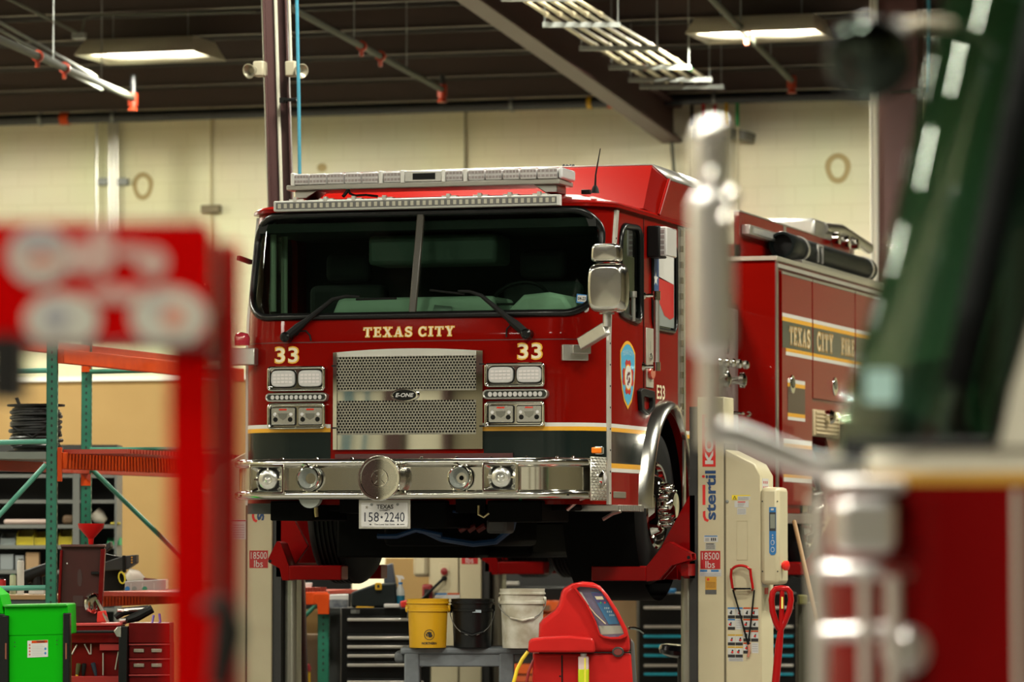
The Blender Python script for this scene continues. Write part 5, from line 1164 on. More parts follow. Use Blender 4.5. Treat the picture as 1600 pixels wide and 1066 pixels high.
# ================================================================ MOBILE WHEEL LIFTS
STR = mat('print red', (.62, .015, .012), .45)
def lift(label, Xi, Yf, sg, full):
    # Xi: x of the inner edge of the mast face; sg=+1 cabinet towards +x
    def X(x): return Xi+sg*x
    t = thing('vehicle_lift', label, 'vehicle lift', (X(.2), Yf+.2, 0))
    def bx(nm, x0, x1, y0, y1, z0, z1, mt, par=t, bv=.008):
        m = M(); m.box((X(x0), Yf+y0, z0), (X(x1), Yf+y1, z1)); return m.build(nm, mt, par, bevel=bv)
    mast = bx('mast', 0, .188, 0, .28, .08, 2.515, LIFTC)
    m = M()
    P = [(.194, .25), (.446, .25), (.446, 1.98), (.40, 2.06), (.194, 2.16)]
    m.prism([(X(a), b) for a, b in P], lambda a, b, d: V(a, d, b), Yf-.004, Yf+.36); cab_ = m.build('cabinet', LIFTC, t, bevel=.01)
    bx('mast_gap', .186, .196, -.003, .3, .25, 2.2, mat('seam brown', (.12, .10, .06), .7), bv=0)
    bx('guide_channel', -.06, 0, .02, .26, .08, 2.45, mat('guide dark', (.025, .025, .024), .5), bv=0)
    m = M(); m.box((X(-.145), Yf+.08, .08), (X(-.06), Yf+.24, 1.32)); m.build('guide_rail', mat('guide steel', (.33, .32, .26), .35, .6), t, bevel=.03, seg=4)
    bx('control_box', .446, .575, -.035, .26, 1.24, 1.90, LIFTC, bv=.03)
    # base with castors
    bx('base_leg', -1.2, -.02, .02, .14, .06, .16, LIFTR); bx('base_leg', -1.2, -.02, .95, 1.07, .06, .16, LIFTR); bx('base_frame', -.02, .5, -.02, 1.07, .06, .18, LIFTR)
    for (x, y) in ((-1.15, .08), (-1.15, 1.0), (.44, .02), (.44, 1.0)):
        m = M(); m.cyl((X(x)-.03, Yf+y, .06), (X(x)+.03, Yf+y, .06), .06, 16); m.build('castor', BLACK, t)
    # carriage and fork
    cy0 = WYl = Yf+.25
    ga = [(-.02, 1.28), (-.02, 1.85), (-.06, 1.85), (-.26, 1.50), (-.10, 1.28)]
    for ya_ in (.02, .44):
        m = M(); m.prism([(X(a), b) for a, b in ga], lambda a, b, d: V(a, d, b), Yf+ya_, Yf+ya_+.04); m.build('carriage_plate', LIFTR, t, bevel=.004)
    for yc, nm in ((-.18, 'front'), (.69, 'rear')):
        fr_ = yc < 0
        sx_ = -.04 if sg > 0 else .04
        m = M(); m.box((X(-.255+sx_), Yf+yc-.075, 1.266), (X(-.64+sx_), Yf+yc+.075, 1.366)); m.build('fork_arm', LIFTR, t, bevel=.008)
        # bracket joining the arm to the mast carriage
        B = [(-.255, 1.262), (-.165, 1.275), (-.08, 1.37), (.06, 1.41), (.055, 1.45), (-.10, 1.53), (-.135, 1.51), (-.255, 1.366)]
        B = B if sg > 0 else [(-.255, 1.262), (-.205, 1.262), (-.185, 1.345), (-.105, 1.385), (-.10, 1.41), (-.165, 1.535), (-.195, 1.52), (-.255, 1.366)]
        B = [(a+sx_, b) for a, b in B]
        m = M(); m.prism([(X(a), b) for a, b in B], lambda a, b, d: V(a, d, b), Yf+yc-.07, Yf+yc-.045); m.prism([(X(a), b) for a, b in B], lambda a, b, d: V(a, d, b), Yf+yc+.045, Yf+yc+.07)
        m.bar(V(X(-.255), Yf+yc, 1.30), V(X(-.11), Yf+yc, 1.53), .15, .03, up=(0, 1, 0)) if False else None
        m.add([V(X(a+sx_), Yf+yc+s_, b) for a, b in (((-.255, 1.366), (-.135, 1.51), (-.10, 1.53), (.055, 1.45)) if sg > 0 else ((-.255, 1.366), (-.195, 1.52), (-.165, 1.535), (-.10, 1.41))) for s_ in (-.07, .07)], [(0, 1, 3, 2), (2, 3, 5, 4), (4, 5, 7, 6)])
        m.build('fork_bracket', LIFTR, t, bevel=.003)
        y0, y1 = sorted((yc, .25)); m = M(); m.box((X(-.07 if sg > 0 else -.2), Yf+y0, 1.30), (X(-.02 if sg > 0 else -.15), Yf+y1, 1.38)); m.build('carriage_beam', LIFTR, t)
        m = M(); m.cyl((X(.0 if sg > 0 else -.075), Yf+yc-.072, 1.425 if sg > 0 else 1.395), (X(.0 if sg > 0 else -.075), Yf+yc-.065, 1.425 if sg > 0 else 1.395), .012, 12); m.build('pin_hole', BLACK, t)
    # printing on the mast: text reads upward
    yl = Yf-.0015
    def poly(P, mt, nm, off=.0, par=mast): m = M(); m.add([V(Xi+a if sg > 0 else Xi-.188+a, yl-off, b) for a, b in P], [tuple(range(len(P)))]); return m.build(nm, mt, par, fix=False)
    def txt(s, x0, x1, z0, z1, mt, nm, off=.0, rot=0, bold=0, par=mast):
        m = M(); m.flat(text2d(s, x0, x1, z0, z1, off=bold, rot=rot), lambda a, b: V((Xi if sg > 0 else Xi-.188)+a, yl-off, b)); return m.build(nm, mt, par, fix=False)
    def rect(x0, x1, z0, z1): return [(x0, z0), (x1, z0), (x1, z1), (x0, z1)]
    z = lambda py: 1.517+(850-py)*.004398
    xx = lambda px: (px-1090)*.00448
    txt('stertil', xx(1102), xx(1119), z(813), z(737), BLUE, 'mast_lettering', .0005, 1, .028)
    poly(rect(xx(1098), xx(1102.5), z(790), z(759)), STR, 'lettering_accent', .0008)
    poly([(xx(1098.5), z(800)), (xx(1098.5), z(808)), (xx(1101), z(814)), (xx(1106), z(816.5)), (xx(1108), z(813)), (xx(1104), z(811)), (xx(1102.5), z(807)), (xx(1102.5), z(799))], STR, 'lettering_accent', .0008)
    poly(ell(xx(1099.5), z(746), .011, .010, 16), STR, 'lettering_accent', .0008)
    o = poly(rect(xx(1098), xx(1118.5), z(731), z(650)), STR, 'mast_logo', .0004); txt('KONI', xx(1102), xx(1115), z(727), z(656), WHITE, 'logo_lettering', .001, 1, .05, o)
    o = poly(rect(xx(1094.5), xx(1125.5), z(889), z(861)), LABR, 'capacity_label', .0004)
    txt('18500', xx(1097), xx(1123.5), z(874.5), z(863.5), WHITE, 'label_lettering', .001, 0, .0, o); txt('lbs', xx(1102.5), xx(1117), z(887.5), z(876.5), WHITE, 'label_lettering', .001, 0, .0, o)
    if full:
        o = poly(rect(xx(1100), xx(1122), z(847.5), z(837)), LABW, 'mast_sticker', .0004); poly(rect(xx(1101), xx(1121), z(839), z(837.5)), LBLUE, 'sticker_print', .001, o); 
        for k_ in range(3): poly(rect(xx(1111+3*k_), xx(1113+3*k_), z(845.5), z(841)), INK, 'sticker_print', .001, o)
        for k_ in range(3): poly(rect(xx(1102), xx(1108), z(845.5-1.6*k_), z(844.9-1.6*k_)), INK, 'sticker_print', .001, o)
        o = poly(rect(xx(1102), xx(1118.5), z(859.5), z(849)), mat('grey label', (.42, .42, .38), .5), 'rating_plate', .0004); poly(rect(xx(1103.5), xx(1116), z(851), z(849.6)), INK, 'sticker_print', .001, o)
        for k_ in range(4): poly(rect(xx(1103.5), xx(1117), z(853+1.6*k_), z(852.4+1.6*k_)), INK, 'sticker_print', .001, o)
        o = poly(rect(xx(1093), xx(1127), z(900.5), z(889.8)), LABW, 'mast_sticker', .0004); poly(rect(xx(1094), xx(1105), z(893.3), z(890.3)), LBLUE, 'sticker_print', .001, o); poly(rect(xx(1111), xx(1123), z(893.3), z(890.3)), LBLUE, 'sticker_print', .001, o)
        for k_ in range(3): poly(rect(xx(1094), xx(1126), z(896+1.6*k_), z(895.5+1.6*k_)), mat('grey ink', (.25, .25, .27), .6), 'sticker_print', .001, o)
        o = poly(rect(xx(1102), xx(1119.5), z(921), z(901)), mat('ochre label', (.52, .26, .02), .5), 'ochre_sticker', .0004); poly(ell(xx(1106.5), z(905), .009, .009, 14), STR, 'sticker_print', .001, o)
        for k_ in range(5): poly(rect(xx(1103.5), xx(1118), z(910+1.9*k_), z(909.2+1.9*k_)), mat('brown ink', (.2, .09, .01), .6), 'sticker_print', .001, o)
        poly(rect(xx(1102), xx(1119.5), z(928), z(921)), mat('dark grey ink', (.08, .08, .08), .6), 'sticker_print', .001, o)
        # cabinet: warning label, notes, instructions, inset panel, lock
        def cp(P, mt, nm, off=0, par=cab_): m = M(); m.add([V(Xi+a, Yf-.0055-off, b) for a, b in P], [tuple(range(len(P)))]); return m.build(nm, mt, par, fix=False)
        o = cp(rect(xx(1144), xx(1172.5), z(782.5), z(775)), LABW, 'warning_label'); cp(rect(xx(1144), xx(1152.8), z(782.5), z(775)), mat('warning yellow', (.82, .62, .01), .5), 'warning_field', .001, o); cp(rect(xx(1152.8), xx(1172.5), z(776.6), z(775)), mat('warning yellow', (.82, .62, .01), .5), 'warning_field', .001, o)
        m = M(); tri = [(xx(1148.4), z(776)), (xx(1145.4), z(781.4)), (xx(1151.4), z(781.4))]; tc_ = (xx(1148.4), z(779.7)); tri2 = [(tc_[0]+(a-tc_[0])*.62, tc_[1]+(b-tc_[1])*.62) for a, b in tri]; m.ring(tri, tri2, lambda a, b, d: V(Xi+a, Yf-.008-d, b), 0, .0005); m.build('warning_triangle', INK, o)
        for k_ in range(3): cp(rect(xx(1154), xx(1170), z(778.8+1.4*k_), z(778.3+1.4*k_)), mat('grey ink', (.25, .25, .27), .6), 'label_print', .001, o)
        o = cp(rect(xx(1148), xx(1170), z(794), z(784)), LABW, 'paper_label'); cp(rect(xx(1153), xx(1165), z(786.4), z(784.9)), STR, 'label_print', .001, o)
        for k_ in range(4): cp(rect(xx(1153), xx(1164-k_), z(788.4+1.5*k_), z(787.9+1.5*k_)), mat('grey ink', (.25, .25, .27), .6), 'label_print', .001, o)
        o = cp(rect(xx(1152), xx(1166), z(805), z(795)), LABW, 'paper_label')
        for k_ in range(4): cp(rect(xx(1153), xx(1165), z(797.4+2*k_), z(796.8+2*k_)), mat('grey ink', (.25, .25, .27), .6), 'label_print', .001, o)
        m = M(); m.ring([(Xi+a, b) for a, b in rect(xx(1151), xx(1168.5), z(875), z(814))], [(Xi+a, b) for a, b in rect(xx(1152), xx(1167.5), z(874), z(815))], lambda a, b, d: V(a, Yf-.004-d, b), 0, .003); m.build('inset_panel', mat('enamel shade', (.50, .44, .29), .5), cab_)
        m = M(); m.lathe([(.012, 0), (.01, .008), (0, .01)], V(Xi+xx(1136.5), Yf-.004, z(785)), (0, -1, 0), 14); m.build('cabinet_lock', STEEL, cab_)
        for (x0, y0, col) in ((0, 0, LBLUE), (1, 0, LBLUE), (2, 0, ORANGE), (3, 0, ORANGE), (0, 1, LBLUE), (2, 1, ORANGE), (3, 1, ORANGE), (2, 2, ORANGE), (3, 2, ORANGE), (0, 2.35, YELLOW), (1, 2.35, YELLOW), (0, 3.4, YELLOW), (1, 3.4, YELLOW), (2, 3.05, ORANGE)):
            px0 = 1137.2+12*x0; py0 = 948+17.7*y0; o = cp(rect(xx(px0), xx(px0+11.2), z(py0+17), z(py0)), LABW, 'instruction_label')
            cp(rect(xx(px0), xx(px0+11.2), z(py0+2.2), z(py0)), col, 'label_band', .001, o); cp(rect(xx(px0), xx(px0+11.2), z(py0+16.8), z(py0+12.2)), INK, 'label_band', .001, o)
            a_, b_ = rnd.random()*3, rnd.random()*2
            cp([(xx(px0+2+a_), z(py0+10)), (xx(px0+4+a_), z(py0+4+b_)), (xx(px0+6+a_), z(py0+5)), (xx(px0+5.4+a_), z(py0+11))], INK, 'pictogram', .001, o)
            cp(ell(xx(px0+3+a_*1.6), z(py0+8.5), .008, .007, 10), STR if (x0+y0) % 2 else INK, 'pictogram', .0015, o)
        for (x0, x1, y0, y1) in ((1149, 1159.5, 966, 982), (1174, 1184.5, 1002, 1018), (1138, 1161, 1024, 1031)):
            o = cp(rect(xx(x0), xx(x1), z(y1), z(y0)), LABW, 'instruction_label')
            for k_ in range(4): cp(rect(xx(x0+1), xx(x1-1), z(y0+2+(y1-y0-2)*k_/4+.6), z(y0+2+(y1-y0-2)*k_/4)), mat('grey ink', (.25, .25, .27), .6), 'label_print', .001, o)
        # control panel
        cbx = [o for o in bpy.data.objects if o.parent == t and o.name.startswith('control_box')][0]
        def cq(P, mt, nm, off=0, par=cbx): m = M(); m.prism(P, lambda a, b, d: V(Xi+a, Yf-.036-off-d, b), 0, .003); return m.build(nm, mt, par)
        zc = lambda py: 1.517+(850-py)*.00434
        x0, x1 = .508, .556
        o = cq([(x0, zc(793)), (x1, zc(793)), (x1, zc(864)), ((x0+x1)/2+.012, zc(867.5)), ((x0+x1)/2-.012, zc(867.5)), (x0, zc(864))], LBLUE, 'control_panel')
        cq(rect(x0+.002, x1-.002, zc(830), zc(801)), mat('panel black', (.03, .03, .03), .4), 'display_bezel', .002, o); cq(rect(x0+.008, x1-.006, zc(826), zc(804)), mat('grey display', (.22, .24, .20), .2), 'display', .004, o)
        cq(rect(x0+.012, x1-.016, zc(798), zc(795)), LABW, 'panel_print', .002, o)
        for py in (848, 859): cq(ell((x0+x1)/2, zc(py), .013, .018, 18), LABW, 'control_button', .002, o); 
        for py in (848, 859): cq(ell((x0+x1)/2, zc(py), .009, .013, 16), LBLUE, 'button_face', .005, o)
        for py in (836, 840): cq([((x0+x1)/2-.006, zc(py+1.5)), ((x0+x1)/2+.006, zc(py+1.5)), ((x0+x1)/2, zc(py-1))], LABW, 'panel_print', .002, o)
        m = M(); c = V(Xi+.575, Yf+.06, zc(884)); m.lathe([(.022, 0), (.022, .02), (.034, .022), (.034, .04), (.02, .05), (0, .052)], c, (1, -.35, 0), 18); m.build('emergency_stop', mat('stop red', (.7, .02, .015), .3), cbx)
        m = M(); m.lathe([(.045, 0), (.045, .004), (0, .004)], c-V(.012, .0, 0), (1, -.35, 0), 20); m.build('stop_plate', mat('warning yellow', (.82, .62, .01), .5), cbx)
        for a, b in ((.46, zc(784)), (.46, zc(893)), (.565, zc(784)), (.565, zc(893))):
            m = M(); m.cyl((Xi+a, Yf-.034, b), (Xi+a, Yf-.037, b), .005, 8); m.build('box_screw', INK, cbx)
        # side sticker with pictures on the upper cabinet, small red and white stickers on the flank
        m = M(); m.box((Xi+.446, Yf+.02, zc(775)), (Xi+.449, Yf+.20, zc(748))); o = m.build('flank_label', mat('grey white label', (.5, .5, .5), .5), cab_)
        for i in range(3):
            for j in range(3): m = M(); m.box((Xi+.449, Yf+.04+.05*i, zc(772-8*j)), (Xi+.45, Yf+.07+.05*i, zc(768-8*j))); m.build('label_print', mat('faded red ink', (.4, .12, .12), .6), o)
        m = M(); m.box((Xi+.446, Yf+.09, zc(929)), (Xi+.4485, Yf+.19, zc(919))); m.build('red_sticker', STR, cab_)
        m = M(); m.box((Xi+.446, Yf+.01, zc(917)), (Xi+.4485, Yf+.16, zc(905))); m.build('white_sticker', LABW, cab_)
        # red handle with black cords
        def hp(px, py, d=.05): return V(Xi+xx(px), Yf-d, z(py))
        m = M(); P = [hp(1149, 920, .02), hp(1147, 918), hp(1144.5, 900), hp(1145.5, 888)]+[hp(1160+14.5*math.cos(R(a)), 893-9.5*math.sin(R(a))) for a in range(165, 10, -15)]+[hp(1174.5, 888), hp(1175.5, 900), hp(1178.5, 918), hp(1176, 921, .02)]
        m.tube(P, .0095, 10); hd = m.build('handle', mat('handle red', (.36, .006, .007), .3, coat=.4, tint=RT), cab_)
        m = M(); m.bar(hp(1149, 919), hp(1175, 919), .03, .012); m.build('handle_pad', BLACK, hd, bevel=.004)
        for a in ((1146, 921, 1164, 985), (1179, 921, 1170, 1000)):
            m = M(); m.tube([hp(a[0], a[1], .02), hp((a[0]+a[2])/2+1, (a[1]+a[3])/2, .03), hp(a[2], a[3], .02), hp(1170, 1008, .02)], .006, 6); m.build('cord', BLACK, cab_)
        m = M(); m.tube([hp(1170, 1005, .02), hp(1171, 1016, .02), hp(1169, 1024, .02)], .009, 8); m.build('cord_plug', mat('pale red plug', (.45, .18, .12), .5), cab_)
    return t
lift('cream lift column with navy and red lettering at the right front wheel', .288, 1.26, 1, True)
L2 = lift('cream lift column at the left front wheel beside the red stand', -2.782, 1.26, -1, False)
L3 = lift('farther cream lift column behind the buckets under the fire engine', -2.69, 6.0, -1, False)
lift('cream lift column at the right rear wheel, mostly hidden by chrome', .33, 6.0, 1, False)
a, b = FY(659, 945, 5.97), FY(675, 913, 5.97); m = M(); m.box((a.x, 5.96, a.z), (b.x, 6.05, b.z)); o = m.build('side_box', mat('dull dark red', (.22, .012, .014), .4), L3, bevel=.02); m = M(); m.box((a.x+.025, 5.955, a.z), (b.x-.02, 5.965, b.z-.04)); m.build('box_opening', INK, o)
a, b = FY(362, 843, 1.255), FY(384, 812, 1.255); m = M(); m.box((a.x, 1.2525, a.z), (b.x, 1.257, b.z)); o = m.build('notice_label', LABW, L2)
m = M(); m.box((a.x, 1.2515, b.z-.012), (b.x, 1.2525, b.z-.004)); m.build('notice_line', LABR, o)
for i in range(6): m = M(); m.box((a.x+.008, 1.2515, a.z+.012+.017*i), (b.x-.01, 1.2525, a.z+.017+.017*i)); m.build('notice_line', mat('grey ink', (.25, .25, .27), .6), o)
# controls seen on the farther left column
fy = 6.0-.006
def rp(px, py): return FY(px, py, fy)
a, b = rp(686, 922), rp(703, 880); m = M(); m.box((a.x, fy, a.z), (b.x, fy+.01, b.z)); o = m.build('switch_plate', LIFTC, L3, bevel=.003)
m = M(); m.lathe([(.025, 0), (.03, .02), (.0, .03)], rp(695, 893), (0, -1, 0), 18); m.build('push_button', mat('dark red knob', (.22, .02, .02), .3), o)
m = M(); m.lathe([(.02, 0), (.02, .03), (.0, .03)], rp(695, 904), (0, -1, 0), 14); m.tube([rp(695, 904)-V(0, .03, 0), rp(675, 924)-V(0, .05, 0), rp(660, 940)-V(0, .06, 0)], .012, 8); m.build('plug_and_cable', BLACK, o)
for (x0, x1, mt) in ((679, 698, LBLUE), (699, 718, ORANGE)):
    a, b = rp(x0, 935), rp(x1, 927); m = M(); m.box((a.x, fy, a.z), (b.x, fy+.004, b.z)); o = m.build('instruction_label', LABW, L3); a, b = rp(x0, 929.5), rp(x1, 927); m = M(); m.box((a.x, fy-.001, a.z), (b.x, fy+.004, b.z)); m.build('label_band', mt, o)
# ================================================================ ON THE FLOOR, MIDDLE
def at(px, py, D): return AD(px, py, D)
# utility cart: a moulded grey plastic table
DC = 27.3; ctop = at(715, 1012, DC).z; cl = at(607, 1012, DC); cr = at(820, 1012, DC)
ct = thing('utility_cart', 'grey plastic utility cart carrying the three buckets', 'cart', tuple(at(715, 1012, DC)+V(0, .25, -ctop)))
def lp(x, y, z): return ORG[ct.name]+r*x+v0*y+V(0, 0, z)
hw = (cr-cl).length/2
m = M(); Mx = Matrix((r, v0, V(0, 0, 1))).transposed().to_4x4(); Mx.translation = ORG[ct.name]
m.box((-hw, -.25, ctop-.045), (hw, .25, ctop), Mx); m.build('cart_top', GREY, ct, bevel=.015, seg=3)
m = M(); m.box((-hw+.10, -.235, ctop-.125), (hw-.2, -.21, ctop-.03), Mx); m.build('apron', GREY, ct, bevel=.008)
m = M(); m.box((-hw+.04, -.2, .28), (hw-.04, .22, .33), Mx); m.build('cart_shelf', GREY, ct, bevel=.015)
for x0, y0 in ((-hw+.06, -.21), (hw-.21, -.21), (-hw+.06, .2), (hw-.21, .2)):
    m = M(); m.box((x0-.035, y0-.035, .1), (x0+.065, y0+.035, ctop-.03), Mx); m.build('leg', GREY, ct, bevel=.012)
    m = M(); c = lp(x0, y0, .055); m.cyl(c-r*.02, c+r*.02, .055, 16); m.build('castor', BLACK, ct)
m = M(); m.box((hw-.16, -.235, ctop-.10), (hw-.02, .2, ctop-.04), Mx); m.build('cart_end', mat('dark grey plastic', (.07, .075, .08), .6), ct, bevel=.01)
m = M(); m.box((-hw-.04, -.2, ctop-.10), (-hw+.03, .2, ctop-.03), Mx); m.build('cart_handle', mat('dark grey plastic', (.07, .075, .08), .6), ct, bevel=.02)
def bucket(label, px, D, pyt, wpx, mt, bail, dirt=None):
    c = at(px, 1011, D); c.z = ctop; top = at(px, pyt, D).z; h = top-ctop; ra = wpx/2*D/F; t = thing('bucket', label, 'bucket', tuple(c), group=None)
    m = M(); m.lathe([(ra*.86, 0), (ra*.87, .004), (ra*.935, h*.74), (ra*1.0, h*.745), (ra*1.0, h*.79), (ra*.95, h*.80), (ra*.965, h*.90), (ra*1.03, h*.905), (ra*1.03, h*.93), (ra*.985, h*.94), (ra*1.0, h), (ra*.96, h), (ra*.84, .01)], c, (0, 0, 1), 44)
    m.build('bucket_body', mt, t, ang=40)
    for s_ in (-1, 1):
        e = c+r*s_*ra*1.02+V(0, 0, h*.80); m = M(); m.lathe([(.03, 0), (.022, .015), (0, .018)], e-r*s_*.01, r*s_, 14); m.build('bail_ear', mt, t)
    if bail:
        P = []
        for k_ in range(13):
            a = math.pi*k_/12; x = -ra*1.05*math.cos(a); P.append(c+r*x-v0*(ra*bail[1]*math.sin(a))+V(0, 0, h*(.80-bail[0]*math.sin(a))))
        m = M(); m.tube(P, .003, 6); bo = m.build('bail', mat('bail wire', (.25, .25, .24), .4, .8), t)
        m = M(); m.tube([P[4], P[6], P[8]], .008, 8); m.build('bail_grip', mt if bail[2] else BLACK, bo)
    return t, c, h, ra
yb, yc, yh, yr = bucket('yellow bucket with a black round mark, left of the black bucket', 668.5, 27.3, 936, 66, mat('bucket yellow', (.50, .27, .004), .4), None)
m = M(); cc = yc+r*.0; 
def onb(a, b, off=.002): 
    # wraps a mark on the bucket wall; a across, b up from the base
    rr_ = yr*(.87+.065*b/(yh*.74))+off; t = a/rr_; return yc+r*(rr_*math.sin(t))-v0*(rr_*math.cos(t))+V(0, 0, b)
m.ring(ell(.012, .085, .034, .034, 30), ell(.012, .085, .030, .030, 30), lambda a, b, d: onb(a, b, .001+d), 0, .001)
m.prism(ell(.018, .08, .015, .013, 14), lambda a, b, d: onb(a, b, .001+d), 0, .001); m.prism([(-.008, .098), (.012, .105), (.03, .098), (.022, .090), (.004, .088)], lambda a, b, d: onb(a, b, .001+d), 0, .001); m.prism([(-.012, .092), (.0, .09), (.0, .07), (-.008, .078)], lambda a, b, d: onb(a, b, .001+d), 0, .001)
m.build('bucket_mark', INK, yb)
m = M(); m.flat(text2d('NORTHERN', -.038, .062, .022, .038, off=.03), lambda a, b: onb(a, b, .002)); m.build('bucket_lettering', INK, yb, fix=False)
m = M(); m.tube([onb(-yr*1.2, yh*.8), onb(-yr*1.15, yh*.7, .02), onb(-yr*1.3, yh*.6, .01)], .003, 6); m.build('bail', mat('bail wire', (.25, .25, .24), .4, .8), yb)
bb_, bc_, bh_, br_ = bucket('black bucket between the yellow and the white bucket', 738, 27.35, 936, 67, mat('bucket black', (.004, .0045, .005), .3, spec=.3), (.55, 1.0, 0))
m = M(); p = bc_-v0*br_*.99+r*.03+V(0, 0, bh_*.75); m.cbox(p, (.06, .004, .018)); m.build('bucket_sticker', mat('pale sticker', (.25, .3, .34), .4), bb_)
bucket('dirty white bucket with a wire handle beside the red machine', 816, 27.2, 920, 71, mat('dirty white plastic', (.50, .48, .42), .45, noise=(9, .25, (.32, .29, .22))), (.33, 1.02, 1))
# red service machine with a slanted screen
DM = 26.3
MR = mat('machine red', (.50, .018, .016), .4, coat=.1, spec=.2, tint=RT, noise=(6, .7, (.38, .014, .013)))
mt_ = thing('service_machine', 'red wheeled service machine with a slanted screen in front of the cart', 'machine', tuple(V(at(905, 1066, DM).x, at(905, 1066, DM).y, 0)))
def mp_(px, py, d=0): return at(px, py, DM)+v0*d
def fm(a, b, d): return mp_(a, b, d)
def mprism(P, d0, d1, nm, mt, par=mt_, bv=.01, sg=2): m = M(); m.prism(P, fm, d0, d1); return m.build(nm, mt, par, bevel=bv, seg=sg)
head = [(842, 998), (843, 976), (849, 968), (868, 954), (874, 944), (878, 926), (882, 920), (895, 913), (912, 909.5), (928, 911), (938, 916), (950, 930), (966, 955), (980, 983), (984, 1000), (985.5, 1020), (842, 1020)]
mprism(head, .0, .40, 'machine_head', MR, bv=.03, sg=3)
shelf = [(826, 1003), (829, 998), (850, 995), (890, 993), (922, 996), (928, 1000), (930, 1019), (825, 1019)]
mprism(shelf, -.14, .05, 'tool_tray', MR, bv=.015)
low = [(833, 1021), (986, 1021), (989, 1066), (991, 1270), (830, 1270), (832, 1066)]
zb = at(905, 1270, DM).z
mprism([(a, min(b, 1200)) for a, b in low], -.0, .45, 'machine_body', MR, bv=.015)
bez = [(893, 915), (899, 912), (914, 913), (929, 914.5), (938, 920), (951, 937), (966, 961), (978, 986), (981, 994), (970, 999), (955, 999.5), (942, 997), (936, 993), (929, 972), (914, 943)]
scr = [(902, 922.5), (920, 922), (939.5, 922.5), (957, 949), (977, 990), (960, 991.5), (938, 992), (931, 972), (918, 945)]
c0 = (sum(p[0] for p in bez)/len(bez), sum(p[1] for p in bez)/len(bez))
n = len(bez); inn_ = [(c0[0]+(a-c0[0])*.84+.5, c0[1]+(b-c0[1])*.90+.5) for a, b in bez]
m = M(); m.ring(bez, inn_, fm, -.045, .02); m.build('screen_bezel', MR, mt_, bevel=.008)
sc_o = mprism(inn_, -.004, .01, 'screen_panel', mat('purple panel', (.13, .11, .17), .3), bv=0)
mprism([(923, 925.5), (941, 925.5), (968, 975), (951, 976)], -.012, -.004, 'display', mat('blue display', (.03, .12, .24), .15, coat=.6), sc_o, .001)
mprism([(924, 926.5), (941, 926.5), (949, 942), (933, 942)], -.0135, -.004, 'display_window', mat('purple display', (.07, .06, .16), .2), sc_o, 0)
mprism([(929, 932), (941, 932), (943.5, 937), (932, 937)], -.015, -.004, 'readout', mat('pale readout', (.65, .60, .42), .3), sc_o, 0)
mprism(ell(938.5, 942, 1.3, 1.5, 10), -.015, -.004, 'green_key', mat('green key', (.05, .4, .12), .4), sc_o, 0); mprism(ell(945, 942, 1.3, 1.5, 10), -.015, -.004, 'red_key', STR, sc_o, 0)
for i in range(3):
    for j in range(3): mprism(rrect(944+3.0*i+4*j, 946+3.0*i+4*j, 949+5.5*j, 952+5.5*j, .5, 2), -.0145, -.004, 'key', mat('pale key', (.25, .35, .42), .4), sc_o, 0)
mprism([(935, 978), (970, 978), (977, 990), (939, 992)], -.006, -.004, 'lower_strip', mat('grey green strip', (.30, .30, .25), .4), sc_o, 0)
mprism([(903, 924), (909, 926), (921, 947), (918, 944)], -.008, -.004, 'pale_strip', mat('pale strip', (.5, .5, .46), .4), sc_o, 0)
m = M(); m.tube([fm(920, 948, -.02), fm(930, 960, -.02), fm(946, 975, -.02)], .004, 6); m.build('pale_cord', mat('pale cord', (.6, .5, .33), .5), mt_)
o = mprism(ell(965.5, 1019, 9.5, 8, 30), -.02, .01, 'oval_badge', mat('badge dark', (.03, .028, .025), .4), bv=.004); mprism(ell(965.5, 1019, 6.5, 5, 24), -.026, -.02, 'badge_face', mat('badge red brown', (.15, .025, .02), .4), o, 0)
m = M(); m.bar(fm(842, 1020, -.004), fm(986, 1020, -.004), .012, .008); m.build('head_seam', BLACK, mt_)
m = M(); m.bar(fm(878, 1024, -.003), fm(879, 1190, -.003), .008, .006, up=(0, 1, 0)); m.build('door_seam', BLACK, mt_)
m = M(); m.cyl(fm(875, 1057, -.004), fm(875, 1057, .0), .006, 10); m.build('door_hole', BLACK, mt_)
bt = M(); p = fm(911.5, 1064, -.07); up_ = fm(911.5, 1024, -.07)
L_ = (up_-p).length
m = M(); m.box((-.033, -.03, -.03), (.033, .03, L_*.97), Matrix.Translation(p) @ Mx.to_3x3().to_4x4()); bo = m.build('bottle', mat('milky bottle', (.55, .42, .40), .4, coat=.3), mt_, bevel=.008)
m = M(); m.box((-.034, -.031, -.03), (.034, .031, L_*.5), Matrix.Translation(p) @ Mx.to_3x3().to_4x4()); m.build('green_fluid', mat('yellow green fluid', (.42, .50, .01), .3), bo, bevel=.008)
m = M(); m.box((.004, -.033, -.03), (.014, -.030, L_*.9), Matrix.Translation(p) @ Mx.to_3x3().to_4x4()); m.build('level_tube', mat('yellow tube', (.72, .62, .05), .4), bo)
m = M(); m.cyl(up_-V(0, 0, .01), up_+V(0, 0, .012), .02, 14); m.build('bottle_cap', LENS2, bo)
mprism([(986, 998), (992, 1006), (996, 1066), (996, 1200), (988, 1200)], .12, .42, 'rear_panel', mat('grey machine back', (.09, .10, .095), .5), bv=.01)
m = M(); m.tube([fm(984, 983, .3), fm(994, 983.5, .3), fm(1002, 986, .3), fm(1009, 991, .3)], .010, 8); m.build('handle', CHROME, mt_)
for a in (850, 970):
    m = M(); c = V(*fm(a, 1100, .2)); c.z = .11; m.cyl(c-r*.03, c+r*.03, .11, 20); m.build('castor', BLACK, mt_)
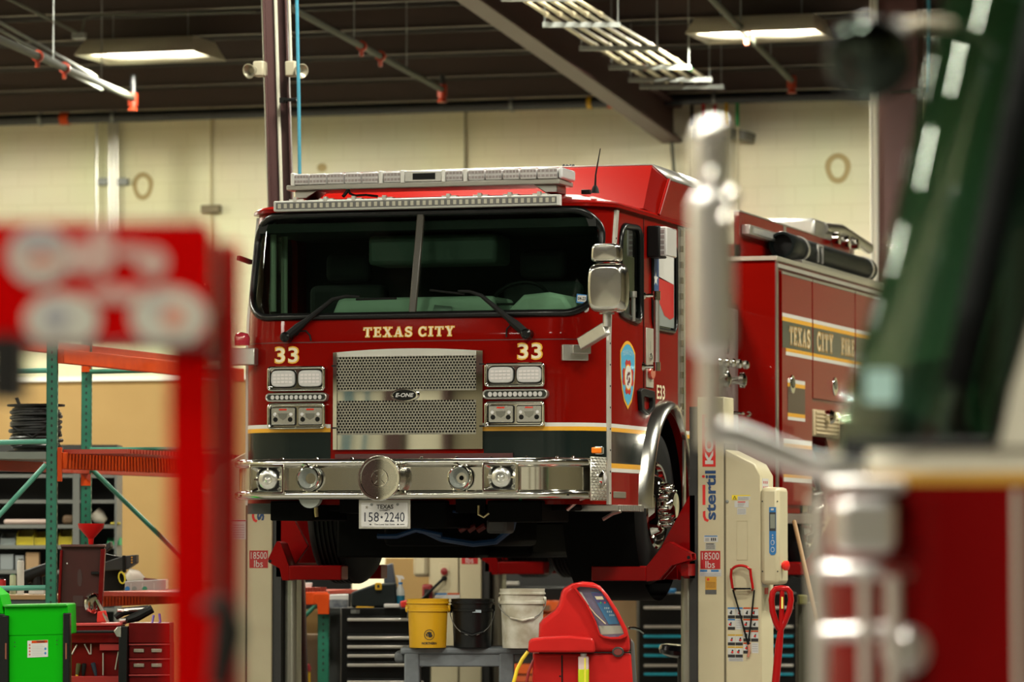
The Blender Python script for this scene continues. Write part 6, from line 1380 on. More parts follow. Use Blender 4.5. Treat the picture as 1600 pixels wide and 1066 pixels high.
m = M(); m.box((-.29, .02, .1), (.29, .40, at(905, 1200, DM).z+.02), Matrix.Translation(ORG[mt_.name]) @ Mx.to_3x3().to_4x4()); m.build('lower_body', MR, mt_)
m = M(); m.tube([fm(825, 1018, -.05), fm(816, 1030, -.05), fm(808, 1046, -.05), fm(802, 1068, -.05), fm(800, 1110, -.02), fm(812, 1190, .06), fm(850, 1210, .1)], .012, 10); m.build('yellow_hose', mat('yellow hose', (.78, .55, .02), .4), mt_)
m = M(); m.tube([fm(838, 1022, .02), fm(826, 1050, -.0), fm(820, 1080, -.0), fm(835, 1160, .1)], .010, 8); m.build('red_hose', mat('hose red', (.3, .015, .015), .4), mt_)
# pallet jack handle
DJ = 26.9
pj = thing('pallet_jack', 'red pallet jack standing by the right lift column, its loop handle up', 'pallet jack', tuple(V(at(1218, 1066, DJ).x, at(1218, 1066, DJ).y, 0)))
def jp(px, py, d=0): return at(px, py, DJ)+v0*d
JR = mat('jack red', (.32, .004, .005), .28, coat=.4, spec=.3, tint=RT)
loop = [jp(1218, 984), jp(1212, 972), jp(1207, 955), jp(1205.5, 938), jp(1207.5, 926), jp(1212, 920.5), jp(1221, 919.5), jp(1230, 920.5), jp(1234.5, 926), jp(1236, 938), jp(1233, 955), jp(1226, 972), jp(1220, 984)]
m = M(); m.tube(loop, .020, 12); m.build('handle_loop', JR, pj)
m = M(); m.tube([jp(1222, 921), jp(1221, 975), jp(1217, 1010), jp(1212, 1066), V(*(jp(1208, 1140)))], [.015, .018, .026, .026, .026], 14); m.build('shaft', JR, pj)
m = M(); p = jp(1222, 942, -.02); m.cbox(p, (.012, .006, .075)); m.build('shaft_label', mat('yellow label', (.75, .65, .12), .5), pj)
base = jp(1208, 1140)
m = M(); m.cyl(base, V(base.x, base.y+.05, .15), .05, 16); m.box((base.x-.12, base.y, .08), (base.x+.12, base.y+.16, .26)); m.build('hydraulic_pump', JR, pj, bevel=.01)
for s_ in (-.18, .18):
    m = M(); m.box((base.x+s_-.08, base.y+.12, .06), (base.x+s_+.08, base.y+1.2, .11)); m.build('fork', JR, pj, bevel=.006)
m = M(); m.box((base.x-.26, base.y+.08, .06), (base.x+.26, base.y+.2, .2)); m.build('fork_head', JR, pj, bevel=.01)
for s_ in (-.05, .05):
    m = M(); m.cyl((base.x+s_-.025, base.y+.03, .085), (base.x+s_+.025, base.y+.03, .085), .085, 20); m.build('wheel', BLACK, pj)
# broom handle leaning
m = M(); a = at(1241, 815, 30.0); b = at(1278, 975, 29.2); k_ = b.z/(a.z-b.z); m.tube([a, b+(b-a)*k_*.985], .016, 12)
single(m, 'broom_handle', mat('wooden handle', (.30, .17, .07), .6), 'worn wooden broom handle leaning behind the right lift column', 'broom')
# ================================================================ LEFT: RACKS, SHELVES, TOOLS
MX = Matrix((r, v0, V(0, 0, 1))).transposed().to_4x4()
def loc(o): m = MX.copy(); m.translation = o; return m
def cbx(m, c, d): m.box((-d[0]/2, -d[1]/2, -d[2]/2), (d[0]/2, d[1]/2, d[2]/2), loc(c)); return m
def at0(px, D, z=0): p = AD(px, 800, D); return V(p.x, p.y, z)
YY = V(0, 1, 0)
rack = thing('pallet_rack', 'green and orange pallet rack standing at the left', 'rack', tuple(at0(80, 29.0)))
def upright(px, D, par, ztop, pitch=.0508, w=.074):
    b = at0(px, D); m = M(); m.box((-w/2, 0, 0), (w/2, .004, ztop), loc(b)); m.box((-w/2, 0, 0), (-w/2+.004, .07, ztop), loc(b)); m.box((w/2-.004, 0, 0), (w/2, .07, ztop), loc(b))
    o = m.build('upright', TEAL, par); z = .35; h = M(); k = 0
    m2 = M()
    while z < ztop-.05:
        if z > .5:
            m2.prism([(a*.008, c*.010) for a, c in ((-1, -.3), (-.4, -1), (.4, -1), (1, -.3), (.6, 1), (-.6, 1))], lambda a, c, d: b+r*a-v0*d+V(0, 0, z+c), -.001, .0015)
            m2.prism([(a*.012, c*.014) for a, c in ((-1, -.3), (-.4, -1), (.4, -1), (1, -.3), (.6, 1), (-.6, 1))], lambda a, c, d: b+r*(w/2+d)+v0*(.035+a)+V(0, 0, z+c+.02), -.001, .0015)
        z += pitch
    m2.build('slot_holes', mat('slot black', (.012, .02, .016), .7), o); o2 = [q for q in bpy.data.objects if q.parent == o][-1]; o2['kind'] = 'stuff'
    m = M(); m.box((-w/2-.02, -.03, 0), (w/2+.02, .1, .008), loc(b)); m.build('foot_plate', TEAL, par); return b
u1 = upright(80, 29.0, rack, 3.15); u2 = upright(134, 31.3, rack, 3.2)
u3 = upright(-150, 29.1, rack, 3.15); u4 = upright(350, 31.4, rack, 3.2)
def beam(p, q, h, par, nm='beam', mt=ORANGE, dp=.05): m = M(); m.bar(p, q, dp, h); o = m.build(nm, mt, par, bevel=.004); return o
def px_z(px, py, D): return AD(px, py, D).z
# near beam line leaves the first upright and runs along the building
zt = px_z(95, 720, 29.0); b1 = beam(u1+r*.06+V(0, 0, zt), u1+r*.06+YY*3.6+V(0, 0, zt), .115, rack)
m = M(); cbx(m, u1+r*.058+V(0, 0, px_z(95, 726, 29.0)), (.03, .05, .235)); m.build('beam_end', ORANGE, rack, bevel=.003)
m = M()
zd = px_z(95, 705.5, 29.0)
for i in range(58):
    p = u1+r*.05+YY*(.10+.06*i)+V(0, 0, zd); m.bar(p, p+V(.6, 0, 0)*.8, .035, .03)
dk = m.build('wire_deck', mat('deck rust red', (.34, .026, .009), .5), rack); dk['kind'] = 'stuff'
m = M(); m.bar(u1+r*.028+YY*.1+V(0, 0, zd-.028), u1+r*.028+YY*3.5+V(0, 0, zd-.028), .008, .016); m.build('deck_edge', mat('deck wire', (.55, .45, .34), .5), rack)
zu = px_z(95, 556, 29.0); beam(u1+r*.06+V(0, 0, zu), u1+r*.06+YY*3.6+V(0, 0, zu), .10, rack)
# far beam line comes from the nearer left and ends at the second upright
for (py, h) in ((733, .075),):
    z2_ = px_z(134, py, 31.3); beam(u2-r*.0+YY*-3.0+V(0, .06, z2_), u2+YY*2.4+V(0, .06, z2_), h, rack, mt=mat('dark orange enamel', (.30, .032, .010), .5))
for (py0, py1) in ((560, 581), (741, 759)):
    a = u2+V(0, 0, px_z(134, py0, 31.3)); b_ = u2+V(0, 0, px_z(134, py1, 31.3)); m = M(); m.prism([(-.036, a.z), (.036, a.z), (.036, b_.z), (-.036, b_.z)], lambda x, z, d: u2+r*x-v0*d+V(0, 0, z), .0, .012); o = m.build('beam_end', ORANGE, rack)
    m = M(); m.prism([(-.036, a.z), (.036, a.z), (.036, b_.z+.03)], lambda x, z, d: u2+r*x-v0*d+V(0, 0, z), .011, .016); m.build('end_gusset', mat('dark orange enamel', (.30, .032, .010), .5), o)
zu2 = px_z(134, 548, 31.3); beam(u2+YY*-3.0+V(0, .06, zu2), u2+YY*2.4+V(0, .06, zu2), .09, rack)
def brace(p, q, par, mt=mat('pale rack green', (.07, .27, .20), .45)): m = M(); m.tube([p, q], .018, 8); m.build('brace', mt, par)
def pD(px, py, D): return AD(px, py, D)
brace(pD(73, 690, 29.02), pD(-150, 695, 29.12), rack); brace(pD(73, 579, 29.02), pD(-150, 584, 29.1), rack); brace(pD(72, 726, 29.02), pD(-70, 880, 29.1), rack); brace(pD(72, 918.5, 29.02), pD(-150, 922, 29.1), rack)
brace(pD(140, 581, 31.32), pD(345, 577, 31.4), rack, TEAL); brace(pD(140, 703, 31.32), pD(345, 702, 31.4), rack, TEAL); brace(pD(143, 733, 31.32), pD(345, 930, 31.4), rack, TEAL)
# deck levels carrying goods
zs_ = px_z(40, 707, 29.8); p0 = AD(-120, 707, 29.6); m = M(); m.box((-.1, 0, -.05), (1.02, .9, 0), loc(V(p0.x, p0.y, zs_))); m.build('shelf_panel', mat('grey deck', (.16, .18, .16), .6), rack)
zb_ = px_z(40, 930, 29.6); p0 = AD(-120, 930, 29.5); m = M(); m.box((-.1, 0, -.03), (.98, .9, 0), loc(V(p0.x, p0.y, zb_))); m.build('shelf_board', mat('brown board', (.30, .17, .07), .6), rack)
m = M(); m.box((-.1, .02, -.14), (.98, .06, -.03), loc(V(p0.x, p0.y, zb_))); m.build('beam', mat('dark steel', (.04, .045, .05), .5), rack)
zl = px_z(200, 935, 30.2); beam(u1+r*.12+V(0, .5, zl), u1+r*.12+YY*3.6+V(0, 0, zl), .10, rack)
m = M(); zdk = px_z(200, 926, 30.2)
for i in range(50):
    p = u1+r*.11+YY*(.5+.06*i)+V(0, 0, zdk); m.bar(p, p+V(.7, 0, 0), .035, .03)
dk = m.build('wire_deck', mat('deck rust red', (.34, .026, .009), .5), rack); dk['kind'] = 'stuff'
# cable spool on the upper deck
c = AD(56, 705, 29.95); c.z = zs_; t = thing('cable_spool', 'black spool wound with black cable on the left rack', 'cable spool', tuple(c))
hs = px_z(56, 632, 29.95)-zs_
m = M(); m.lathe([(.205, 0), (.205, .014), (.05, .014)], c, (0, 0, 1), 32); m.lathe([(.205, hs-.014), (.205, hs), (.05, hs)], c, (0, 0, 1), 32); m.cyl(c, c+V(0, 0, hs), .06, 16); m.build('spool_frame', BLACK, t)
m = M(); P = []
for i in range(24*15):
    a = 2*math.pi*i/24; rr_ = .165+.012*math.sin(i*.37)+(.008 if (i//24) % 3 == 0 else 0); P.append(c+V(rr_*math.cos(a), rr_*math.sin(a), .03+(hs-.06)*i/(24*15)))
m.tube(P, .0145, 6); m.cyl(c+V(0, 0, .016), c+V(0, 0, hs-.016), .155, 24); m.build('cable', mat('cable black', (.005, .0055, .006), .4, spec=.3), t)
m = M(); m.tube([c+V(-.1, -.16, hs*.5), c-r*.0-v0*.19+V(0, 0, hs*.3), c+r*.1-v0*.15+V(0, 0, hs*.55)], .012, 6); m.tube([c-r*.11+V(0, 0, hs-.03), c-r*.14+V(0, 0, hs+.05)], .013, 6); m.build('cable_end', BLACK, t)
# goods on the lower board
def can(name, label, px, D, pyt, wpx, mt, zb, cap=None, cat='can'):
    c = AD(px, 930, D); c.z = zb; h = px_z(px, pyt, D)-zb; ra = wpx/2*D/F; t = thing(name, label, cat, tuple(c))
    m = M(); m.lathe([(ra, 0), (ra, h*.9), (ra*.9, h*.93), (ra*.6, h*.95)], c, (0, 0, 1), 22); m.build('can_body', mt, t)
    m = M(); m.lathe([(ra*.62, h*.93), (ra*.62, h), (0, h)], c, (0, 0, 1), 18); m.build('can_cap', cap or LENS2, t); return t
can('bottle', 'small red bottle at the far left of the lower rack board', 3, 29.8, 904, 12, LABR, zb_, BLACK, 'bottle')
can('spray_can', 'green topped spray can on the lower rack board', 20, 29.9, 897, 10, mat('pale green can', (.35, .40, .25), .4), zb_, mat('cap green', (.02, .12, .03), .5), 'spray can')
can('tube_container', 'tall white cylinder between spray can and green upright', 32, 29.8, 873, 11, mat('dirty white tube', (.5, .49, .45), .5), zb_, STEEL, 'container')
t = M(); c = AD(58, 930, 29.9); c.z = zb_; cbx(t, c+V(0, 0, .02), (.11, .1, .035)); single(t, 'slotted_strip', LABW, 'small white slotted block on the lower rack board', 'block', bevel=.003)
t = thing('power_tool', 'black cordless tool lying on the lower rack board behind the white block', 'power tool', tuple(V(*(AD(58, 930, 30.1).xy), zb_)))
o_ = ORG[t.name]; m = M(); m.tube([o_+r*-.08+V(0, 0, .12), o_+r*.09+V(0, 0, .19)], [.05, .04], 12); m.tube([o_+V(0, 0, .14), o_+V(0, 0, 0.0)], [.035, .05], 10); m.build('tool_body', BLACK, t)
m = M(); m.tube([o_+r*.06+V(0, 0, .18), o_+r*.07+V(0, 0, .27), o_+r*.10+V(0, 0, .24), o_+r*.09+V(0, 0, .18)], .008, 6); m.build('tool_hook', BRUSH, t)
m = M(); m.lathe([(.05, 0), (.05, .05), (.035, .08)], o_-r*.14+V(0, 0, .14), (0, 0, 1), 14); 
# ---- grey shelving with bins behind
DS = 34.5
sh_ = thing('steel_shelving', 'dark grey steel shelving with yellow bins behind the left rack', 'shelving', tuple(at0(90, DS)))
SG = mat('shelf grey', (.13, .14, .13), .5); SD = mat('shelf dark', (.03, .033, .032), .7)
def sx(px): return (px-90)*DS/F
def szp(py): return px_z(90, py, DS)
SO = at0(90, DS)
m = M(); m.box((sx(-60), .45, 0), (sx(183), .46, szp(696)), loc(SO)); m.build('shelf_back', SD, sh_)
for px in (-60, 119, 181):
    w_ = .055 if px == 119 else .02
    m = M(); m.box((sx(px)-w_/2, -.01, 0), (sx(px)+w_/2, .45, szp(738)), loc(SO)); m.build('shelf_post', SG, sh_)
shz = [szp(y) for y in (741, 781, 820, 852, 891, 950)]
for i, z in enumerate(shz):
    m = M(); m.box((sx(-60), 0, z-.03), (sx(181), .45, z), loc(SO)); m.build('shelf', SG, sh_)
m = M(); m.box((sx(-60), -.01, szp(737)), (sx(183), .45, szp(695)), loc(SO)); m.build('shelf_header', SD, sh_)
def on_shelf(px, i, d=.12): return SO+r*sx(px)+v0*d+V(0, 0, shz[i])
def bin_(label, px, i, w_, h_, mt, d=.05):
    c = on_shelf(px, i, d); t = M(); a = .2
    P = [(0, 0), (.26, 0), (.26, h_), (.12, h_), (.02, h_*.55)]
    t.prism(P, lambda y, z, x: c+r*x+v0*y+V(0, 0, z), -w_/2, -w_/2+.006); t.prism(P, lambda y, z, x: c+r*x+v0*y+V(0, 0, z), w_/2-.006, w_/2)
    for (y0, z0, y1, z1) in ((0, 0, .26, .005), (.02, 0, .026, h_*.55), (.255, 0, .26, h_)): t.box((-w_/2, y0, z0), (w_/2, y1, z1), loc(c))
    single(t, 'storage_bin', mt, label, 'bin', 'bins on the grey shelving')
BY = mat('bin yellow', (.42, .35, .012), .45)
bin_('yellow storage bin left of the first green upright', 38, 3, .14, .125, BY); bin_('yellow storage bin just behind the first green upright', 66, 3, .14, .11, BY); bin_('yellow storage bin between the two green uprights', 101, 3, .11, .125, BY)
bin_('grey storage bin at the left end of the yellow bins', 11, 3, .12, .10, mat('bin grey', (.16, .19, .19), .5)); bin_('green storage bin right of the second green upright', 176, 3, .10, .06, mat('bin green', (.02, .32, .12), .5))
def block(name, label, cat, px, i, d, mt, dep=.1, bv=.006):
    c = on_shelf(px, i, dep); t = M(); cbx(t, c+V(0, 0, d[2]/2), d); single(t, name, mt, label, cat, bevel=bv)
block('cardboard_box', 'small brown cardboard box with a white label on the shelving', 'box', 50, 4, (.11, .12, .145), mat('cardboard', (.32, .21, .11), .8))
block('parcel', 'grey parcel left of the small cardboard box on the shelving', 'parcel', 30, 4, (.07, .12, .12), mat('parcel grey', (.22, .24, .25), .6)); block('parcel', 'pale parcel at the far left of the shelving', 'parcel', 10, 4, (.11, .12, .13), mat('parcel pale', (.20, .23, .24), .6))
block('parts_bag', 'flat bundle of pink and white bags lying on the shelving', 'bag', 45, 2, (.42, .15, .045), mat('pale bags', (.42, .33, .29), .7), bv=.02)
block('yellow_box', 'flat yellow box on the shelving right of the second green upright', 'box', 179, 2, (.07, .15, .02), BY); block('brown_item', 'brown leather pouch on the shelving between the green uprights', 'pouch', 106, 2, (.10, .12, .08), mat('brown leather', (.10, .06, .03), .7), bv=.025)
t = M(); c = on_shelf(153, 2, .12); t.tube([c+V(0, 0, .10)-r*.04, c+V(0, 0, .06), c+r*.05+V(0, 0, .025)], [.055, .06, .03], 12); single(t, 'wrapped_part', mat('pale wrap', (.48, .45, .38), .5), 'crumpled pale wrapped part on the shelving right of the second green upright', 'part')
# small box label
c = on_shelf(50, 4, .04); 
# ---- red tool chest with its lid up, funnel on top
D1 = 28.2
tcst = thing('tool_chest', 'worn red tool chest with its dark lid standing open', 'tool chest', tuple(at0(150, D1)))
def q1(px, py, d=0): return AD(px, py, D1)+v0*d
CR = mat('chest red', (.12, .004, .005), .4, coat=.1, spec=.3, tint=RT, noise=(7, .7, (.075, .004, .004))); CRd = mat('lid dark red', (.045, .006, .0055), .5, spec=.3, noise=(5, .6, (.028, .005, .0045)))
def pr1(P, d0, d1, nm, mt, par=tcst, bv=.004): m = M(); m.prism(P, q1, d0, d1); return m.build(nm, mt, par, bevel=bv)
lid = pr1([(88, 853), (157, 853), (150, 975), (83, 975)], .30, .33, 'lid', CRd)
pr1([(151, 858), (158, 858), (152, 975), (145, 975)], .27, .34, 'lid_edge', CR, lid); pr1([(87, 860), (91, 860), (86, 975), (82, 975)], .27, .34, 'lid_edge', CR, lid); pr1([(88, 851), (158, 851), (158, 855), (88, 855)], .26, .35, 'lid_top', mat('lid brown', (.08, .025, .02), .5), lid)
pr1(rrect(136, 149, 894, 898.5, 1), .27, .30, 'lid_clip', BLACK, lid); pr1(ell(117.5, 904, 3.8, 14, 20), .296, .30, 'lid_stain', mat('stain brown', (.03, .008, .007), .6), lid, 0)
pr1(rrect(107, 123, 932, 949, 1), .296, .30, 'lid_plate', mat('stain brown', (.03, .008, .007), .6), lid, 0); pr1(ell(97.5, 881, 1.3, 1.3, 8), .295, .3, 'paint_chip', LABW, lid, 0)
zf = q1(150, 1240).z
body_ = pr1([(108, 977), (188, 977), (188, 1005), (108, 1005)], 0, .36, 'chest_tray', CR)
pr1([(108, 1005), (265, 1005), (265, 1200), (108, 1200)], .06, .40, 'chest_body', CR)
pr1([(109, 975), (190, 974), (190, 977.5), (109, 978.5)], -.01, .36, 'tray_rim', mat('worn red edge', (.42, .04, .04), .4), bv=.002)
m = M(); m.cyl(q1(109, 987.5, -.05), q1(181, 987, -.05), .010, 10); hb = m.build('handle_bar', BLACK, tcst)
pr1([(179, 986), (185, 979), (191, 979), (191, 996), (184, 995)], -.07, .0, 'handle_bracket', BRUSH, hb)
pr1([(187, 979), (200, 979), (198, 1200), (185, 1200)], -.06, .08, 'corner_post', BLACK)
pr1([(155, 1006), (186, 1006), (186, 1017), (155, 1017)], .02, .07, 'drawer_lip', mat('chest lip red', (.30, .010, .012), .4)); pr1([(108, 1057), (186, 1057), (186, 1075), (108, 1075)], .02, .07, 'drawer_lip', mat('chest lip red', (.30, .010, .012), .4))
pr1([(201, 974), (265, 974), (265, 1005), (201, 1005)], .0, .36, 'upper_drawer', CR)
for i, (y0, y1) in enumerate(((1008, 1029), (1031, 1054), (1056, 1080))):
    d = pr1([(201, y0), (265, y0), (265, y1), (201, y1)], .03, .07, 'drawer', CR)
    if i < 2:
        for x0 in (208, 236): pr1([(x0, y0+6), (x0+17, y0+6), (x0+17, y0+12), (x0, y0+12)], .015, .03, 'drawer_pull', mat('worn steel', (.35, .30, .25), .35, .8), d)
    pr1([(201, y0-1.5), (265, y0-2), (265, y0), (201, y0+.5)], .01, .05, 'drawer_edge', mat('worn red edge', (.42, .04, .04), .4), d, 0)
m = M(); m.box((-.32, .1, .09), (.5, .40, q1(150, 1195).z), loc(ORG[tcst.name])); m.build('lower_cabinet', CR, tcst)
for x in (-.28, .45):
    m = M(); m.cyl(ORG[tcst.name]+r*(x-.03)+v0*.25+V(0, 0, .05), ORG[tcst.name]+r*(x+.03)+v0*.25+V(0, 0, .05), .05, 14); m.build('castor', BLACK, tcst)
# mirror stuck on the lid and its strut
t = thing('inspection_mirror', 'round chrome inspection mirror hanging on the open dark lid', 'mirror', tuple(q1(139, 944, .26)))
m = M(); m.lathe([(.072, 0), (.07, .02), (.05, .028), (.0, .02)], q1(138.5, 944, .28), (-v0+r*.9).normalized(), 24); m.build('mirror_rim', CHROME, t)
m = M(); m.bar(q1(145, 938, .27), q1(164, 973, .2), .018, .012); m.build('mirror_arm', BRUSH, t)
# hand tools on the chest front
def screwdriver(label, px0, py0, px1, py1, mt, ring=None):
    p, q = q1(px0, py0, .045), q1(px1, py1, .045); t = thing('screwdriver', label, 'screwdriver', tuple(q), group=None); d = (q-p)
    m = M(); m.tube([p, p+d*.05, p+d*.5, p+d*.85, q], [.010, .016, .015, .011, .008], 10); m.build('grip', mt, t)
    if ring: m = M(); m.tube([p+d*.82, q], .010, 10); m.build('grip_ring', ring, t)
    m = M(); m.tube([q, q+V(0, 0, -.05)], .004, 6); m.build('blade', BRUSH, t)
screwdriver('black and yellow screwdriver leftmost on the red chest front', 122, 1037, 119, 1057, mat('olive grip', (.05, .05, .01), .4), YELLOW)
screwdriver('middle black screwdriver on the red chest front', 130.5, 1037, 129, 1057, BLACK); screwdriver('right dark blue screwdriver on the red chest front', 144, 1036, 149, 1057, mat('dark blue grip', (.012, .02, .035), .4))
for n_, (a, b) in enumerate((((119, 1008), (111, 1023)), ((131, 1007), (139, 1023)), ((141, 1007), (141, 1023)), ((160, 1021), (160, 1056)), ((184, 1019), (179, 1047)))):
    m = M(); m.tube([q1(*a, .05), q1(*b, .05)], .005, 6); single(m, 'pick', mat('pale steel', (.55, .50, .45), .3, .7), ['first', 'second', 'third', 'fourth', 'fifth'][n_]+' from left of the thin steel picks on the red chest front', 'pick')
# black ratchet bits and purple clip on the chest
t = thing('impact_wrench', 'black and silver air wrench lying on the red chest top', 'air wrench', tuple(q1(205, 974, .2)))
m = M(); m.tube([q1(176, 966, .2), q1(188, 957, .2), q1(228, 951, .2)], [.02, .03, .02], 10); m.tube([q1(188, 972, .15), q1(210, 965, .15), q1(235, 952, .15)], [.02, .035, .03], 10); m.build('wrench_body', BLACK, t)
m = M(); m.tube([q1(180, 955, .17), q1(228, 952, .17)], .012, 8); m.tube([q1(186, 971, .12), q1(196, 970, .1)], [.02, .016], 8); m.build('wrench_metal', BRUSH, t)
t = M(); t.tube([q1(238, 962, .1), q1(236, 975, .08), q1(243, 980, .08), q1(249, 972, .08), q1(247, 960, .1)], .009, 6); single(t, 'carabiner', mat('purple clip', (.12, .06, .32), .4), 'purple clip on the red chest beside the red stand', 'clip')
t = M(); t.prism([(147, 957), (160, 955), (165, 974), (146, 974)], q1, .22, .25); single(t, 'red_rag', mat('rag red', (.5, .02, .012), .8), 'bright red rag tucked behind the lid strut on the red chest', 'rag', bevel=.006)
# funnel
c = q1(135, 851, .305); t = thing('funnel', 'red plastic funnel standing on the open chest lid', 'funnel', tuple(c)); h = q1(135, 818, .3).z-c.z; fr_ = 21*D1/F
m = M(); m.lathe([(.016, 0), (.020, h*.28), (fr_*.95, h*.80), (fr_, h), (fr_*.97, h), (fr_*.9, h*.82), (.016, h*.3)], c, (0, 0, 1), 30); m.build('funnel_body', mat('funnel red', (.40, .007, .007), .4, tint=RT), t)
# black case and organiser on the lower deck
zk = zdk+.015; D2 = 30.6
def q2(px, py, d=0): return AD(px, py, D2)+v0*d
t = thing('tool_case', 'black angular tool holder behind the open chest lid', 'tool holder', tuple(V(*(q2(185, 925).xy), zk)))
m = M(); m.prism([(155, 858), (172, 846), (173, 856), (160, 866)], q2, 0, .2); m.prism([(160, 880), (193, 869), (214, 867), (214, 880), (199, 890), (165, 892)], q2, -.05, .15); m.build('case_body', mat('case grey black', (.025, .028, .030), .5), t, bevel=.006)
m = M(); m.prism([(157, 865), (184, 870), (186, 895), (197, 905), (190, 925), (158, 925)], q2, .1, .3); m.prism([(192, 868), (197, 868), (198, 895), (193, 895)], q2, -.07, .0); m.build('case_base', BLACK, t, bevel=.006)
for i in range(3): m = M(); p = q2(207, 871+4*i, -.052); m.cyl(p, p-v0*.004, .006, 8); m.build('case_rivet', GOLD, t)
t = M(); P = [q2(192+5*math.cos(R(a)), 903+8.5*math.sin(R(a))*1.0+2*math.cos(R(a)), -.08) for a in range(0, 361, 24)]; t.tube(P, .006, 6); single(t, 'cable_loop', mat('yellow loop', (.65, .55, .03), .5), 'thin yellow cable loop hanging at the black tool holder', 'cable')
t = thing('organiser_box', 'clear plastic organiser box on the orange lower deck', 'organiser', tuple(V(*(q2(228, 926, -.1).xy), zk)))
m = M(); m.prism([(198, 908), (262, 905), (262, 927), (198, 927)], q2, -.15, .1); m.build('box_body', mat('cloudy plastic', (.36, .34, .33), .25, coat=.5), t, bevel=.006)
for i in range(3): m = M(); m.prism([(207+18*i, 911), (208+18*i, 911), (208+18*i, 926), (207+18*i, 926)], q2, -.153, -.15); m.build('box_divider', LENS2, t)
for i, (px, cm) in enumerate(((202, LBLUE), (213, STEEL), (229, mat('green parts', (.02, .2, .12), .5)))): m = M(); m.prism(ell(px, 920, 4, 4, 10), q2, -.154, -.15); m.build('stored_part', cm, t)
t = M(); t.tube([q2(199, 905, -.05), q2(206, 900, -.05), q2(215, 902, -.05), q2(226, 906, -.05)], [.03, .055, .05, .02], 12); single(t, 'plastic_bag', mat('white bag', (.62, .58, .52), .4), 'crumpled white plastic bag on the organiser box', 'bag')
t = M(); t.prism([(226, 903), (258, 906), (258, 909), (226, 907)], q2, -.1, -.02); single(t, 'red_folder', mat('maroon folder', (.14, .015, .018), .5), 'maroon strip lying on the organiser box', 'folder')
t = M(); t.prism([(152, 925), (195, 923), (197, 927), (152, 928)], q2, -.2, .1); single(t, 'wood_offcut', CARD, 'pale wooden board on the orange lower deck', 'board')
# ---- green tool cart
D3 = 26.9
gc = thing('tool_cart', 'bright green tool cart with black corner posts at lower left', 'tool cart', tuple(at0(55, D3)))
def q3(px, py, d=0): return AD(px, py, D3)+v0*d
GN = mat('bright green enamel', (.001, .34, .001), .5, spec=.1)
def pr3(P, d0, d1, nm, mt, par=gc, bv=.006): m = M(); m.prism(P, q3, d0, d1); return m.build(nm, mt, par, bevel=bv)
pr3([(14, 993), (99, 991), (99, 1240), (14, 1240)], .0, .5, 'cart_body', GN)
pr3([(7, 949), (106, 945), (107, 992), (14, 994.2), (7, 960)], -.004, .5, 'cart_top', GN); pr3([(5, 946), (104, 944), (106, 947), (7, 949)], -.03, .5, 'top_edge', mat('dark green edge', (.008, .25, .006), .4), bv=.002)
pr3([(-30, 905), (0, 930), (7, 960), (-30, 960)], .0, .5, 'lid_end', GN)
pr3([(99, 958), (109.5, 958), (109.5, 1240), (98, 1240)], -.03, .08, 'corner_post', BLACKG); pr3([(-2, 962), (14.5, 962), (14, 1240), (-2, 1240)], -.03, .08, 'corner_post', BLACKG)
lb_ = pr3([(43, 1001.5), (75, 1000), (75, 1026.5), (43, 1028)], -.003, .0, 'warning_label', LABW, bv=0)
pr3([(49.5, 1001.5), (74.3, 1000.4), (74.3, 1004.5), (49.5, 1005.5)], -.0045, -.003, 'label_band', ORANGE, lb_, 0)
m = M(); m.flat(text2d('WARNING', 57, 70, 0, 1, off=.03), lambda a, b: q3(a, 1004.3-3*b, -.0055)); m.build('label_lettering', INK, lb_, fix=False)
for i in range(7): pr3([(50, 1008+2.6*i), (70 if i % 2 else 67, 1007.6+2.6*i), (70 if i % 2 else 67, 1008.5+2.6*i), (50, 1009+2.6*i)], -.0045, -.003, 'label_print', mat('pale grey ink', (.42, .43, .43), .6), lb_, 0)
for i in range(4): pr3(ell(46.5, 1008+5*i, 1.5, 1.7, 10), -.0045, -.003, 'label_pictogram', mat('pale red print', (.45, .12, .10), .6), lb_, 0)
for y in (1014, 1021): pr3(ell(71, y, 1.7, 2, 12), -.0045, -.003, 'label_dot', LBLUE, lb_, 0)
for (x, y) in ((23, 1004), (23, 1010.5), (89, 1001), (89, 1007)): pr3(ell(x, y, .9, .9, 10), -.003, .0, 'screw_hole', INK, gc, 0)
for x in (10, 104): pr3([(x-1.2, 1005), (x+1.2, 1005), (x+1.2, 1030), (x-1.2, 1030)], -.034, -.03, 'post_mark', mat('dull orange mark', (.18, .05, .02), .6), gc, 0)
for x in (10, 100): m = M(); c = q3(x, 1100, .2); c.z = .06; m.cyl(c-r*.03, c+r*.03, .06, 14); m.build('castor', BLACK, gc)
m = M(); a_, b_ = q3(14, 1235), q3(99, 1235); m.box((-.17, .02, .1), (.19, .45, a_.z+.05), loc(ORG[gc.name])); m.build('lower_body', GN, gc)
# ================================================================ BEHIND, UNDER THE ENGINE
rk = thing('pallet_rack', 'end of a green and orange pallet rack below the left front tyre', 'rack', tuple(at0(505, 33.5)))
z5 = px_z(505, 925, 33.5); u5 = upright(505.5, 33.5, rk, z5, .052, .09); u6 = upright(330, 33.6, rk, z5, .052, .09)
beam(pD(360, 936, 33.45)-v0*.04, pD(513, 935, 33.45)-v0*.04, .10, rk)
m = M(); m.prism([(490, 928), (515, 928), (515, 960), (497, 960), (496, 945), (490, 942)], lambda a, b, d: AD(a, b, 33.4)+v0*d, -.03, .02); m.build('beam_end', ORANGE, rk, bevel=.004)
brace(pD(495, 944, 33.4), pD(430, 1010, 33.45), rk, TEAL)
m = M(); z_ = px_z(450, 926, 33.5)
for i in range(22): p = AD(380+6*i, 926, 33.5); m.bar(V(p.x, p.y, z_), V(p.x, p.y+.8, z_), .03, .03)
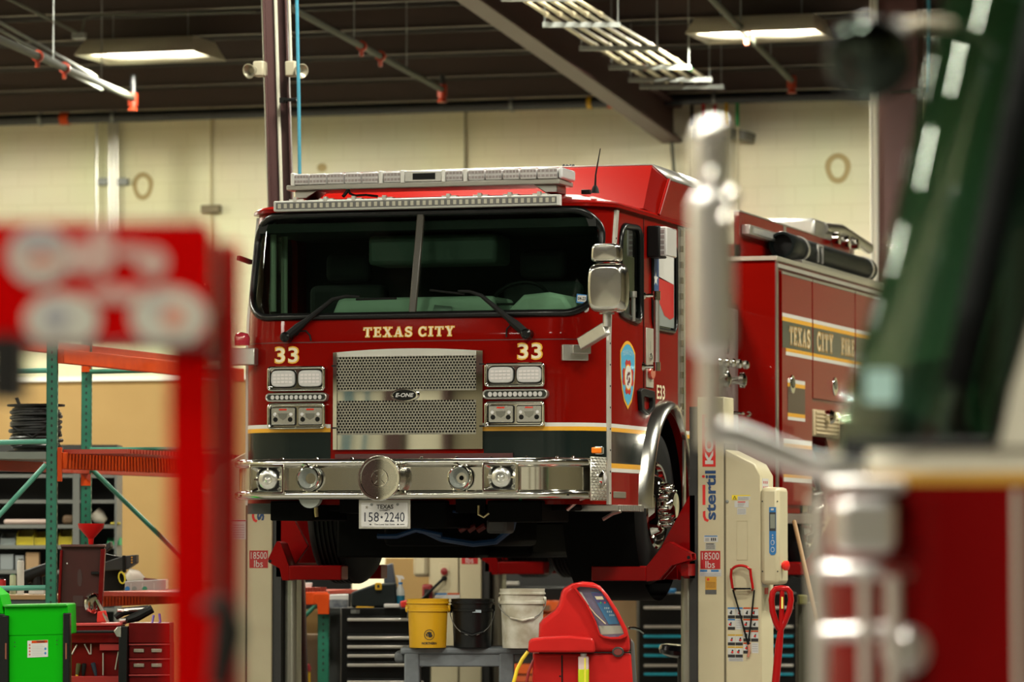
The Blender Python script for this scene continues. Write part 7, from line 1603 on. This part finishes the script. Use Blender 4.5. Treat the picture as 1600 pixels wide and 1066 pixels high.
dk = m.build('wire_deck', mat('deck rust red', (.34, .026, .009), .5), rk); dk['kind'] = 'stuff'
def boxpx(name, label, cat, P, D, d1, mt, bv=.006, grp=None, floor=False):
    t = M()
    if floor: zmin = max(b for a, b in P); P = [(a, b) if b < zmin else (a, b) for a, b in P]
    t.prism(P, lambda a, b, d: AD(a, b, D)+v0*d, 0, d1); return single(t, name, mt, label, cat, grp, bevel=bv)
def floorbox(name, label, cat, px0, px1, py, D, dep, mt, bv=.006):
    a = AD(px0, py, D); b = AD(px1, py, D); t = M(); w_ = (b-a).length; t.box((0, 0, -a.z), (w_, dep, 0), loc(a)); return single(t, name, mt, label, cat, bevel=bv)
t = thing('cardboard_carton', 'large brown cardboard carton with pale flap under the left front tyre', 'carton', tuple(at0(492, 34.6)))
a = AD(440, 992, 34.6); b = AD(531, 992, 34.6); m = M(); m.box((0, 0, -a.z), ((b-a).length, .6, 0), loc(a)); m.build('carton_body', mat('brown cardboard', (.085, .052, .026), .85), t)
m = M(); m.prism([(440, 953), (530, 951), (534, 990), (440, 991)], lambda p, q, d: AD(p, q, 34.4)+v0*d, 0, .01); m.build('carton_flap', CARD, t)
m = M(); m.prism([(531, 952), (535, 952), (556, 982), (548, 988), (541, 980)], lambda p, q, d: AD(p, q, 34.4)+v0*d, 0, .01); m.build('carton_flap', mat('dark cardboard', (.12, .075, .03), .85), t)
can_ = AD(468, 1100, 33.0); t = thing('drinks_cooler', 'yellow round cooler with a dark red lid under the pallet rack end', 'cooler', (can_.x, can_.y, 0))
zt = px_z(468, 1049, 33.0); ra = 15*33/F*1.15
m = M(); m.lathe([(ra*.9, 0), (ra, zt*.5), (ra, zt)], (can_.x, can_.y, 0), (0, 0, 1), 30); m.build('cooler_body', YELLOW, t)
m = M(); m.lathe([(ra*1.04, zt), (ra*1.04, zt+.03), (ra*.9, zt+.055), (ra*.3, zt+.065), (0, zt+.065)], (can_.x, can_.y, 0), (0, 0, 1), 30); m.build('cooler_lid', mat('cooler lid red', (.20, .015, .02), .4), t)
m = M(); p = V(can_.x, can_.y, zt-.03)-v0*ra; cbx(m, p-V(0, 0, .0), (.035, .03, .04)); m.build('cooler_label', LABW, t)
SILV = mat('drawer trim silver', (.48, .465, .42), .3, .4); CYAN = mat('drawer trim cyan', (.01, .30, .42), .35)
BOXB = mat('chest black', (.003, .0035, .0035), .4, spec=.25)
def chest(label, px0, px1, pyt, D, dep, handles, hx, mt=BOXB, dm=None):
    a = AD(px0, pyt, D); b = AD(px1, pyt, D); w_ = (b-a).length; t = thing('tool_chest', label, 'tool chest', (a.x, a.y, 0)); k = w_/(px1-px0)
    m = M(); m.box((0, 0, .12), (w_, dep, a.z), loc(V(a.x, a.y, 0))); m.build('chest_body', mt, t, bevel=.008)
    for x in (.06, w_-.06):
        for y in (.08, dep-.08): m = M(); c = V(a.x, a.y, .06)+r*x+v0*y; m.cyl(c-r*.025, c+r*.025, .06, 14); m.build('castor', BLACK, t)
    prev = None
    for (py, cm, h) in handles:
        z = px_z(px0, py, D); m = M(); m.box(((hx[0]-px0)*k, -.012, z-.11), ((hx[1]-px0)*k, .004, z+.035), loc(V(a.x, a.y, 0))) if False else m.box(((hx[0]-px0)*k, -.010, z-h*.0), ((hx[1]-px0)*k, .004, z+.028), loc(V(a.x, a.y, 0)))
        d_ = m.build('drawer', dm or mt, t, bevel=.003)
        m = M(); m.box(((hx[0]-px0)*k, -.028, z-.012), ((hx[1]-px0)*k, -.008, z+.012), loc(V(a.x, a.y, 0))); m.build('drawer_handle', cm, d_, bevel=.005)
    return t
ch1 = chest('black tool chest with silver drawer handles below the left front tyre', 533, 672, 950, 33.0, .55, [(968.5, SILV, 0), (997, SILV, 0), (1011, SILV, 0), (1025, SILV, 0), (1039.5, SILV, 0), (1066, SILV, 0), (1090, SILV, 0)], (543, 662))
m = M(); p = AD(555, 956, 32.99); cbx(m, p, (.07, .004, .03)); m.build('chest_badge', mat('dull badge', (.16, .17, .16), .4, .5), ch1)
ztc = px_z(600, 950, 33.0)
def onchest(px, z=0, d=.1): p = AD(px, 950, 33.0)+v0*d; return V(p.x, p.y, ztc+z)
t = thing('equipment_case', 'dark grey plastic case with a yellow latch on the black tool chest', 'case', tuple(onchest(583)))
m = M(); m.prism([(548, 940), (548, 926), (585, 913), (618, 911), (620, 942), (618, 949.8), (549, 949.8)], lambda a, b, d: AD(a, b, 33.0)+v0*(d+.05), 0, .35); m.build('case_body', mat('case green black', (.006, .010, .0105), .55, spec=.25), t, bevel=.015)
m = M(); m.prism(rrect(586, 596, 911, 922, 2), lambda a, b, d: AD(a, b, 33.0)+v0*(d+.05), -.02, .01); l_ = m.build('case_latch', YELLOW, t); m = M(); m.prism(rrect(589, 593, 914, 919, 1), lambda a, b, d: AD(a, b, 33.0)+v0*(d+.05), -.024, -.018); m.build('latch_hole', INK, l_)
t = thing('spray_bottle', 'clear spray bottle of blue liquid with a white trigger on the tool chest', 'spray bottle', tuple(onchest(625)))
c = onchest(625); hh = px_z(625, 912, 33)-ztc
m = M(); m.lathe([(.036, 0), (.036, hh*.55), (.033, hh*.7), (.014, hh*.95), (.014, hh)], c, (0, 0, 1), 20); m.build('bottle_body', mat('bottle haze', (.40, .42, .40), .2, coat=.5), t)
m = M(); m.lathe([(.0365, .003), (.0365, hh*.5)], c, (0, 0, 1), 20); m.build('blue_liquid', mat('blue liquid', (.01, .12, .20), .2), t)
m = M(); m.prism([(618, 899), (629, 900), (632, 904), (630, 906), (627, 904), (626, 910), (623, 910), (622, 904)], lambda a, b, d: AD(a, b, 33.1)+v0*(d-.012), 0, .025); m.build('trigger_head', LABW, t); m = M(); m.lathe([(.017, hh*.96), (.017, hh*1.05)], c, (0, 0, 1), 14); m.build('bottle_collar', LBLUE, t)
boxpx('paper_roll', 'white block lying on the tool chest left of the red cap', 'block', [(600, 944), (624, 944), (624, 949.9), (600, 949.9)], 32.95, .1, LABW)
boxpx('red_cap_bottle', 'small red capped tube on the tool chest beside the yellow bucket', 'tube', [(625, 940), (637, 938), (637, 949.9), (626, 949.9)], 32.9, .06, mat('cap red', (.62, .03, .02), .4), .01)
boxpx('yellow_tool', 'flat yellow strip along the tool chest front edge', 'strip', [(557, 948), (585, 948.5), (583, 949.9), (556, 949.9)], 32.95, .03, YELLOW, .002)
# carton and stack between rack end and chest
floorbox('dark_crate', 'dark crate behind the pallet rack end under the left front tyre', 'crate', 452, 548, 897, 36.4, .3, mat('crate black', (.004, .0045, .0045), .6, spec=.2))
sb = floorbox('grey_cabinet', 'low grey cabinet between pallet rack end and black tool chest', 'cabinet', 514, 532.5, 950, 33.6, .4, mat('cabinet dark', (.03, .032, .03), .6))
boxpx('white_box', 'flat white box stacked left of the equipment case', 'box', [(515, 930), (543, 929), (543, 937.5), (515, 937.5)], 33.3, .2, LABW, .003)
boxpx('speckled_box', 'grey speckled box under the flat white box', 'box', [(515, 937.5), (543, 937.5), (543, 950), (515, 950)], 33.3, .2, mat('speckled grey', (.16, .17, .18), .6, noise=(30, .3, (.06, .07, .09))), .003)
boxpx('small_parts', 'pale part on the orange rack deck under the left front tyre', 'part', [(476, 911), (487, 911), (487, 914), (484, 924), (478, 924)], 33.6, .1, LABW, .003)
# tan board behind the farther lift column
floorbox('tan_board_crate', 'tall tan board crate behind the farther lift column', 'crate', 602, 690, 872, 36.8, .3, CARD, .004)
boxpx('air_compressor', 'dark machine standing behind the equipment case', 'compressor', [(600, 884), (613, 880), (616, 900), (618, 912), (600, 912)], 33.3, .25, mat('dusk blue grey', (.05, .06, .08), .5), .01)
# orange and black cabinets behind
OR2 = mat('cabinet orange', (.46, .07, .006), .4)
ch2 = chest('black and orange tool chest behind the white bucket', 772, 895, 918, 39.5, .55, [(945, OR2, 0), (955, OR2, 0), (972, OR2, 0), (988, OR2, 0), (1004, OR2, 0), (1042, OR2, 0)], (774, 893))
for (y0, y1, cm) in ((939, 956, OR2), (960, 976, OR2), (980, 985, OR2), (989, 994, OR2), (998, 1012, OR2), (1038, 1053, OR2), (1056, 1066, mat('orange dark', (.38, .06, .01), .5))):
    a = AD(774, y1, 39.38); b = AD(893, y0, 39.38); m = M(); m.box((0, -.008, 0), ((AD(893, y1, 39.38)-a).length, .004, b.z-a.z), loc(a)); m.build('orange_drawer', cm, ch2, bevel=.003)
m = M(); a = AD(850, 950, 39.33); cbx(m, a, (.12, .012, .05)); m.build('drawer_window', mat('brown grille', (.10, .05, .02), .6), ch2)
for (x0, x1, y) in ((773, 787, 898), (773, 811, 912)): boxpx('silver_bar', 'short silver shelf edge under the rear fork, '+('upper' if y == 898 else 'lower')+' of two', 'shelf edge', [(x0, y-2.2), (x1, y-2.2), (x1, y+2.2), (x0, y+2.2)], 40.25, .1, SILV, .003)
floorbox('black_cabinet', 'plain tall black cabinet behind the orange tool chest', 'cabinet', 772, 945, 872, 40.3, .5, mat('cabinet black', (.006, .007, .007), .6))
ch3 = chest('black tool chest with silver and cyan handles beside the right lift column', 998, 1246, 927, 39.0, .6, [(950, SILV, 0), (979.5, SILV, 0), (994.5, CYAN, 0), (1009.5, CYAN, 0), (1024.5, CYAN, 0), (1040, SILV, 0), (1053.5, CYAN, 0), (1075, CYAN, 0)], (1006, 1239))
z3 = px_z(1050, 927, 31.8)
boxpx('blue_box', 'small bright blue box on the black chest beside the right lift', 'box', [(1036, 920.5), (1056, 920.5), (1056, 926.9), (1036, 926.9)], 39.1, .06, mat('box blue', (.012, .17, .40), .4), .004)
boxpx('white_cup', 'small white dish on the black chest behind the service machine', 'dish', [(1004, 922), (1014, 922), (1012, 926.9), (1005, 926.9)], 39.1, .05, LABW, .004)
boxpx('carton_sheet', 'torn cardboard sheet standing behind the service machine', 'cardboard', [(932, 1000), (938, 912), (944, 908), (952, 922), (962, 925), (994, 926), (995, 985), (996, 1200), (934, 1200)], 38.2, .02, mat('cardboard brown', (.27, .19, .10), .85), .002)
boxpx('orange_strap', 'orange strap across the torn cardboard sheet', 'strap', [(955, 937), (984, 935.5), (985, 937), (958, 939)], 38.12, .012, ORANGE, .001)
floorbox('dark_locker', 'row of dark lockers beyond the cyan handled chest under the engine', 'locker', 948, 1186, 884, 41.2, .4, mat('locker black', (.004, .0045, .0045), .6, spec=.2))
floorbox('dark_cabinet', 'dark tall locker behind the right lift and the broom', 'locker', 1192, 1345, 868, 40.5, .5, mat('locker black', (.004, .0045, .0045), .6, spec=.2))
boxpx('olive_bin', 'olive parts bin on a stand right of the red pallet jack handle', 'bin', [(1248, 930), (1262, 930), (1262, 945), (1248, 945)], 31.0, .2, mat('olive', (.14, .13, .03), .6), .01)
boxpx('tan_locker', 'dull olive locker right of the red pallet jack handle', 'locker', [(1247, 942), (1300, 942), (1300, 1210), (1247, 1210)], 31.2, .3, mat('dull olive', (.055, .052, .032), .7), .006)
# parts bins on the rail under the engine body, seen right of the control box
for n_, px in enumerate((1226, 1243)):
    c = AD(px, 838, 33.2); t = thing('parts_bin', ('left', 'right')[n_]+' of two clear parts bins hanging under the engine body', 'bin', tuple(c))
    m = M(); m.box((-.037, 0, -.06), (.037, .1, .055), loc(c)); m.build('bin_body', mat('smoke plastic', (.07, .075, .07), .3), t, bevel=.006)
    m = M(); m.box((-.03, -.006, -.05), (.03, .0, -.02), loc(c)); m.build('bin_label', mat('bin label', (.20, .10, .09), .5), t)
# stool
t = thing('work_stool', 'round black padded stool in front of the black chest by the lift', 'stool', tuple(at0(1064, 30.7)))
c = at0(1064, 30.7); zs2 = px_z(1064, 1017, 30.7)
m = M(); m.lathe([(0, -.05), (.10, -.05), (.155, -.03), (.165, 0), (.155, .03), (.12, .04), (0, .03)], c+V(0, 0, zs2), (.1, 0, 1), 36); m.build('seat', mat('stool vinyl', (.004, .004, .0045), .18, coat=.4), t)
m = M(); m.cyl(c+V(0, 0, .1), c+V(0, 0, zs2-.04), .028, 14); m.build('stool_post', mat('stool post', (.05, .05, .05), .3, .6), t)
for k in range(5):
    a = R(72*k); e = c+V(.26*math.cos(a), .26*math.sin(a), .06); m = M(); m.bar(c+V(0, 0, .12), e+V(0, 0, .02), .04, .03); m.cyl(e-V(.02, 0, .02), e+V(.02, 0, -.02), .04, 10); m.build('leg', BLACK, t)
# ================================================================ FOREGROUND LEFT: RED PRESS FRAME WITH STICKERS
DP = 7.6
def q7(px, py, d=0): return AD(px, py, DP)+v0*d
PR = mat('press red', (.52, .0012, .0012), .5, spec=.06, tint=RT); PRd = mat('press dark red', (.22, .006, .008), .45)
pf = thing('shop_press', 'red steel press frame with round white stickers, out of focus at left', 'press', tuple(V(*(q7(290, 900).xy), 0)))
def pr7(P, d0, d1, nm, mt, par=pf, bv=.006): m = M(); m.prism(P, q7, d0, d1); return m.build(nm, mt, par, bevel=bv)
fl = 840+1.56*F/DP
hd = pr7([(-760, 346), (310, 346), (326, 352), (334, 366), (334, 540), (-760, 540)], .0, .012, 'head_plate', PR)
pr7([(-760, 352), (325, 352), (325, 532), (-760, 532)], .10, .11, 'back_plate', PRd)
pr7([(-760, 345), (320, 345), (320, 351), (-760, 351)], .0, .11, 'top_flange', PRd); pr7([(-760, 534), (334, 534), (334, 546), (-760, 546)], -.01, .12, 'lower_flange', mat('brown red', (.08, .008, .007), .5))
up_ = pr7([(262, 545), (333, 545), (333, fl-8), (262, fl-8)], .012, .022, 'upright', PR)
pr7([(345, 374), (369, 374), (369, fl-8), (345, fl-8)], .06, .16, 'upright_flange', PR)
pr7([(333, 372), (346, 372), (346, fl-8), (333, fl-8)], .03, .15, 'upright_web', mat('brown red', (.08, .008, .007), .5))
pr7([(-700, 545), (-600, 545), (-600, fl-8), (-700, fl-8)], .012, .1, 'upright', PR)
pr7([(150, fl-30), (480, fl-30), (480, fl), (150, fl)], -.3, .4, 'press_foot', PR); pr7([(-800, fl-30), (-500, fl-30), (-500, fl), (-800, fl)], -.3, .4, 'press_foot', PR)
SW = mat('sticker white', (.60, .585, .52), .5)
def sticker(cx, cy, a, b, mt, marks, nm='sticker'):
    o = pr7(ell(cx, cy, a, b, 36), -.003, .0, nm, mt, hd, 0)
    for (x, y, a2, b2, m2) in marks: pr7(ell(cx+x, cy+y, a2, b2, 24), -.0045, -.003, 'sticker_print', m2, o, 0)
GP = mat('sticker grey', (.38, .37, .40), .6); RP = mat('sticker salmon', (.72, .28, .20), .6)
sticker(97, 500, 58, 42, SW, [(-10, -5, 22, 22, GP)]); sticker(264, 495, 60, 46, SW, [(8, 0, 17, 18, RP), (-14, -18, 14, 7, GP)])
sticker(62, 400, 50, 46, mat('sticker pale grey', (.55, .50, .46), .5), [(0, -22, 34, 14, GP), (4, 6, 28, 8, RP)])
for (a, b, c_, d_) in ((128, 392, 20, 40), (160, 382, 18, 60), (238, 400, 24, 34), (205, 384, 26, 16), (185, 450, 50, 18)): pr7(ell(a, b+10, c_, d_*.7, 20), -.003, .0, 'sticker', mat('sticker pink white', (.62, .42, .38), .5), hd, 0)
m = M(); m.tube([q7(320, 950, -.05), q7(352, 940, -.07), q7(362, 985, -.07), q7(345, 1070, -.05)], [.012, .022, .03, .02], 12); m.build('press_hook', mat('press iron', (.012, .011, .010), .5, spec=.25), pf)
m = M(); m.box((-.03, -.02, -.06), (.03, .08, .06), (lambda m_: (setattr(m_, 'translation', q7(10, 575)), m_)[1])(MX.copy())); m.build('press_bolt', mat('press iron', (.012, .011, .010), .5, spec=.25), pf)
# ================================================================ FOREGROUND RIGHT: WHITE OVER RED TRUCK CAB
DT = 9.4
def q8(px, py, d=0): return AD(px, py, DT)+v0*d
RB = mat('truck red', (.125, .0010, .0014), .4, coat=.05, spec=.25, tint=RT); WB = mat('truck white', (.52, .49, .40), .35, coat=.5)
tk = thing('truck_cab', 'white over red truck cab with chrome mirrors, out of focus at right', 'truck', tuple(V(*(q8(1700, 900).xy), 0)))
YP = AD(1290, 840, DT).y; O8 = V(0, YP, 0)
def w8(x, y, z): return V(x, YP+y, z)          # x across, y away, z up (metres)
def xm(px): return FY(px, 840, YP).x
def zm(py): return FY(1330, py, YP).z
zs8 = zm(690); RC = .32
_l = (1283-800)/F*(DT+.2)+CAM.dot(r)+RC      # the rounded corner's outermost point as seen from the camera's side
XF = (_l-r.y*(YP+RC))/r.x-RC
def cabrow(z, inset=0, xback=3.0):
    # plan outline at height z: front (towards -x) with rounded corners; leans back above the sill
    s_ = max(0, z-zs8)*(.232)+(.055 if z > zs8-.02 else .03*max(0, (z-1.5)/.3) if z > 1.5 else 0)
    x0 = XF+s_+inset; y0 = inset; y1 = 2.35-inset; P = []
    for k in range(13): a = R(270-90*k/12); P.append((x0+RC+RC*math.cos(a), y0+RC+RC*math.sin(a)))
    for k in range(13): a = R(180-90*k/12); P.append((x0+RC+RC*math.cos(a), y1-RC+RC*math.sin(a)))
    xb_ = XF+xback
    P += [(xb_-inset, y1), (xb_-inset, y0)]
    return P
def loft8(zs, inset=0, cap=True):
    rows = [cabrow(z, inset) for z in zs]; N = len(rows[0]); m = M()
    fs = [(i*N+k, i*N+(k+1) % N, (i+1)*N+(k+1) % N, (i+1)*N+k) for i in range(len(zs)-1) for k in range(N)]
    if cap: fs += [tuple(range(N)), tuple(range((len(zs)-1)*N, len(zs)*N))]
    return m.add([w8(x, y, z) for row, z in zip(rows, zs) for x, y in row], fs)
zg0, zg1, zg2 = zm(757), zm(738), zm(704)
loft8([.45, 1.0, zg0]).build('cab_lower', RB, tk); loft8([zg0, zg1], -.002).build('gold_band', mat('truck gold', (.46, .25, .03), .4), tk); loft8([zg1, zg2]).build('cab_waist', WB, tk)
ztop = 2.95
loft8([zg2, 2.2, 2.6, ztop], .0, False).build('windscreen', glass('dark green truck glass', (.30, .52, .41), 1.2, .0), tk, ang=80)
loft8([ztop, ztop+.1, ztop+.25]).build('cab_roof', WB, tk)
# pillars over the glass, parallel to the raked front
def strip8(x0, x1, z0, z1, off, nm, mt, n=6):
    m = M(); vs = []
    for i in range(n+1):
        z = z0+(z1-z0)*i/n; s_ = max(0, z-zs8)*(.232)
        for x in (x0, x1): vs.append(w8(x+s_, -off, z)); 
    m.add(vs, [(2*i, 2*i+1, 2*i+3, 2*i+2) for i in range(n)]); return m.build(nm, mt, tk, solid=.008)
xa = xm(1452)
strip8(xa, xa+.075, zg2+.14, ztop, .006, 'cab_pillar', mat('pillar black', (.003, .004, .004), .5, spec=.12))
strip8(xm(1345), xm(1600)+1.5, zg2, zg2+.022, .004, 'glass_seal', BLACKG, 1)
# white rear panel with a rounded lower corner around the glass
P = [(1700, 700), (1548, 700), (1560, 688), (1568, 660), (1578, 610), (1595, 555), (1660, 330), (1740, 60), (2100, 60), (2100, 700)]
m = M(); m.prism(P, lambda a, b, d: FY(a, b, YP+d), -.012, .004); m.build('door_panel', WB, tk, bevel=.004)
P2 = [(1560, 695), (1540, 695), (1553, 682), (1560, 655), (1570, 606), (1587, 550), (1652, 325), (1732, 55), (1740, 60), (1660, 330), (1595, 555), (1578, 610), (1568, 660)]
m = M(); m.prism(P2, lambda a, b, d: FY(a, b, YP+d), -.016, .0); m.build('door_seal', BLACKG, tk)
m = M(); m.bar(w8(xm(1592), -.012, .6), w8(xm(1590), -.012, zm(765)), .012, .012); m.build('door_trim', WB, tk)
# inside: seat backs and dash in the dark
m = M(); m.box((XF+.1, .06, zg2-.05), (XF+2.9, 2.3, zg2+.03), Matrix.Translation(O8)); m.build('cab_floor', mat('cab black', (.008, .009, .009), .8), tk)
m = M(); m.box((xm(1500), .5, zg2), (xm(1640), 1.1, 2.5), Matrix.Translation(O8)); m.build('cab_seat', mat('truck seat', (.02, .03, .025), .8), tk, bevel=.05)
# sticker on the glass
m = M(); m.prism(rrect(1346, 1400, 574, 632, 6), lambda a, b, d: q8(a, b)+v0*d, -.03, -.026); 
c8 = [(a, b) for a, b in rrect(1352, 1400, 578, 630, 6)]
m = M(); m.prism(c8, lambda a, b, d: FY(a, b, YP+.02+d), -.012, -.008); m.build('glass_sticker', mat('pale blue sticker', (.35, .55, .52), .5), tk)
# chrome mirrors and arms
C8 = mat('mirror chrome soft', (.92, .90, .90), .3, 1)
def tube8(pts, rad, nm, mt=C8, par=tk, n=14): m = M(); m.tube([q8(*p) for p in pts], rad, n); return m.build(nm, mt, par)
arm8 = tube8([(1108, 676, -.05), (1150, 684, -.05), (1210, 706, -.02), (1270, 730, .0), (1345, 738, .05)], .030, 'mirror_arm')
tube8([(1108, 560, -.05), (1108, 700, -.05)], .026, 'mirror_post', par=arm8)
def head8(x0, y0, x1, y1, nm, dep, rad=.04):
    a = q8(x0, y1); b = q8(x1, y0); m = M(); w_ = (x1-x0)/F*DT; h_ = b.z-a.z
    m.prism(rrect(0, w_, 0, h_, rad), lambda x, z, d: a+r*x+V(0, 0, z)+v0*d, -.05-dep, -.05); return m.build(nm, C8, arm8, bevel=.03, seg=4)
head8(1074, 300, 1142, 565, 'mirror_head', .14); head8(1078, 192, 1138, 305, 'convex_mirror_head', .11)
for (px, py, ra) in ((1118, 213, .020), (1095, 222, .018), (1110, 284, .018), (1135, 318, .019), (1130, 350, .016)):  # chrome beads added as the round blurred highlights on the mirror heads
    m = M(); m.lathe([(0, -ra), (ra*.7, -ra*.7), (ra, 0), (ra*.7, ra*.7), (0, ra)], q8(px, py, -.20), (0, 0, 1), 16, close=False); m.build('highlight_bead', CHROME, arm8)
# round convex mirror on a bent tube
cm8 = q8(1351, 102, -.12); ra = 64/F*DT; ax = (-v0*.9-V(0, 0, .25)-r*.1).normalized()
m = M(); m.lathe([(ra, 0), (ra*1.04, .01), (ra, .02), (ra*.85, .038), (ra*.55, .055), (0, .062)], cm8, -ax, 40); o = m.build('round_mirror', mat('mirror back black', (.012, .014, .013), .25), tk)
m = M(); m.lathe([(ra*.97, .004), (ra*.8, .016), (ra*.5, .027), (0, .034)], cm8-ax*.004, ax, 40, close=False); m.build('mirror_glass', mat('round mirror glass', (.05, .065, .055), .05, 1), o)
tube8([(1395, 58, -.08), (1412, 46, -.05), (1440, 36, .0), (1490, 34, .06)], .013, 'mirror_bracket', mat('pale bracket', (.62, .55, .42), .4, .4)); tube8([(1385, 46, -.1), (1402, 62, -.1)], .024, 'bracket_knob', LENS2)
# chrome work in front of the red lower cab
gr = tube8([(1272, 775, -.10), (1270, 830, -.10), (1276, 1000, -.10), (1276, 1300, -.10)], .018, 'grab_rail')
for py in (892, 978): tube8([(1276, py, -.10), (1310, py, -.12), (1360, py, -.12), (1440, py, .0)] if py == 892 else [(1276, py+10, -.10), (1330, py+8, -.12), (1400, py+5, -.05)], .020, 'rail_bracket', par=gr)
tube8([(1344, 900, -.12), (1346, 1100, -.12), (1346, 1300, -.12)], .014, 'grab_rail'); tube8([(1390, 900, -.10), (1392, 1100, -.10), (1392, 1300, -.10)], .018, 'grab_rail')
m = M(); a = q8(1300, 866); m.prism(rrect(0, .135, 0, .125, .03), lambda x, z, d: a+r*x+V(0, 0, z)+v0*d, -.14, .02); o = m.build('chrome_lamp', C8, tk, bevel=.02, seg=3)
m = M(); a = q8(1290, 770); m.prism(rrect(0, .17, 0, .03, .01), lambda x, z, d: a+r*x+V(0, 0, z)+v0*d, -.12, .02); m.build('lamp_top', C8, o, bevel=.008)
m = M(); m.lathe([(.05, 0), (.055, .03), (.03, .05), (0, .052)], q8(1410, 1015, -.06), -v0, 24); m.build('lamp_button', C8, tk)
tube8([(1400, 890, -.04), (1432, 900, -.03), (1443, 930, -.02), (1446, 1300, -.02)], .022, 'wheel_arch_trim', mat('chrome with painted reflection', (.25, .16, .14), .25, .9))  # dark maroon reflection put into the chrome's colour
# wheels so that the cab stands on the floor
for x, y in ((XF+1.5, .35), (XF+1.5, 2.05)):
    m = M(); c = w8(x, y-.15, .5); v0_ = V(0, 1, 0); m.lathe([(.25, 0), (.45, .0), (.5, .04), (.5, .26), (.45, .3), (.25, .3)], c, v0_, 36); m.build('wheel', TYRE, tk)
